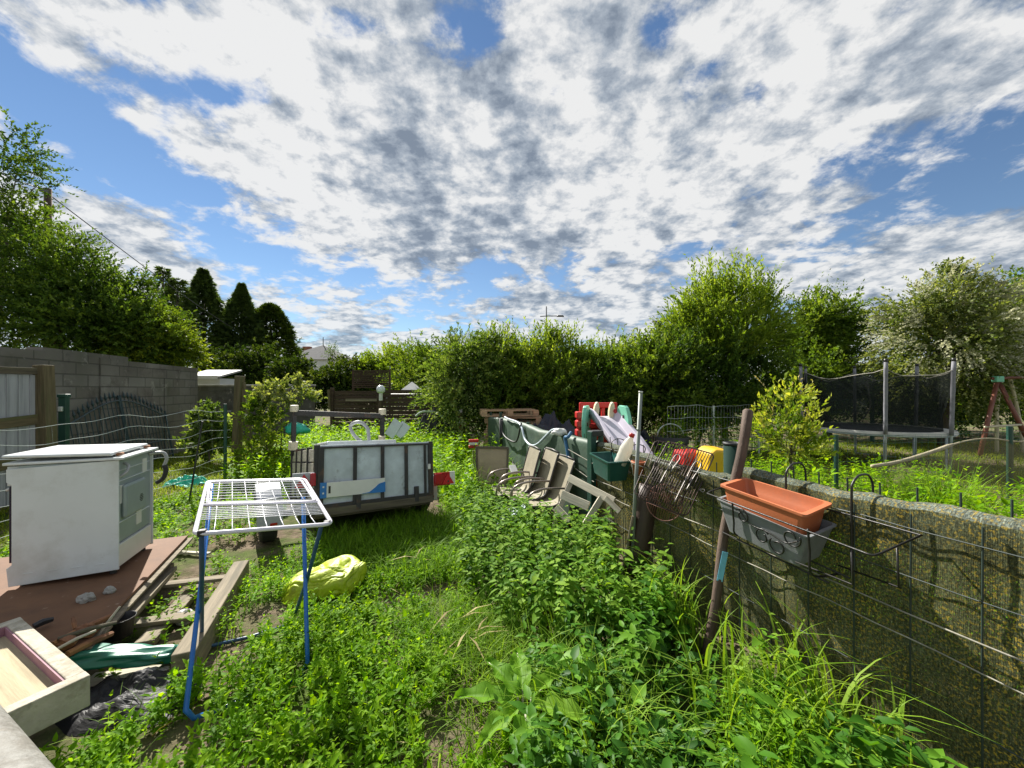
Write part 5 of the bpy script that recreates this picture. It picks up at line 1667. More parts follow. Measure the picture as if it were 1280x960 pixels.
# ------------------------------------------------------------------ neighbour's yard: toys
M_red = mat('red_toy_plastic', (.48, .018, .015), .42, .08, 3, .03, col2=(.36, .03, .03), thr=(.55, .8))
M_aqua = mat('aqua_toy_plastic', (.20, .58, .40), .42, .08, 3, .03)
M_lilac = mat('pale_slide_plastic', (.58, .54, .62), .38, .06, 3, .03)
M_yellow = mat('yellow_toy_plastic', (.68, .40, .012), .42, .08, 3, .03)


def make_playset():
    """toddler climbing frame with a slide that comes down towards the fence"""
    d = 6.5
    x0, x1 = W(722, 0, d).x, W(771, 0, d).x
    zt = W(0, 503, d).z
    t = thing('play_slide', 'red toy climbing frame with aqua panels and a pale slide behind the fence', 'play slide', ((x0 + x1) / 2, 6.2, 0))
    bm = NB(); y = d; e = 0
    for (xa, xb, za, zb) in ((x0 + .03, x0 + .11, .05, zt), (x1 - .10, x1, .05, zt), (x0 + .04, x1 - .01, zt - .09, zt - .002), (x0 + .05, x1 - .02, zt - .40, zt - .28), (x0 + .05, x1 - .02, .10, .50),
                             (x0 + .40, x0 + .46, zt - .33, zt - .05), (x0 + .24, x0 + .29, zt - .33, zt - .05)):
        box(bm, ((xa + xb) / 2, y + e, (za + zb) / 2), (xb - xa, .09 - e, zb - za)); e += .003
    bar(bm, V((x0 + .08, y, zt - .31)), V((x0 + .30, y, zt - .07)), .06, .04); bar(bm, V((x0 + .08, y - .004, zt - .07)), V((x0 + .30, y - .004, zt - .31)), .06, .04)
    box(bm, ((x0 + x1) / 2, y + .05, .66), (x1 - x0 - .06, .03, .66))
    obj('back_wall', bm, M_red, t, bevel=.016)
    bm = NB()
    for k in range(8): box(bm, (x0 - .01, y - .2, .12 + .145 * k), (.11, .22, .11))
    box(bm, (x0 - .01, y - .17, .60), (.06, .15, 1.14))
    obj('block_tower', bm, M_red, t, bevel=.02)
    bm = NB()
    for k in range(7): box(bm, (x0 + .15, y - .05, .25 + .145 * k), (.10, .10, .11))
    obj('block_tower', bm, M_red, t, bevel=.02)
    bm = NB(); tube(bm, [(x0 + .12, y - .35, .80), (x0 + .42, y - .36, .79)], .05, 12); obj('cross_tube', bm, M_red, t, smooth=True)
    bm = NB(); box(bm, ((x0 + x1) / 2, y - .22, .97), (x1 - x0 - .1, .36, .06)); obj('deck', bm, M_red, t, bevel=.015)
    for px, dd, yaw in ((733, 6.05, 1.15), (779, 6.0, -1.28)):
        cx_ = W(px, 0, dd).x; zc = W(0, 530, dd).z
        prof = [(.20 * math.cos(a), zc + .30 * math.sin(a) * (1 if math.sin(a) > 0 else 1.35) + .015 * math.cos(6 * a)) for a in [2 * math.pi * k / 26 for k in range(26)]]
        R_ = Matrix.Rotation(yaw, 3, 'Z'); bm = NB()
        loft(bm, [[V((cx_, dd, 0)) + R_ @ V((a, s_, z)) for a, z in prof] for s_ in (-.03, .03)])
        pn = obj('side_panel', bm, M_aqua, t, bevel=.012)
        for aa, zz in ((.05, zc + .12), (-.06, zc), (.04, zc - .14)):
            bm = NB(); box(bm, V((cx_, dd, zz)) + R_ @ V((aa, -.031 if yaw > 0 else -.031, 0)), (.045, .01, .05), R_); obj('grip_hole', bm, M_blackcap, pn, bevel=.004)
        bm = NB(); tube(bm, [V((cx_, dd, 0)), V((cx_, dd, zc - .36))], .04, 8); obj('panel_foot', bm, M_aqua, t, smooth=True)
    path = spline([W(752, 520, 6.25), W(757, 523, 6.1), W(765, 533, 5.9), W(774, 545, 5.7), W(784, 558, 5.5), W(798, 580, 5.25), W(808, 592, 5.1)], 5)
    bm = NB(); loops = []
    for i, p in enumerate(path):
        tg = (path[min(i + 1, len(path) - 1)] - path[max(i - 1, 0)]).normalized(); s_ = tg.cross(ZUP).normalized(); up = s_.cross(tg)
        k = i / (len(path) - 1); w_ = .19 + .03 * k; hw = .13 - .05 * k
        pr = [(-w_ - .05, hw), (-w_ + .01, hw), (-w_ + .05, .0), (w_ - .05, .0), (w_ - .01, hw), (w_ + .05, hw), (w_ + .05, hw - .06), (w_, -.05), (-w_, -.05), (-w_ - .05, hw - .06)]
        loops.append([p + s_ * a + up * b_ for a, b_ in pr])
    loft(bm, loops); obj('slide', bm, M_lilac, t, bevel=.01)
    M_creamtoy = mat('cream_toy_plastic', (.66, .60, .40), .45, .08, 3, .03)
    for px in (745, 764):
        bm = NB(); p = W(px, 514, 6.2)
        prof = [(.042 * math.cos(a) + .015 * math.sin(a), .15 * math.sin(a)) for a in [2 * math.pi * k / 18 for k in range(18)]]
        loft(bm, [[p + V((a, s_, z)) for a, z in prof] for s_ in (-.05, .05)]); obj('hand_post', bm, M_creamtoy, t, bevel=.02)
        bm = NB(); tube(bm, [p + V((0, .05, -.1)), V((p.x, p.y + .05, 0))], .04, 8); obj('post_leg', bm, M_red, t, smooth=True)
    for px, r_ in ((771, .05), (779, .04)):
        bm = NB(); rock(bm, W(px, 514 if r_ > .045 else 542, 6.15), (r_, r_, r_), 0); obj('knob', bm, M_red, t, smooth=True)


make_playset()
# low toy in red and yellow behind the grill racks
t = thing('toy_seesaw', 'red and yellow plastic ride toy behind the wire grill racks', 'ride toy', V((2.1, 4.4, 0)))
p = W(862, 566, 4.5); bm = NB(); box(bm, (p.x, 4.5, .63), (.32, .3, .42), .2, (.9, .9)); box(bm, (p.x, 4.5, .24), (.4, .36, .38), .2); obj('red_body', bm, M_red, t, bevel=.03)
prof = [(-.20, .0), (.20, .0), (.24, .28), (.20, .42), (.10, .50), (-.08, .52), (-.17, .45)]
q0 = W(886, 585, 4.3); bm = NB(); loft(bm, [[V((q0.x + a * .8, 4.2 + s + a * .2, .55 + z * .72)) for a, z in prof] for s in (-.16, .16)]); obj('yellow_seat', bm, M_yellow, t, bevel=.03)
bm = NB(); box(bm, (q0.x, 4.22, .27), (.26, .26, .5), .2); obj('yellow_base', bm, M_yellow, t, bevel=.02)
M_darkbin = mat('dark_green_bin_plastic', (.012, .035, .026), .85, .2, 6, .05, spec=.15)
p = W(916, 575, 3.25); t = thing('green_bin', 'small dark green bin with a pale rim behind the brown stick', 'bin', V((p.x, p.y, 0)))
bm = NB(); lathe(bm, [(.06, .0), (.072, 1.09)], V((p.x, p.y, 0)), 18); obj('body', bm, M_darkbin, t, smooth=True)
bm = NB(); lathe(bm, [(.074, 1.08), (.077, 1.105), (.06, 1.105), (.058, 1.08)], V((p.x, p.y, 0)), 18); obj('rim', bm, M_hose, t, smooth=True)
# dark round tub with a handle, and dark tarpaulin heaps
p = W(838, 540, 8.2); t = thing('round_tub', 'dark round tub with a wire handle at the foot of the hedge', 'tub', V((p.x, p.y, 0)))
bm = NB(); lathe(bm, [(.25, .0), (.34, .38), (.38, .55), (.34, .56), (.2, .5)], V((p.x, p.y, 0)), 20); obj('body', bm, M_hose, t, smooth=True)
bm = NB(); tube(bm, [V((p.x + .28 * math.cos(a), p.y, .56 + .26 * math.sin(a))) for a in [math.pi * k / 10 for k in range(11)]], .014, 6); obj('handle', bm, M_palewire, t, smooth=True)
M_navy = mat('navy_tarp', (.012, .016, .032), .42, .3, 6, .3, 25)
p = W(690, 550, 8.0); p.z = 0; single('dark_tarp', heap(p, .95, .5, .95, 40, 7.7, .35), M_navy, 'heap under a navy tarpaulin to the right of the pallet stack', 'tarp', p)
p = W(800, 545, 9.2); p.z = 0; single('dark_tarp', heap(p, .9, .4, .50, 36, 2.7, .35), M_navy, 'low navy tarpaulin heap at the hedge foot right of the slide', 'tarp', p)

# ------------------------------------------------------------------ trampoline
def make_trampoline():
    c = V((7.64, 8.19, 0)); R_ = 1.21; zr = .74
    t = thing('trampoline', 'round garden trampoline with a dark safety net on grey padded poles', 'trampoline', c)
    N_ = 48
    ring = lambda r, z, n=N_: [c + V((r * math.cos(2 * math.pi * k / n), r * math.sin(2 * math.pi * k / n), z)) for k in range(n)]
    bm = NB(); loft(bm, [ring(R_ - .17, zr + .012), ring(R_, zr + .02), ring(R_ + .02, zr - .03), ring(R_ - .17, zr - .03)], False, False)
    obj('edge_pad', bm, mat('pale_edge_pad', (.50, .49, .44), .6, .15, 3, .1, col2=(.36, .36, .33), thr=(.5, .7)), t, smooth=False)
    bm = NB(); loft(bm, [ring(R_ - .17, zr + .002), ring(.01, zr - .02)], False, False); obj('mat', bm, mat('black_mat', (.03, .032, .036), .7, .2, 4, .1), t)
    bm = NB(); rr = ring(R_ - .02, zr - .05); tube(bm, rr + rr[:2], .022, 8, False); obj('frame_ring', bm, M_galv, t, smooth=True)
    M_pad = mat('grey_foam_sleeve', (.19, .19, .21), .75, .25, 12, .2, 40)
    M_tnet = netmat('black_safety_net', (.022, .026, .024), .62)
    poles = [math.radians(a) for a in (-124, -75, 12, 60, 112, 165)]
    tops = []
    for a in poles:
        d = V((math.cos(a), math.sin(a), 0))
        b0_, b1_ = c + d * (R_ + .03) + V((0, 0, .05)), c + d * (R_ + .08) + V((0, 0, 2.06))
        bm = NB(); tube(bm, [b0_, b1_], .02, 8); pl = obj('net_pole', bm, M_galv, t, smooth=True)
        bm = NB(); tube(bm, [b0_.lerp(b1_, i / 12) for i in range(4, 13)], [.030 + .003 * (i % 2) for i in range(9)], 10); obj('foam_sleeve', bm, M_pad, pl, smooth=True)
        bm = NB(); tube(bm, [b1_, b1_ + V((0, 0, .06))], .03, 8); obj('pole_cap', bm, M_blackcap, pl, smooth=True)
        tops.append(b1_ - V((0, 0, .12)))
    for k, a in enumerate(poles):
        if k % 2 == 0:
            a2 = poles[(k + 1) % 6]; p0, p1 = [c + V((math.cos(q_), math.sin(q_), 0)) * (R_ - .02) for q_ in (a, a2)]
            bm = NB(); tube(bm, [p0 + V((0, 0, zr - .05)), p0 + V((0, 0, .03)), p1 + V((0, 0, .03)), p1 + V((0, 0, zr - .05))], .022, 8); obj('leg', bm, M_galv, t, smooth=True)
    # net panels sag between the poles
    bm = NB(); L_ = _lc(bm); cols = []
    for k in range(6):
        A, B = tops[k], tops[(k + 1) % 6]
        for i in range(8):
            u = i / 8; sag = .16 * math.sin(math.pi * u) + .03 * math.sin(9 * u + k)
            p = A.lerp(B, u); p -= (p - c).normalized() * .0
            col = []
            for j in range(9):
                w = j / 8
                ztop = p.z - sag
                dv = V((p.x - c.x, p.y - c.y, 0)); dv.normalize()
                rr_ = (V((p.x - c.x, p.y - c.y, 0)).length) * (1 - w) + (R_ - .18) * w
                rr_ += .06 * math.sin(math.pi * w) * math.sin(u * 12 + k * 2)
                col.append(bm.verts.new(V((c.x, c.y, 0)) + dv * rr_ + V((0, 0, ztop * (1 - w) + (zr + .01) * w))))
            cols.append(col)
    n = len(cols)
    for i in range(n):
        for j in range(8): bm.faces.new((cols[i][j], cols[(i + 1) % n][j], cols[(i + 1) % n][j + 1], cols[i][j + 1]))
    top_line = [cl[0].co.copy() for cl in cols]
    obj('safety_net', bm, M_tnet, t, smooth=True)
    bm = NB(); tube(bm, top_line + top_line[:2], .008, 5, False); obj('top_cord', bm, M_strand, t)
    bm = NB(); a = math.radians(50); d = V((math.cos(a), math.sin(a), 0)); tube(bm, spline([c + d * 1.35 + V((0, 0, 1.75)), c + d * 1.3 + V((.05, 0, 1.4)), c + d * 1.3 + V((.08, 0, 1.15)), c + d * 1.25 + V((-.1, 0, .85))], 5), .018, 6); obj('net_strap', bm, M_strand, t)


make_trampoline()

# ------------------------------------------------------------------ swing frame
M_swingred = mat('red_brown_swing_paint', (.19, .065, .04), .5, .2, 8, .1)
M_swingcream = mat('cream_swing_paint', (.58, .52, .36), .5, .12, 6, .05)
def make_swing():
    d = 9.0; t = thing('swing_frame', 'garden swing frame with red brown and cream legs at the right edge', 'swing', W(1265, 560, d) * 1.0)
    def P(px, py, dd=d): return W(px, py, dd)
    ap = P(1247, 474); ap2 = P(1410, 471, 9.3)
    bm = NB(); tube(bm, [P(1240, 473), ap, P(1262, 472, 9.0), ap2], .035, 10); obj('top_beam', bm, M_swingred, t, smooth=True)
    bm = NB(); box(bm, ap + V((-.02, -.02, 0)), (.18, .12, .14)); obj('joint', bm, M_aqua, t, bevel=.02)
    def foot(px, dd): p = W(px, 560, dd); p.z = 0; return p
    bm = NB(); tube(bm, [ap, foot(1224, 8.7)], .042, 10); obj('leg', bm, M_swingred, t, smooth=True)
    bm = NB(); tube(bm, [ap, foot(1296, 8.7)], .042, 10); obj('leg', bm, M_swingred, t, smooth=True)
    bm = NB(); tube(bm, spline([P(1252, 474, 9.1), P(1247, 500, 9.2), P(1246, 530, 9.25), foot(1246, 9.3)], 5), .035, 10); obj('leg', bm, M_swingcream, t, smooth=True)
    bm = NB(); tube(bm, spline([P(1262, 472, 9.1), P(1268, 495, 9.2), P(1275, 530, 9.25), foot(1279, 9.3)], 5), .035, 10); obj('leg', bm, M_swingcream, t, smooth=True)
    bm = NB(); tube(bm, [P(1231, 534, 8.8), P(1276, 531, 8.8)], .028, 8); obj('brace', bm, M_swingcream, t, smooth=True)
    bm = NB(); f_ = foot(1440, 9.3); tube(bm, [ap2, f_], .042, 10); obj('leg', bm, M_swingred, t, smooth=True)


make_swing()

# ------------------------------------------------------------------ neighbour's fences and fallen net
wire_fence('wire_fence', 'low wire fence between the young tree and the green steel post', [(3.75, 4.5), (5.2, 4.75), (6.45, 4.98), (8.2, 5.3)], [.1, .3, .5, .7, .9, 1.0], [.05, 2.75], M_greenwire, M_greenpost, .0018, .10, .008, 1.02, .022, .001)
c = W(1262, 600, 4.93); bm = NB(); tube(bm, [V((c.x, c.y, 0)), V((c.x, c.y, 1.08))], .028, 10); single('steel_post', bm, M_greenpost, 'stout dark green steel post in front of the swing frame', 'post', V((c.x, c.y, 0)))
wire_fence('wire_fence', 'pale chain link fence along the foot of the tall hedge', [(3.2, 7.9), (4.4, 8.4), (5.6, 8.9), (6.7, 9.3)], [.2, .45, .7, .95, 1.2], [1.3, 2.75], M_palewire, M_palewire, .004, .09, .03, 1.2, .02, .003)
wire_fence('wire_fence', 'green mesh fence behind the trampoline and the swing', [(7.0, 10.9), (12.0, 11.4), (18.0, 11.8)], [.05, .3, .6, .9, 1.25], [3.55, 6.1, 8.6], M_greenwire, M_greenpost, .006, .12, .004, 1.45, .05, .003)
def fallen_net():
    top = [W(1090, 583, 4.75), W(1125, 577, 4.8), W(1165, 565, 4.85), W(1200, 553, 4.9), W(1235, 548, 4.9), W(1275, 552, 4.95), W(1330, 548, 5.1), W(1400, 545, 5.2)]
    top = spline(top, 5); bm = NB()
    n = len(top)
    def f(u, v):
        x = u * (n - 1); i = min(int(x), n - 2); p = top[i].lerp(top[i + 1], x - i)
        lo = V((p.x + .05, p.y - .05 - .2 * v, .30 + .1 * math.sin(u * 9)))
        q_ = p.lerp(lo, v); q_ += V((0, -.10 * math.sin(v * 3.1) + .03 * mnoise.noise(V((u * 12, v * 3, 0))), .02 * mnoise.noise(V((u * 9, v * 5, 4)))))
        return q_
    g = grid(bm, f, 60, 12)
    t = thing('fallen_net', 'sagging brown green shade net hung on the low fence by the trampoline', 'net', V((6, 4.9, 0)))
    obj('netting', bm, netmat('brown_shade_net', (.19, .165, .09), .42, var=.35), t, smooth=True)
    bm = NB(); tube(bm, top, [.024 if i < 14 else .010 for i in range(n)], 7); obj('rolled_edge', bm, mat('rolled_net_edge', (.32, .28, .19), .85, .25, 12, .3, 50), t, smooth=True)


fallen_net()
# ------------------------------------------------------------------ far things built by hand
M_slat = wood('dark_slat_fence', (.060, .040, .026), .35, col2=(.10, .07, .045))
M_roofgrey = mat('grey_roof_sheets', (.46, .45, .43), .7, .15, 2, .2, 20)
M_whitewall = mat('whitewash', (.66, .67, .66), .8, .08, 3, .1)
M_slate = mat('slate_roof', (.085, .085, .09), .95, .2, 3, .2)
M_brickred = mat('red_brick', (.30, .12, .08), .9, .25, 6, .2)
M_lamp = mat('lamp_post_grey', (.10, .10, .11), .5, .1, 5, 0)


def make_far():
    # shed behind a low wall
    d = 14.0
    x0, x1 = W(232, 0, d).x, W(275, 0, d).x
    t = thing('garden_shed', 'small white walled shed with a pale grey sheet roof beyond the block wall', 'shed', ((x0 + x1) / 2, d + 1, 0))
    bm = NB(); box(bm, ((x0 + x1) / 2, d + .5, .98), (x1 - x0 - .1, .9, 1.96)); obj('wall', bm, M_whitewall, t)
    bm = NB(); slab(bm, [V((x0, d - .15, 2.04)), V((x1 + .1, d - .15, 2.04)), V((x1 + .1, d + 1.0, 2.32)), V((x0, d + 1.0, 2.32))], .06); obj('roof', bm, M_roofgrey, t)
    bm = NB(); box(bm, ((x0 + x1) / 2, d - .16, 1.99), (x1 - x0 + .05, .03, .12)); obj('fascia', bm, M_white2, t)
    t = thing('rendered_wall', 'low dark grey wall in front of the white shed', 'wall', (-8.8, 12.9, 0))
    xa, xb = W(238, 0, 13).x, W(392, 0, 13).x
    bm = NB(); L_ = _lc(bm)
    for v in box(bm, ((xa + xb) / 2, 13, .83), (xb - xa, .2, 1.66)): v[L_] = v.co.copy()
    obj('wall_body', bm, M_blocks_dark, t)
    bm = NB(); box(bm, ((xa + xb) / 2, 13, 1.69), (xb - xa + .04, .26, .06)); obj('coping', bm, M_concrete, t, bevel=.01)
    # dark slat fence
    d = 11.0; t = thing('slat_fence', 'dark brown horizontal slat fence across the end of the garden', 'fence', (-3.6, d, 0))
    xs = [W(p, 0, d).x for p in (416, 473, 547, 562)]
    for a, b_, zt, n in ((xs[0], xs[1], 1.52, 12), (xs[1] + .05, xs[2], 1.55, 13)):
        bm = NB()
        for i in range(n):
            h = zt / n; box(bm, ((a + b_) / 2, d + random.uniform(-.004, .004), h * (i + .5)), (b_ - a, .025, h - .015), Matrix.Rotation(random.uniform(-.003, .003), 3, 'Y'))
        obj('slat_panel', bm, M_slat, t)
    for x in xs[:3]:
        bm = NB(); box(bm, (x, d - .03, .80), (.09, .09, 1.6)); obj('fence_post', bm, M_slat, t, bevel=.005)
    bm = NB(); box(bm, ((xs[2] + xs[3]) / 2 + .06, d, .76), (xs[3] - xs[2], .03, 1.52)); obj('end_board', bm, wood('brown_end_board', (.16, .09, .05)), t)
    bm = NB(); box(bm, (xs[2] + .12, d - .06, 1.47), (.10, .02, .12)); obj('house_sign', bm, M_white2, t)
    bm = NB(); bar(bm, W(432, 500, 10.8), W(471, 500, 10.8), .02, .07); obj('grey_strip', bm, M_plank, t)
    bm = NB(); bar(bm, W(412, 512, 10.9), W(411, 487, 10.9), .06, .05, V((0, 1, 0))); single('wooden_post', bm, M_mosswood, 'short grey post at the left end of the dark slat fence', 'post', W(412, 550, 10.9))
    d = 11.7; t = thing('lattice_panel', 'fine dark louvred screen standing behind the slat fence', 'screen', (W(463, 0, d).x, d, 0))
    bm = NB(); xa, xb = W(441, 0, d).x, W(487, 0, d).x
    for i in range(9): box(bm, ((xa + xb) / 2, d, 1.62 + .062 * i), (xb - xa, .02, .04))
    obj('slats', bm, M_slat, t)
    for x in (xa, xb): bm = NB(); box(bm, (x, d + .02, 1.08), (.05, .05, 2.16)); obj('post', bm, M_slat, t)
    # mushroom topped vent pipe and the tent peak
    d = 9.6; p = W(476, 487, d); t = thing('vent_pipe', 'slim post with a rounded white top in front of the slat fence', 'pipe', V((p.x, d, 0)))
    bm = NB(); tube(bm, [V((p.x, d, 0)), V((p.x, d, 1.28))], .05, 10); obj('post', bm, M_slat, t)
    bm = NB(); tube(bm, [V((p.x, d, 1.28)), V((p.x, d, 1.47))], .045, 12); obj('white_sleeve', bm, M_white2, t)
    bm = NB(); lathe(bm, [(.07, 1.47), (.10, 1.50), (.105, 1.56), (.085, 1.62), (.04, 1.655), (.005, 1.66)], V((p.x, d, 0)), 16); obj('dome', bm, M_white, t, smooth=True)
    d = 12.6; p = W(515, 480, d); t = thing('white_canopy', 'white pointed canopy just showing over the slat fence', 'canopy', V((p.x, d, 0)))
    bm = NB(); z1 = 1.80; w = .62; vs = [V((p.x - w, d - w, 1.40)), V((p.x + w, d - w, 1.40)), V((p.x + w, d + w, 1.40)), V((p.x - w, d + w, 1.40))]
    loft(bm, [vs, [q.lerp(V((p.x, d, 1.6)), .45) - V((0, 0, .01)) for q in vs], [V((p.x, d, z1)) + (q - V((p.x, d, 1.4))) * .02 for q in vs]]); obj('canopy', bm, M_white2, t)
    for q in vs: bm = NB(); tube(bm, [V((q.x, q.y, 0)), q], .02, 6); obj('leg', bm, M_galv, t)
    # clutter at the end of the garden
    M_clear = mat('cloudy_clear_plastic', (.55, .62, .60), .3, .15, 5, .05)
    for i, (a, b_, lab) in enumerate(((W(486, 545, 8.0), W(498, 526, 8.05), 'left of two cloudy panes leaning in the weeds by the slat fence'), (W(497, 545, 7.9), W(508, 530, 7.95), 'right of two cloudy panes leaning in the weeds by the slat fence'))):
        bm = NB(); bar(bm, a, b_, .30, .012, V((-.5, -.8, .3))); single('cloudy_pane', bm, M_clear, lab, 'pane', a)
    p = W(548, 545, 9.8); p.z = 0; single('black_sacks', heap(p, .75, .4, .95, 36, 1.3, .45), M_blackplastic, 'pile of black sacks at the right end of the slat fence', 'sacks', p)
    p = W(536, 520, 9.5); bm = NB(); tube(bm, spline([V((p.x - .3, 9.45, .9)), V((p.x - .1, 9.3, 1.02)), V((p.x + .2, 9.3, 1.0)), V((p.x + .4, 9.4, .86))], 4), .03, 6); single('bent_pipe', bm, M_palewire, 'pale bent pipe on the pile of black sacks', 'pipe', p)
    t = thing('marker_post', 'red and white striped post among the shrubs', 'post', W(576, 560, 9.0) * V((1, 1, 0)) if False else V((W(576, 0, 9.0).x, 9.0, 0)))
    x = W(576, 0, 9.0).x
    for k in range(4): bm = NB(); tube(bm, [V((x, 9, .62 + .12 * k)), V((x, 9, .74 + .12 * k))], .05 - .0005 * k, 10); obj('stripe', bm, M_red if k % 2 == 0 else M_white2, t)
    bm = NB(); tube(bm, [V((x, 9, 0)), V((x, 9, .62))], .045, 10); obj('post', bm, M_white2, t)
    p = W(592, 556, 6.6); t = thing('striped_marker', 'small red and white striped marker in the tall weeds', 'marker', V((p.x, p.y, 0)))
    for k in range(3): bm = NB(); box(bm, p + V((0, 0, .07 - .05 * k)), (.17 - .02 * (k % 2), .06, .048), .2); obj('stripe', bm, M_red if k % 2 == 0 else M_white2, t, bevel=.01)
    bm = NB(); tube(bm, [V((p.x, p.y, 0)), p - V((0, 0, .1))], .02, 8); obj('stake', bm, M_plank, t)
    # house far behind the hedges
    d = 45.0; c = W(383, 0, d); t = thing('distant_house', 'distant house with a grey hipped roof and red chimney', 'house', V((c.x, d + 4, 0)))
    bm = NB(); box(bm, (c.x, d + 4, 2.55), (7.2, 7.2, 5.1)); obj('wall', bm, M_whitewall, t)
    bm = NB(); w = 3.9; ap = V((c.x, d + 4, 7.2)); loft(bm, [[V((c.x - w, d + 4 - w, 5.1)), V((c.x + w, d + 4 - w, 5.1)), V((c.x + w, d + 4 + w, 5.1)), V((c.x - w, d + 4 + w, 5.1))], [ap + V((sx * .03, sy * .03, 0)) for sx, sy in ((-1, -1), (1, -1), (1, 1), (-1, 1))]])
    rf = obj('roof', bm, M_slate, t)
    bm = NB(); box(bm, (c.x - 1.75, d + 3.5, 6.3), (.9, .6, 1.3)); obj('chimney', bm, M_brickred, rf)
    bm = NB(); tube(bm, [ap, ap + V((0, 0, 1.0))], .05, 6); obj('finial', bm, M_lamp, rf)
    # street lamps
    d = 40.0; x = W(683, 0, d).x
    t = thing('street_lamp', 'tall street lamp with a two sided arm above the hedge', 'street lamp', V((x, d, 0)))
    bm = NB(); tube(bm, [V((x, d, 0)), V((x, d, 10.2))], [.12, .05], 8); obj('pole', bm, M_lamp, t)
    bm = NB(); tube(bm, [V((x - .65, d, 9.15)), V((x, d, 9.2)), V((x + 1.1, d, 9.2))], .05, 6); obj('arm', bm, M_lamp, t)
    bm = NB(); box(bm, V((x + 1.45, d, 9.2)), (.8, .3, .18), None, (.7, .7)); obj('lamp_head', bm, M_lamp, t, bevel=.04)
    x2, z2 = W(820, 0, d).x, W(0, 402, d).z
    t = thing('street_lamp', 'street lamp whose dark head peeps out left of the tallest hedge tree', 'street lamp', V((x2 + 1.8, d, 0)))
    bm = NB(); tube(bm, [V((x2 + 1.8, d, 0)), V((x2 + 1.8, d, z2 + .6))], [.12, .05], 8); obj('pole', bm, M_lamp, t)
    bm = NB(); tube(bm, [V((x2 + 1.8, d, z2 + .1)), V((x2 + .3, d, z2))], .05, 6); obj('arm', bm, M_lamp, t)
    bm = NB(); box(bm, V((x2, d, z2)), (.8, .3, .18)); obj('lamp_head', bm, M_lamp, t, bevel=.04)
    # utility pole and cable
    p = W(60, 236, 12.5); t = thing('utility_pole', 'brown utility pole rising inside the tall left tree', 'pole', V((p.x, p.y, 0)))
    bm = NB(); tube(bm, [V((p.x, p.y, 0)), p], [.13, .09], 10); obj('shaft', bm, M_stick, t, smooth=True)
    bm = NB(); box(bm, p - V((0, .1, .12)), (.16, .2, .1)); obj('bracket', bm, M_lamp, t)
    a = p - V((0, .2, .08)); b_ = W(372, 443, 45)
    bm = NB(); pts = [a.lerp(b_, i / 20) - V((0, 0, 1.1 * math.sin(math.pi * i / 20))) for i in range(21)]
    q_ = W(-70, 168, 8.5); pts = [a.lerp(q_, i / 8) - V((0, 0, .2 * math.sin(math.pi * i / 8))) for i in range(8, 0, -1)] + pts
    tube(bm, pts, .017, 5); single('overhead_cable', bm, M_blackcap, 'thin dark overhead cable slanting across the sky from the left tree', 'cable', a)


make_far()

# ------------------------------------------------------------------ trees, shrubs, hedges
def st(a, b, c): return [(0, a), (.5, b), (1, c)]


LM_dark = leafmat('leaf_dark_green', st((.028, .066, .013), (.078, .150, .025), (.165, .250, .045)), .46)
LM_mid = leafmat('leaf_mid_green', st((.046, .096, .014), (.118, .205, .030), (.23, .32, .055)), .5)
LM_light = leafmat('leaf_light_green', st((.074, .145, .016), (.180, .285, .034), (.31, .41, .075)), .52)
LM_yellow = leafmat('leaf_yellow_green', st((.065, .115, .010), (.165, .245, .022), (.33, .40, .045)), .5)
LM_grey = leafmat('leaf_grey_green', st((.080, .125, .036), (.195, .255, .090), (.38, .43, .22)), .46)
LM_feather = leafmat('feathery_leaf', st((.070, .135, .030), (.18, .28, .075), (.38, .47, .20)), .46)
LM_conifer = leafmat('conifer_needles', st((.035, .065, .026), (.080, .140, .045), (.150, .225, .070)), .36, .6, .1)
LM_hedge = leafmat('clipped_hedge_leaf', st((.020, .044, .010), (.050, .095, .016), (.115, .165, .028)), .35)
LM_blossom = leafmat('pale_blossom', st((.30, .32, .20), (.50, .52, .38), (.68, .68, .56)), .35, tint=(1, 1, .8))
LM_young = leafmat('young_tree_leaf', st((.10, .20, .02), (.26, .37, .04), (.50, .54, .11)), .5)
LM_shoots = leafmat('variegated_pink_tips', st((.34, .30, .12), (.48, .44, .18), (.60, .50, .32)), .4)
M_bark = mat('grey_brown_bark', (.11, .09, .07), .9, .3, 6, .5, 30, lc=True, stretch=(1, 9, 9))


def blob(px, py, d, rx, ry, rd=None):
    return (W(px, py, d), V((rx * d / F, (rd if rd is not None else rx * d / F), ry * d / F)))


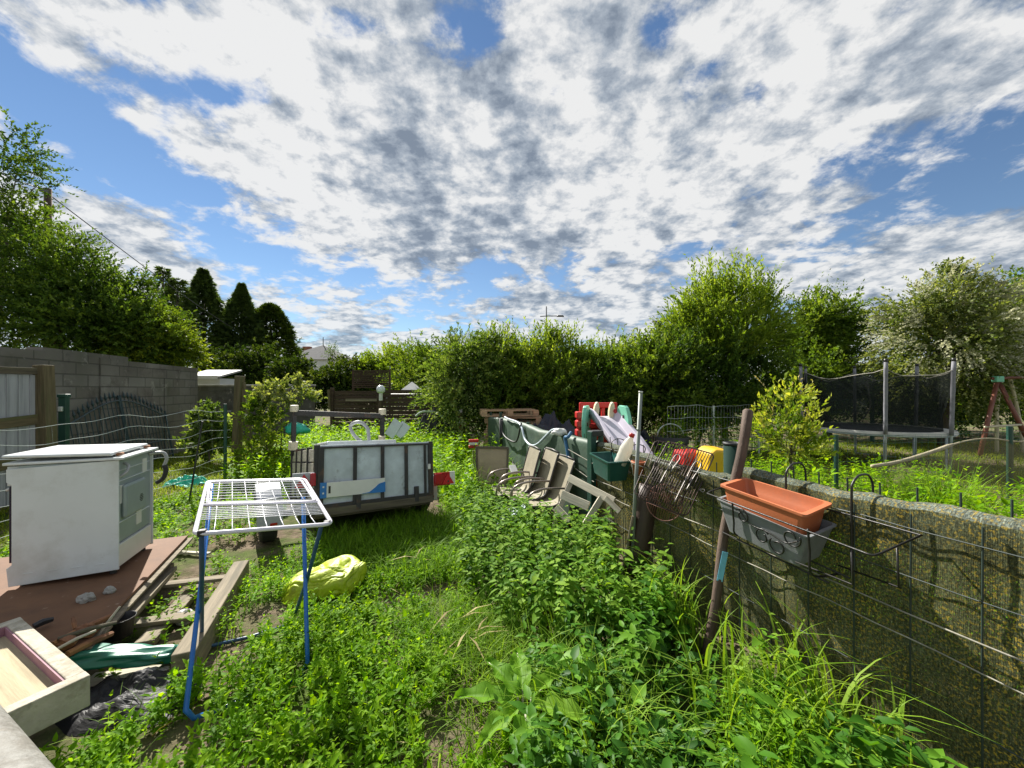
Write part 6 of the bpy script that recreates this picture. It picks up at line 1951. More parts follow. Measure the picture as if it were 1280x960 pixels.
def foliage(lv, blobs, nc, ntw, tl, k, L, Wd, up=.4, out=1.0, rnd=.6, droop=.15, cl=.35, fill=0, spread=.9, rmin=.45, zmin=.1, cvar=.28, T=T_DIA):
    vol = np.array([b[1].x * b[1].y * b[1].z for b in blobs]) ** .8
    pr = vol / vol.sum()
    C = np.array([list(b[0]) for b in blobs]); Rr = np.array([list(b[1]) for b in blobs])
    bi = RG.choice(len(blobs), nc, p=pr)
    dr = rdir(nc)
    r = rmin + (1 - rmin) * RG.random(nc) ** .6
    cc = C[bi] + dr * Rr[bi] * r[:, None]
    tone = np.clip(.5 + cvar * RG.normal(size=nc), 0, 1)
    ti = RG.integers(0, nc, ntw)
    size = Rr[bi][ti].min(axis=1) * cl
    B = cc[ti] + RG.normal(size=(ntw, 3)) * size[:, None]
    O = nrm((B - C[bi][ti]) / Rr[bi][ti])
    D = nrm(O * out + np.array([0, 0, up]) + rdir(ntw) * rnd)
    ok = B[:, 2] > zmin
    B, D = B[ok], D[ok]
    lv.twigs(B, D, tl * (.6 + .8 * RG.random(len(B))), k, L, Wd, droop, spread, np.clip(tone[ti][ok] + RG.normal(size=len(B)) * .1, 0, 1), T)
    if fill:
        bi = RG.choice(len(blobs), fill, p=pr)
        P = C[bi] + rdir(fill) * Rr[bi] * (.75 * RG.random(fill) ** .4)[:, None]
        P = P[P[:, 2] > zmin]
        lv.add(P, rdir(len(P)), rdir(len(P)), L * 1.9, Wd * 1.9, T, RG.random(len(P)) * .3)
    return cc


def limbs(base, blobs, cc, tr, nb, fork=.45, seed=0, lean=(0, 0)):
    """tapered trunk with limbs out to some of the leaf clumps"""
    bm = NB(); base = V(base)
    top = sum((b[0] for b in blobs), V()) / len(blobs)
    top = V((top.x, top.y, top.z)); pts = spline([base, base.lerp(top, .35) + V((lean[0], 0, 0)), base.lerp(top, .7) + V((lean[0] * .5, 0, 0)), top], 4)
    n = len(pts); tube(bm, pts, [tr * (1 - .72 * i / (n - 1)) for i in range(n)], 9)
    idx = RG.choice(len(cc), min(nb, len(cc)), replace=False)
    for i in idx:
        e = V(cc[i]); s_i = int((n - 1) * random.uniform(fork, .98)); s = pts[s_i]
        if (e - s).length < .2: continue
        m_ = s.lerp(e, .5) + V((random.uniform(-.1, .1), random.uniform(-.1, .1), random.uniform(-.02, .16))) * (e - s).length * .8
        q = spline([s, m_, e], 4); r0 = tr * (1 - .72 * s_i / (n - 1)) * .55
        tube(bm, q, [r0 * (1 - .85 * j / (len(q) - 1)) for j in range(len(q))], 6)
    return bm


def tree(name, label, cat, base, blobs, lm, nc, ntw, tl, k, L, Wd, tr=.1, nb=14, group=None, crown='crown', trunk='trunk', **kw):
    base = V(base)
    t = thing(name, label, cat, base, group=group)
    lv = Leaves(); cc = foliage(lv, blobs, nc, ntw, tl, k, L, Wd, **kw)
    lv.build(crown, lm, t)
    obj(trunk, limbs(base, blobs, cc, tr, nb), M_bark, t, smooth=True)
    return t


def g0(px, d): return V(((px - CX) / F * d, d, 0))


GT = 'trees behind the block wall'
tree('tall_tree', 'tallest loose topped tree behind the block wall at the left edge', 'tree', g0(-20, 11), [blob(12, 190, 11, 24, 36), blob(28, 225, 11, 22, 26), blob(-15, 250, 11, 45, 60), blob(0, 330, 11, 55, 60), blob(35, 290, 11, 32, 36)], LM_dark, 90, 1700, .5, 11, .085, .045, .13, 20, GT, up=.5, cl=.26, fill=500, droop=.35)
tree('broadleaf_tree', 'dark dense tree with backlit edges just right of the tallest tree', 'tree', g0(80, 10.2), [blob(58, 345, 10.2, 50, 42), blob(105, 362, 10.2, 42, 38), blob(30, 400, 10.0, 60, 45), blob(110, 410, 10, 60, 36), blob(80, 315, 10.2, 20, 20)], LM_dark, 150, 3300, .36, 11, .08, .042, .12, 18, GT, up=.3, cl=.3, fill=1600)
tree('broadleaf_tree', 'dark rounded tree above the middle of the block wall', 'tree', g0(165, 11), [blob(146, 380, 11, 34, 34), blob(180, 396, 11, 30, 28), blob(150, 422, 10.5, 55, 30), blob(160, 358, 11, 15, 15)], LM_dark, 110, 2400, .34, 11, .08, .042, .11, 16, GT, up=.3, cl=.3, fill=1300)
tree('broadleaf_tree', 'low yellow green tree spilling over the right end of the block wall', 'tree', g0(215, 11.4), [blob(205, 420, 11.2, 26, 24), blob(222, 440, 11.2, 17, 17), blob(185, 438, 10.8, 36, 20)], LM_yellow, 90, 1700, .3, 11, .08, .042, .09, 12, GT, up=.2, cl=.3, fill=700)

# conifers
def conifer(name, label, px, d, top, bot, half, lm, n, shape=1.0, tl=.6, group=None, ragged=0.0):
    base = g0(px, d); zt = W(0, top, d).z; zb = max(.3, W(0, bot, d).z); R_ = half * d / F
    t = thing(name, label, 'conifer', base, group=group)
    lv = Leaves(); u = RG.random(n) ** .75
    layer = np.floor(u * 16) / 16 * ragged + u * (1 - ragged)
    rad = R_ * np.clip(1 - layer, 0, 1) ** shape * (1 + .16 * RG.normal(size=n) * (1 + ragged)) * (.55 + .45 * RG.random(n) ** .5)
    az = RG.random(n) * 2 * np.pi
    if ragged: rad *= .62 + .5 * vnoise(az * 2.2, u * 9 + px)
    B = np.stack([base.x + rad * np.cos(az), base.y + rad * np.sin(az), zb + (zt - zb) * u], 1)
    D = nrm(np.stack([np.cos(az), np.sin(az), (.55 if ragged == 0 else .05) + .3 * RG.normal(size=n)], 1))
    lv.twigs(B, D, tl * (.5 + .6 * RG.random(n)) * (.08 + .92 * (1 - u)), 11, .26 * d / 30, .06 * d / 30, .25, .55, np.clip(.4 + .3 * vnoise(az * 3, u * 14) + .2 * RG.normal(size=n), 0, 1))
    lv.build('crown', lm, t)
    bm = NB(); tube(bm, [base, V((base.x, base.y, zt - .3))], [.28, .03], 8); obj('trunk', bm, M_bark, t, smooth=True)


GC = 'dark conifers beyond the block wall'
conifer('ragged_pine', 'ragged open pine nearest the overhead cable', 222, 26, 350, 445, 22, LM_conifer, 700, .55, 1.3, GC, .9)
conifer('ragged_pine', 'broken topped pine with slanting boughs left of the other conifers', 204, 27, 335, 445, 18, LM_conifer, 500, .6, 1.3, GC, .9)
conifer('conifer', 'bushy dark conifer with an uneven top beside the ragged pine', 254, 28, 338, 455, 40, LM_conifer, 3400, .95, .5, GC, .5)
conifer('conifer', 'neat pointed cone shaped conifer above the dark hedge', 302, 30, 356, 462, 46, LM_conifer, 4600, 1.1, .26, GC, .2)
conifer('conifer', 'broad rounded conifer at the right of the pointed one', 338, 31.5, 382, 462, 32, LM_hedge, 2400, .5, .45, GC, 0)

# hedges and shrubs at the end of the garden
def shrub(name, label, cat, px, d, blobs, lm, nc, ntw, tl=.22, k=9, L=.07, Wd=.038, tr=.035, nb=10, group=None, **kw):
    return tree(name, label, cat, g0(px, d), blobs, lm, nc, ntw, tl, k, L, Wd, tr, nb, group, 'foliage', 'stems', **kw)


GH = 'clipped bushes at the end of the garden'
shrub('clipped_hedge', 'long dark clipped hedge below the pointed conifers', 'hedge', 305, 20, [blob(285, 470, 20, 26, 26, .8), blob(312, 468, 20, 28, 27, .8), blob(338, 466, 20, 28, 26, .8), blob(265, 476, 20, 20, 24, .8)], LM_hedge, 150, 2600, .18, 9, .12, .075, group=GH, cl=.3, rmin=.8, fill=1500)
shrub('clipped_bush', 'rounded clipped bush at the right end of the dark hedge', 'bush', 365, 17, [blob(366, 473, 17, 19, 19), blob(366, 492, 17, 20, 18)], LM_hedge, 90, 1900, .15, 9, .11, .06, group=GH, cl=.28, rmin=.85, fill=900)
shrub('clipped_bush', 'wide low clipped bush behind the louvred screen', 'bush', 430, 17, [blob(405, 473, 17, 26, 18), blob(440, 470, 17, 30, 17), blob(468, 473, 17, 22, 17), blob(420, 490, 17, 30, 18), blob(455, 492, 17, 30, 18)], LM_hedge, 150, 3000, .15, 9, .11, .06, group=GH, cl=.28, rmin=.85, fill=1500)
shrub('loose_shrub', 'pale green airy shrub above the slat fence', 'shrub', 490, 17, [blob(482, 456, 17, 20, 16), blob(506, 453, 17, 22, 16), blob(494, 478, 17, 30, 24)], LM_light, 100, 2200, .35, 9, .11, .055, cl=.3, fill=800, up=.5)
shrub('dark_shrub', 'dark olive shrub between the slat fence and the feathery shrub', 'shrub', 530, 15, [blob(522, 465, 15, 28, 32), blob(548, 460, 15, 24, 32), blob(535, 490, 14.5, 36, 30)], LM_mid, 100, 2400, .3, 9, .10, .05, cl=.28, fill=1000)
shrub('bare_sapling', 'thin purplish bare treetop beside the distant house', 'sapling', 416, 34, [blob(416, 441, 34, 7, 6)], LM_dark, 10, 90, .6, 4, .16, .05, tr=.06, up=1.2)
GF = 'shrubs of the tall hedge behind the toys'
shrub('feathery_shrub', 'feathery layered shrub with pale tips at the left end of the tall hedge', 'shrub', 580, 9.4, [blob(575, 445, 9.4, 26, 22), blob(560, 478, 9.4, 26, 22), blob(590, 480, 9.4, 34, 32), blob(565, 508, 9.2, 28, 22), blob(600, 455, 9.6, 24, 24)], LM_feather, 110, 1900, .42, 13, .085, .03, .05, 12, GF, up=.25, rnd=.35, droop=.55, cl=.25, fill=900, spread=.55)
specs = [('hedge shrub with upright new shoots right behind the pallet stack', 635, 10.0, [blob(622, 458, 10, 24, 26), blob(652, 474, 10, 28, 28), blob(630, 500, 9.7, 40, 34)], LM_mid),
         ('hedge shrub under the two armed street lamp', 690, 10.2, [blob(672, 462, 10.2, 26, 24), blob(703, 472, 10.2, 28, 26), blob(690, 500, 9.8, 42, 36), blob(680, 436, 10.2, 14, 16)], LM_mid),
         ('hedge shrub behind the red climbing frame', 745, 10.3, [blob(735, 466, 10.3, 26, 24), blob(765, 474, 10.3, 28, 26), blob(750, 505, 9.9, 44, 40)], LM_dark),
         ('hedge shrub behind the top of the galvanised pole', 800, 10.3, [blob(795, 460, 10.3, 26, 26), blob(824, 448, 10.3, 24, 30), blob(810, 495, 9.9, 46, 46)], LM_mid),
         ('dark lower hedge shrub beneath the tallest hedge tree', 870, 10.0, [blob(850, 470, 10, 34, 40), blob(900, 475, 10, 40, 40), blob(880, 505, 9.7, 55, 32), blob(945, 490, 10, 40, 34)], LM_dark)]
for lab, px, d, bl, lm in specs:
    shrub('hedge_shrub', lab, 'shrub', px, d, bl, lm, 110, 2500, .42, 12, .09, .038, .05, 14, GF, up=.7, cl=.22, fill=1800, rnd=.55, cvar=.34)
# upright new shoots on top of the hedge
def add_shoots(lv, px0, px1, py0, py1, d, n, h, L=.10, Wd=.036, k=14):
    B = np.array([list(W(random.uniform(px0, px1), random.uniform(py0, py1), d + random.uniform(-.6, .6))) for _ in range(n)])
    D = nrm(np.stack([.28 * RG.normal(size=n), .2 * RG.normal(size=n), np.ones(n)], 1))
    lv.twigs(B, D, h * (.5 + .8 * RG.random(n)), k, L, Wd, -.02, .75, np.clip(.65 + .2 * RG.normal(size=n), 0, 1))


t = tree('hedge_tree', 'tallest hedge tree with bright upright swaying shoots', 'tree', g0(905, 11), [blob(878, 402, 11, 34, 30), blob(925, 395, 11, 40, 32), blob(905, 430, 11, 60, 30), blob(860, 430, 11, 30, 28), blob(950, 425, 11, 28, 30)], LM_light, 120, 2300, .55, 13, .105, .038, .13, 22, None, up=.9, cl=.24, fill=900, spread=.7)
lv = Leaves(); add_shoots(lv, 868, 960, 362, 410, 11, 150, 1.0, .12, .04, 16); add_shoots(lv, 880, 940, 345, 372, 11, 40, .8, .12, .04, 14); add_shoots(lv, 835, 880, 400, 430, 11, 50, .7); lv.build('new_shoots', LM_light, t)
lv = Leaves(); add_shoots(lv, 610, 720, 428, 445, 10.1, 110, .6); add_shoots(lv, 735, 835, 432, 462, 10.3, 110, .5); add_shoots(lv, 610, 720, 445, 470, 9.7, 70, .5)
props(lv.build('hedge_shoots', LM_light, None, (1.5, 10.1, 2)), 'fringe of pale upright shoots along the top of the tall hedge', 'shoots', kind='stuff')
t = tree('loose_tree', 'smaller grey green tree with bare top twigs left of the trampoline', 'tree', g0(1035, 13), [blob(1030, 398, 13, 26, 22), blob(1050, 412, 13, 22, 20), blob(1008, 420, 13, 22, 24), blob(1028, 442, 13, 34, 20), blob(1020, 472, 12.5, 40, 28)], LM_mid, 130, 2600, .5, 11, .11, .05, .12, 18, None, up=.4, cl=.27, fill=900, droop=.25)
lv = Leaves(); add_shoots(lv, 1008, 1060, 372, 392, 13, 26, .8, .09, .03, 7); props(lv.build('top_twigs', LM_dark, t), kind='stuff')
hb = [blob(1168, 385, 10, 42, 32), blob(1205, 395, 10, 38, 36), blob(1140, 405, 10, 28, 30), blob(1175, 430, 10, 66, 40), blob(1225, 425, 10, 36, 44), blob(1180, 472, 10.2, 62, 34), blob(1175, 357, 10, 24, 16)]
t = tree('hawthorn', 'broad hawthorn tree covered in pale blossom behind the trampoline', 'tree', g0(1180, 10.5), hb, LM_grey, 170, 3200, .36, 11, .075, .04, .14, 22, None, up=.15, cl=.24, fill=1800, droop=.3)
lv = Leaves(); foliage(lv, [(b[0] + V((.15, -.1, .1)), b[1] * 1.03) for b in hb[:5]], 80, 1300, .4, 13, .05, .045, cl=.15, rmin=.9, droop=.4, up=.1, cvar=.15, rnd=.3); lv.build('blossom', LM_blossom, t)
tree('broadleaf_tree', 'rich green tree cut by the right edge of the picture', 'tree', g0(1300, 11), [blob(1275, 400, 11, 38, 42), blob(1300, 380, 11, 40, 40), blob(1280, 450, 11, 50, 44), blob(1330, 420, 11, 60, 60), blob(1262, 490, 11, 36, 26)], LM_mid, 130, 3000, .42, 11, .10, .052, .13, 16, None, up=.3, cl=.28, fill=1800)
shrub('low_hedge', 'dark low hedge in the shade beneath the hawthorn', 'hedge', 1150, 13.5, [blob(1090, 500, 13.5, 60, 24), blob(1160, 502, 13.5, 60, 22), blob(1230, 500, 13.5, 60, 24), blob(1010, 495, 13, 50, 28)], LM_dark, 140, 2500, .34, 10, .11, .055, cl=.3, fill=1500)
# bushes in the left half
shrub('flowering_bush', 'loose bush with pale leaves and arching stems left of the trailer rack', 'bush', 350, 7.3, [blob(338, 492, 7.3, 18, 8), blob(364, 487, 7.3, 20, 8), blob(382, 500, 7.3, 9, 12), blob(332, 510, 7.2, 10, 12)], LM_grey, 40, 250, .16, 9, .07, .042, .02, 14, up=.4, cl=.3)
shrub('leafy_bush', 'bright green upright bush below the pale leaved one', 'bush', 335, 6.9, [blob(324, 515, 6.9, 11, 18), blob(338, 535, 6.9, 14, 24), blob(325, 565, 6.8, 20, 20), blob(346, 580, 6.8, 18, 16)], LM_light, 40, 300, .16, 9, .07, .04, .02, 10, up=.7, cl=.3)
shrub('leafy_bush', 'dark bush with silvery flowers at the foot of the block wall', 'bush', 262, 8.0, [blob(258, 525, 8, 13, 13), blob(270, 545, 8, 16, 15), blob(252, 555, 8, 14, 15)], LM_feather, 45, 480, .14, 9, .085, .05, .02, 10, up=.4, cl=.3)
# young variegated tree beyond the fence
yb = [blob(985, 520, 4.2, 20, 22), blob(1005, 535, 4.2, 18, 20), blob(972, 545, 4.2, 20, 18), blob(998, 558, 4.2, 20, 16), blob(990, 500, 4.2, 10, 14)]
t = tree('young_tree', 'young yellow leaved tree with pinkish tips just behind the screened fence', 'tree', g0(986, 4.2), yb, LM_young, 50, 230, .20, 8, .058, .026, .022, 16, None, up=.9, cl=.3, spread=.7, rnd=.5, zmin=.5)
lv = Leaves()
n = 16; B = np.array([list(W(random.uniform(955, 1025), random.uniform(492, 545), 4.2 + random.uniform(-.15, .15))) for _ in range(n)]); D = nrm(np.stack([.5 * RG.normal(size=n), .4 * RG.normal(size=n), np.ones(n)], 1)); lv.twigs(B, D, .16 + .1 * RG.random(n), 9, .034, .016, .0, .7)
props(lv.build('pink_tips', LM_shoots, t), kind='stuff')
# ------------------------------------------------------------------ ground cover
LM_weed = leafmat('weed_leaf', st((.075, .190, .005), (.180, .395, .010), (.30, .52, .020)), .54, .55, .12, .30, (1.4, 1.2, .3))
LM_nettle = leafmat('nettle_leaf', st((.040, .120, .010), (.115, .255, .020), (.235, .39, .050)), .44, .6, .12, .25)
LM_broad = leafmat('broad_weed_leaf', st((.024, .095, .010), (.072, .205, .016), (.15, .32, .026)), .42, .5, .2, .25)
LM_grass = leafmat('grass_blade', st((.070, .165, .008), (.170, .335, .016), (.30, .46, .060)), .46, .55, .15, .3)
LM_lawn = leafmat('lawn_blade', st((.110, .185, .014), (.23, .33, .024), (.36, .42, .060)), .46, .6, .1, .3)
LM_dock = leafmat('dock_leaf', st((.08, .22, .015), (.16, .34, .025), (.24, .42, .04)), .5, .5, .15, .1)
LM_straw = leafmat('dry_straw', st((.25, .20, .09), (.36, .29, .14), (.48, .40, .20)), .25, .7, .2, .1)


def H_(P, lo, hi, cs=1.3, o=0):
    n = len(P)
    return lo + (hi - lo) * np.clip(.55 * vnoise(P[:, 0] * cs + o, P[:, 1] * cs + o) + .6 * RG.random(n) - .05, 0, 1.1)


def stuff(lv, name, lm, label, cat, smooth=False):
    return props(lv.build(name, lm, None, (0, 3, 0), smooth), label, cat, kind='stuff')


def away(P, pts, r):
    k = np.ones(len(P), bool)
    for (x, y, rr) in pts: k &= (P[:, 0] - x) ** 2 + (P[:, 1] - y) ** 2 > (rr * r) ** 2
    return P[k]


BARE = [(-1.50, 1.72, .17), (-1.42, 1.62, .14), (-1.10, 2.02, .12), (-.22, 1.70, .24), (-.17, 1.95, .17), (-.30, 2.15, .1), (-.58, 2.9, .17), (-.75, 2.25, .10), (-.98, 1.8, .09), (-.5, 2.55, .12), (-1.25, 2.75, .14), (-2.15, 3.75, .34), (-2.35, 3.5, .3), (-1.62, 2.62, .22), (-2.05, 2.55, .2), (-.85, 2.75, .14)]
# bright small leaved weeds in the foreground
lv = Leaves()
fore = [(-2.0, 1.15), (-.05, 1.15), (.0, 1.9), (-.35, 2.5), (-.75, 2.75), (-1.35, 2.6), (-1.66, 2.0), (-1.7, 1.72), (-1.85, 1.5)]
P = away(scatter(fore, 1050, .32, 2.3), BARE, .8)
k = RG.random(len(P)) < .72
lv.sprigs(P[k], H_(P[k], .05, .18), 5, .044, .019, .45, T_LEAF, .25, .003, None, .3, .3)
lv.sprigs(P[~k], H_(P[~k], .04, .10), 3, .040, .026, .25, T_LEAF, .2, .003, None, .4, .3)
mid = [(-1.9, 2.3), (-1.35, 2.5), (-.7, 2.7), (-.3, 2.4), (-.1, 2.6), (-.55, 3.6), (-.9, 3.3), (-1.6, 3.4), (-2.0, 3.7), (-2.7, 3.5), (-2.3, 3.1)]
P = away(scatter(mid, 760, .4, 1.7), BARE, .8)
lv.sprigs(P, H_(P, .04, .17), 4, .036, .018, .4, T_LEAF, .3, .003, None, .3, .3)
P = scatter([(-2.75, 2.6), (-2.25, 1.95), (-1.75, 2.0), (-2.2, 3.2), (-2.6, 3.5)], 160, .7, 3)
lv.sprigs(P, H_(P, .04, .15), 4, .045, .024, .4, T_LEAF, .3, .003, None, .3, .3)
P = away(scatter([(-1.95, 1.45), (-1.55, 1.3), (-1.5, 1.9), (-1.75, 1.95)], 250, .6, 3), BARE[:3], 1)
lv.sprigs(P, H_(P, .06, .2), 5, .05, .024, .4, T_LEAF, .3, .003, None, .3, .3)
# by the trailer wheel, behind the cooker, up to the wire fence
P = away(scatter([(-5.3, 2.2), (-4.2, 2.6), (-3.2, 3.6), (-2.6, 4.0), (-2.9, 5.2), (-4.4, 6.5), (-4.7, 5.2), (-4.9, 3.5)], 330, .35, 1.2), BARE, 1.0)
hh = H_(P, .05, .24) * np.where(P[:, 0] < -3.6, .55, 1.0)
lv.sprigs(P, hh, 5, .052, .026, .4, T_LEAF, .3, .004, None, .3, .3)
P = scatter([(-1.95, 1.4), (-1.2, 1.4), (-1.0, 2.1), (-1.5, 2.0), (-1.85, 1.8)], 420, .3, 3)
lv.sprigs(P, H_(P, .025, .06), 3, .034, .018, .3, T_LEAF, .3, .003, None, .3, .3)
stuff(lv, 'ground_weeds', LM_weed, 'low bright green leafy weeds covering the garden in front of the rack and trailer', 'weeds')

# long shaded grass in front of the trailer and grasses everywhere
lv = Leaves()
P = scatter([(-1.75, 3.3), (-1.0, 3.0), (-.4, 3.1), (-.2, 4.4), (-.6, 5.0), (-1.6, 4.0), (-2.0, 3.9)], 2400, .3, 2, excl=False)
lv.blades(P, H_(P, .10, .34), .0075, .3 + 1.1 * RG.random(len(P)), np.clip(RG.random(len(P)) * .75, 0, 1))
P = away(scatter(fore + mid[2:8], 260, .8, 2.2), BARE, .8)
lv.blades(P, H_(P, .06, .20), .004, .3 + RG.random(len(P)), None)
P = away(scatter(mid, 900, .6, 2.0), BARE, .9)
lv.blades(P, H_(P, .05, .18), .005, .3 + RG.random(len(P)), None)
for (cx_, cy_, n, h, r) in ((-.42, 2.28, 420, .20, .18), (-.15, 2.5, 260, .26, .2), (.05, 2.05, 260, .36, .22), (.28, 1.75, 240, .38, .18), (-.12, 2.15, 300, .25, .15), (.45, 1.6, 200, .42, .2), (-.05, 1.55, 160, .2, .2), (-.4, 1.6, 160, .14, .25)):
    P = np.stack([cx_ + RG.normal(size=n) * r, cy_ + RG.normal(size=n) * r, np.zeros(n)], 1)
    lv.blades(P, h * (.5 + .7 * RG.random(n)), .0055, .35 + 1.0 * RG.random(n), np.clip(.6 + .25 * RG.normal(size=n), 0, 1))
stuff(lv, 'wild_grass', LM_grass, 'wild grass growing through the weeds and in the shade of the trailer', 'grass')

# nettles along the fence
lv = Leaves()
net = [(-.55, 3.75), (-.35, 3.0), (-.05, 2.35), (.35, 2.15), (.85, 2.35), (1.02, 2.75), (.88, 3.35), (.50, 3.75), (.15, 4.0), (-.25, 4.35)]
P = scatter(net, 200, .3, 1.9)
h = H_(P, .26, .56) * np.clip(1.12 - .10 * (P[:, 1] - 2.2), .72, 1.1)
h *= np.where((P[:, 0] > .72) & (P[:, 1] < 3.05), .55, 1.0)
lv.sprigs(P, h, 7, .092, .046, -.22, T_LEAF, .42, .006, None, .25, .22, .12)
P = scatter([(-.6, 4.3), (-.2, 3.9), (.35, 4.0), (.05, 4.6), (-.1, 5.0), (-.7, 5.2)], 170, .2, 1.5); lv.sprigs(P, H_(P, .24, .46), 7, .080, .042, -.1, T_LEAF, .45, .006, None, .25, .22, .12)
P = away(scatter([(.95, 1.75), (1.3, 1.75), (1.25, 2.35), (1.15, 2.9), (.95, 3.0), (.85, 2.3)], 75, .3, 1.5), [(1.10, 2.18, .26), (1.0, 1.95, .2)], 1); lv.sprigs(P, H_(P, .25, .50), 7, .085, .05, -.1, T_LEAF, .4, .006, None, .25, .22, .12)
stuff(lv, 'nettles', LM_nettle, 'bed of stinging nettles filling the corner below the garden chairs and pole', 'nettles')

# broad leaved ground cover bottom right
lv = Leaves()
brd = [(-.02, 1.2), (1.50, 1.2), (1.32, 1.6), (1.16, 2.0), (1.02, 2.55), (.6, 2.45), (.25, 2.2), (.05, 1.9)]
DOCKC = G(655, 935)
STK = [(1.10, 2.18, .26), (1.0, 1.95, .2)]
dk = [(DOCKC.x, DOCKC.y, .17)]
P = away(scatter(brd, 95, .35, 2.2), dk, 1)
P = away(P, STK, 1)
lv.sprigs(P, H_(P, .14, .46), 5, .098, .050, .02, T_LEAF, .3, .006, None, .5, .35, .3)
P = away(scatter(brd, 110, .3, 1.8), dk, 1)
lv.sprigs(P, H_(P, .08, .26), 4, .085, .052, .10, T_BROAD, .25, .004, np.clip(RG.random(len(P)) * .6, 0, 1), .4, .35, .3)
P = away(scatter(brd, 120, .3, 2.5), dk, 1)
P = away(P, STK, 1)
lv.sprigs(P, H_(P, .15, .42), 8, .055, .022, .15, T_LEAF, .3, .004, None, .4, .3, .2)
stuff(lv, 'broadleaf_weeds', LM_broad, 'dark broad leaved weeds at the foot of the screened fence', 'weeds')
lv = Leaves()
P = scatter([(.8, 1.35), (1.15, 1.3), (1.15, 1.65), (.85, 1.75)], 520, .3, 2)
lv.sprigs(P[:150], H_(P[:150], .25, .42), 11, .032, .008, .5, T_LEAF, .3, .004, None, .4, .2, .2)
stuff(lv, 'feathery_weeds', LM_weed, 'pale feathery weeds below the brown stick', 'weeds')

# bent seeding grasses at the fence foot: one clump, its own thing
def grass_clump(label, px, py, n, h, w, r, lm, lean=(.25, .85)):
    c = G(px, py); P = np.stack([c.x + RG.normal(size=n) * r, c.y + RG.normal(size=n) * r, np.zeros(n)], 1)
    P = P[(P[:, 0] < 2.12 - .333 * P[:, 1])]
    lv = Leaves(); m_ = len(P)
    lv.blades(P, h * (.45 + .6 * RG.random(m_)), w, lean[0] + (lean[1] - lean[0]) * RG.random(m_), np.clip(.78 + .16 * RG.normal(size=m_), 0, 1), 9, None, 3.4)
    return props(lv.build('grass_clump', lm, None, c, True), label, 'grass', group='tall grass clumps in the weeds')


grass_clump('tall clump of bending grass at the foot of the fence under the planter', 985, 935, 190, .60, .014, .17, LM_grass)
grass_clump('thin clump of bending grass in the near right corner', 1090, 965, 70, .42, .013, .10, LM_grass)
grass_clump('small clump of drooping grass between the dark post and the brown stick', 850, 800, 60, .62, .011, .09, LM_grass, (.2, .7))
grass_clump('tall clump of pale grass between the dock plant and the brown stick', 735, 940, 60, .52, .010, .12, LM_grass)
grass_clump('fine fountain of grass in front of the nettles', 640, 870, 90, .34, .007, .10, LM_grass, (.3, .9))

# big dock plant
c = DOCKC; t = thing('dock_plant', 'dock plant with large pale green leaves at the bottom centre', 'plant', c)
for (az, e, L, w) in ((172, .35, .25, .115), (95, .45, .25, .115), (-85, .25, .25, .14), (-20, .40, .23, .12), (130, .55, .22, .10), (40, .5, .20, .09), (-135, .35, .20, .10)):
    a = math.radians(az); A = V((math.cos(a) * math.cos(e), math.sin(a) * math.cos(e), math.sin(e))); S = V((-math.sin(a), math.cos(a), 0)); N = A.cross(S); N = N if N.z > 0 else -N
    z0 = V((c.x, c.y, .17)) + A * .05
    bm = NB()
    def f(u, v):
        x = (v - .5) * 2; prof = w * (math.sin(math.pi * min(1, u * .93 + .05)) ** .75) * (1 - .25 * u)
        wav = .012 * math.sin(u * 17 + x * 2) * abs(x)
        return z0 + A * (u * L) + S * (x * prof * .5) + N * (abs(x) * .022 - .10 * u * u + wav - .006 * (1 - abs(x)) ** 4)
    grid(bm, f, 14, 8)
    L_ = bm.verts.layers.float.new('rnd')
    r_ = random.uniform(.35, .95)
    for v in bm.verts: v[L_] = r_
    lf = obj('leaf', bm, LM_dock, t, smooth=True)
    bm = NB(); tube(bm, [V((c.x, c.y, 0)), z0, z0 + A * L * .9 - N * .08], [.006, .005, .002], 5); obj('leaf_stalk', bm, M_dockstalk if 'M_dockstalk' in globals() else M_plank_pale, lf, smooth=True)

# straw bits
lv = Leaves()
for px, py in ((583, 790), (590, 800), (575, 770), (640, 690), (520, 700)):
    c = G(px, py, .14); n = 3; P = np.array([list(c)] * n) + RG.normal(size=(n, 3)) * .02
    a = RG.random(n) * 6.28; lv.add(P, np.stack([np.cos(a), np.sin(a), .1 * RG.normal(size=n)], 1), np.tile([0, 0, 1.0], (n, 1)), .26, .012, T_DIA)
P = scatter(fore + mid[2:8], 55, .4, 2); n = len(P); P[:, 2] += .03 + .06 * RG.random(n); a = RG.random(n) * 6.28
lv.add(P, np.stack([np.cos(a), np.sin(a), .3 * RG.normal(size=n)], 1), rdir(n) + np.array([0, 0, 1.0]), .05 + .12 * RG.random(n), .006, T_DIA)
stuff(lv, 'dry_straw', LM_straw, 'few dry straw stalks lying across the weeds', 'straw')

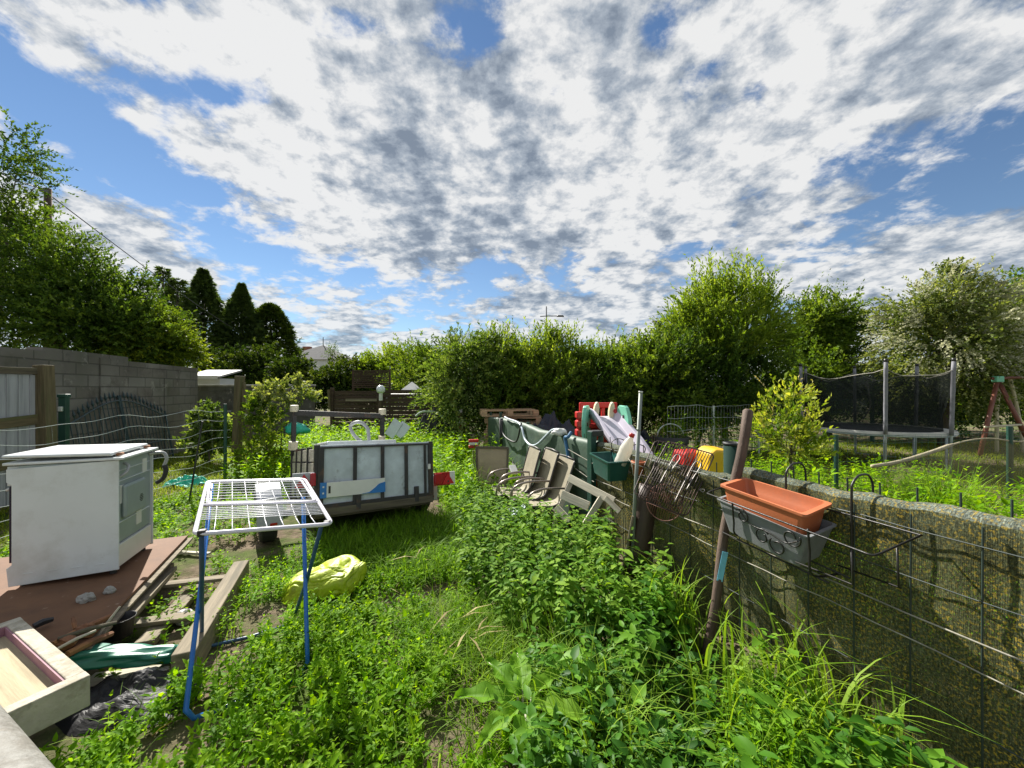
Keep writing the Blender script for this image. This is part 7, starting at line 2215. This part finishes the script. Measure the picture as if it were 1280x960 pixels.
# tall weeds behind and beside the trailer
lv = Leaves(); lv2 = Leaves()
back = [(-4.5, 5.9), (-3.2, 5.6), (-2.3, 6.3), (-1.0, 5.4), (-.6, 5.0), (.25, 5.2), (-.35, 7.3), (-.75, 8.2), (-1.2, 10.5), (-5.6, 10.7), (-5.0, 8.5)]
P = scatter(back, 85, .35, .8)
h = H_(P, .25, .75, .7) * np.clip(.75 + .07 * (P[:, 1] - 5), .7, 1.1)
lv.sprigs(P, h, 7, .11, .050, .3, T_DIA, .35, .009, None, .4, .25, .2)
P = scatter(back, 260, .5, .8); lv2.blades(P, H_(P, .25, .70, .8, 4), .013, .2 + .7 * RG.random(len(P)), None)
side = [(-.95, 4.75), (-.35, 4.4), (.0, 4.9), (.3, 5.2), (-.1, 6.5), (-1.0, 5.6)]
P = scatter(side, 170, .3, 1.2); lv.sprigs(P, H_(P, .15, .42), 6, .075, .036, .3, T_LEAF, .35, .006, None, .4, .25, .2)
P = scatter(side, 320, .5, 1.2); lv2.blades(P, H_(P, .15, .40), .008, .2 + .8 * RG.random(len(P)), None)
# neighbour's tall weeds beyond the screened fence
nb = [(2.19 - .333 * d + o, d + o * .33) for d, o in ((.6, .35), (1.6, .33), (2.4, .33), (3.2, .33), (3.9, .33))] + [(2.19 - .333 * d + o, d + o * .33) for d, o in ((3.9, 1.6), (3.2, 2.3), (2.6, 2.9), (1.9, 3.4), (.9, 3.2))]
P = scatter(nb, 120, .3, 1.4)
P = P[P[:, 1] > 1.0]
lv.sprigs(P, H_(P, .45, .88, 1.0), 9, .070, .030, .25, T_LEAF, .35, .006, None, .4, .25, .3)
P = scatter(nb, 190, .5, 1.4); P = P[P[:, 1] > 1.0]; lv2.blades(P, H_(P, .5, .92, 1.2, 7), .009, .15 + .6 * RG.random(len(P)), None, 5)
P = scatter([(2.3, 5.2), (3.5, 4.6), (6.6, 5.2), (6.2, 6.0), (3.4, 7.6), (1.6, 8.0), (1.5, 7.0)], 60, .7, .8); lv.sprigs(P, H_(P, .2, .6, 1.0), 7, .075, .034, .25, T_DIA, .35, .006, None, .4, .25, .3)
P = scatter([(3.2, 7.7), (6.6, 9.2), (6.3, 9.9), (2.9, 8.6)], 120, .4, .8); lv.sprigs(P, H_(P, .5, 1.15, 1.0), 8, .085, .03, .3, T_DIA, .35, .008, None, .4, .25, .3)
stuff(lv, 'tall_weeds', LM_weed, 'tall leafy weeds behind the trailer and beyond the screened fence', 'weeds')
stuff(lv2, 'tall_grass', LM_grass, 'tall loose grass behind the trailer and beyond the screened fence', 'grass')
lv = Leaves()
P = scatter([(2.9, 7.9), (3.9, 8.2), (4.2, 8.6), (3.0, 8.5)], 150, .4, 1.2); lv.blades(P, H_(P, .6, 1.15), .008, .1 + .4 * RG.random(len(P)), None)
stuff(lv, 'dry_stalks', LM_straw, 'dry brown stalks standing at the foot of the hedge near the chain link fence', 'stalks')
n = 260; c = W(1172, 600, 3.3); lv = Leaves(); P = np.stack([c.x + RG.normal(size=n) * .16, c.y + RG.normal(size=n) * .12, np.full(n, 0.0)], 1)
lv.blades(P, .75 + .35 * RG.random(n), .012, .1 + .5 * RG.random(n), np.clip(.6 + .2 * RG.normal(size=n), 0, 1), 5)
props(lv.build('grass_clump', LM_grass, None, (c.x, c.y, 0)), 'bright upright grass clump behind the fence in front of the trampoline', 'grass', group='tall grass clumps in the weeds')

# lawns
lv = Leaves()
P = scatter([(-8.3, 10.2), (-7.0, 5.5), (-5.4, 3.6), (-4.75, 3.6), (-4.55, 6.5), (-5.0, 10.5), (-7.0, 12.8), (-9.5, 12.8)], 900, .2, 1.0)
lv.blades(P, H_(P, .05, .14), .010, .4 + RG.random(len(P)), None, 3)
P = scatter([(1.7, 6.0), (3.5, 5.0), (6.0, 5.0), (13, 5.6), (17, 8), (17, 11.5), (7, 10.8), (5.5, 8.9), (3.2, 7.9), (1.2, 8.6)], 330, .2, 1.0)
lv.blades(P, H_(P, .05, .15), .012, .4 + RG.random(len(P)), None, 3)
stuff(lv, 'lawn_grass', LM_lawn, 'sunlit mown lawn grass beyond the fences on both sides', 'grass')
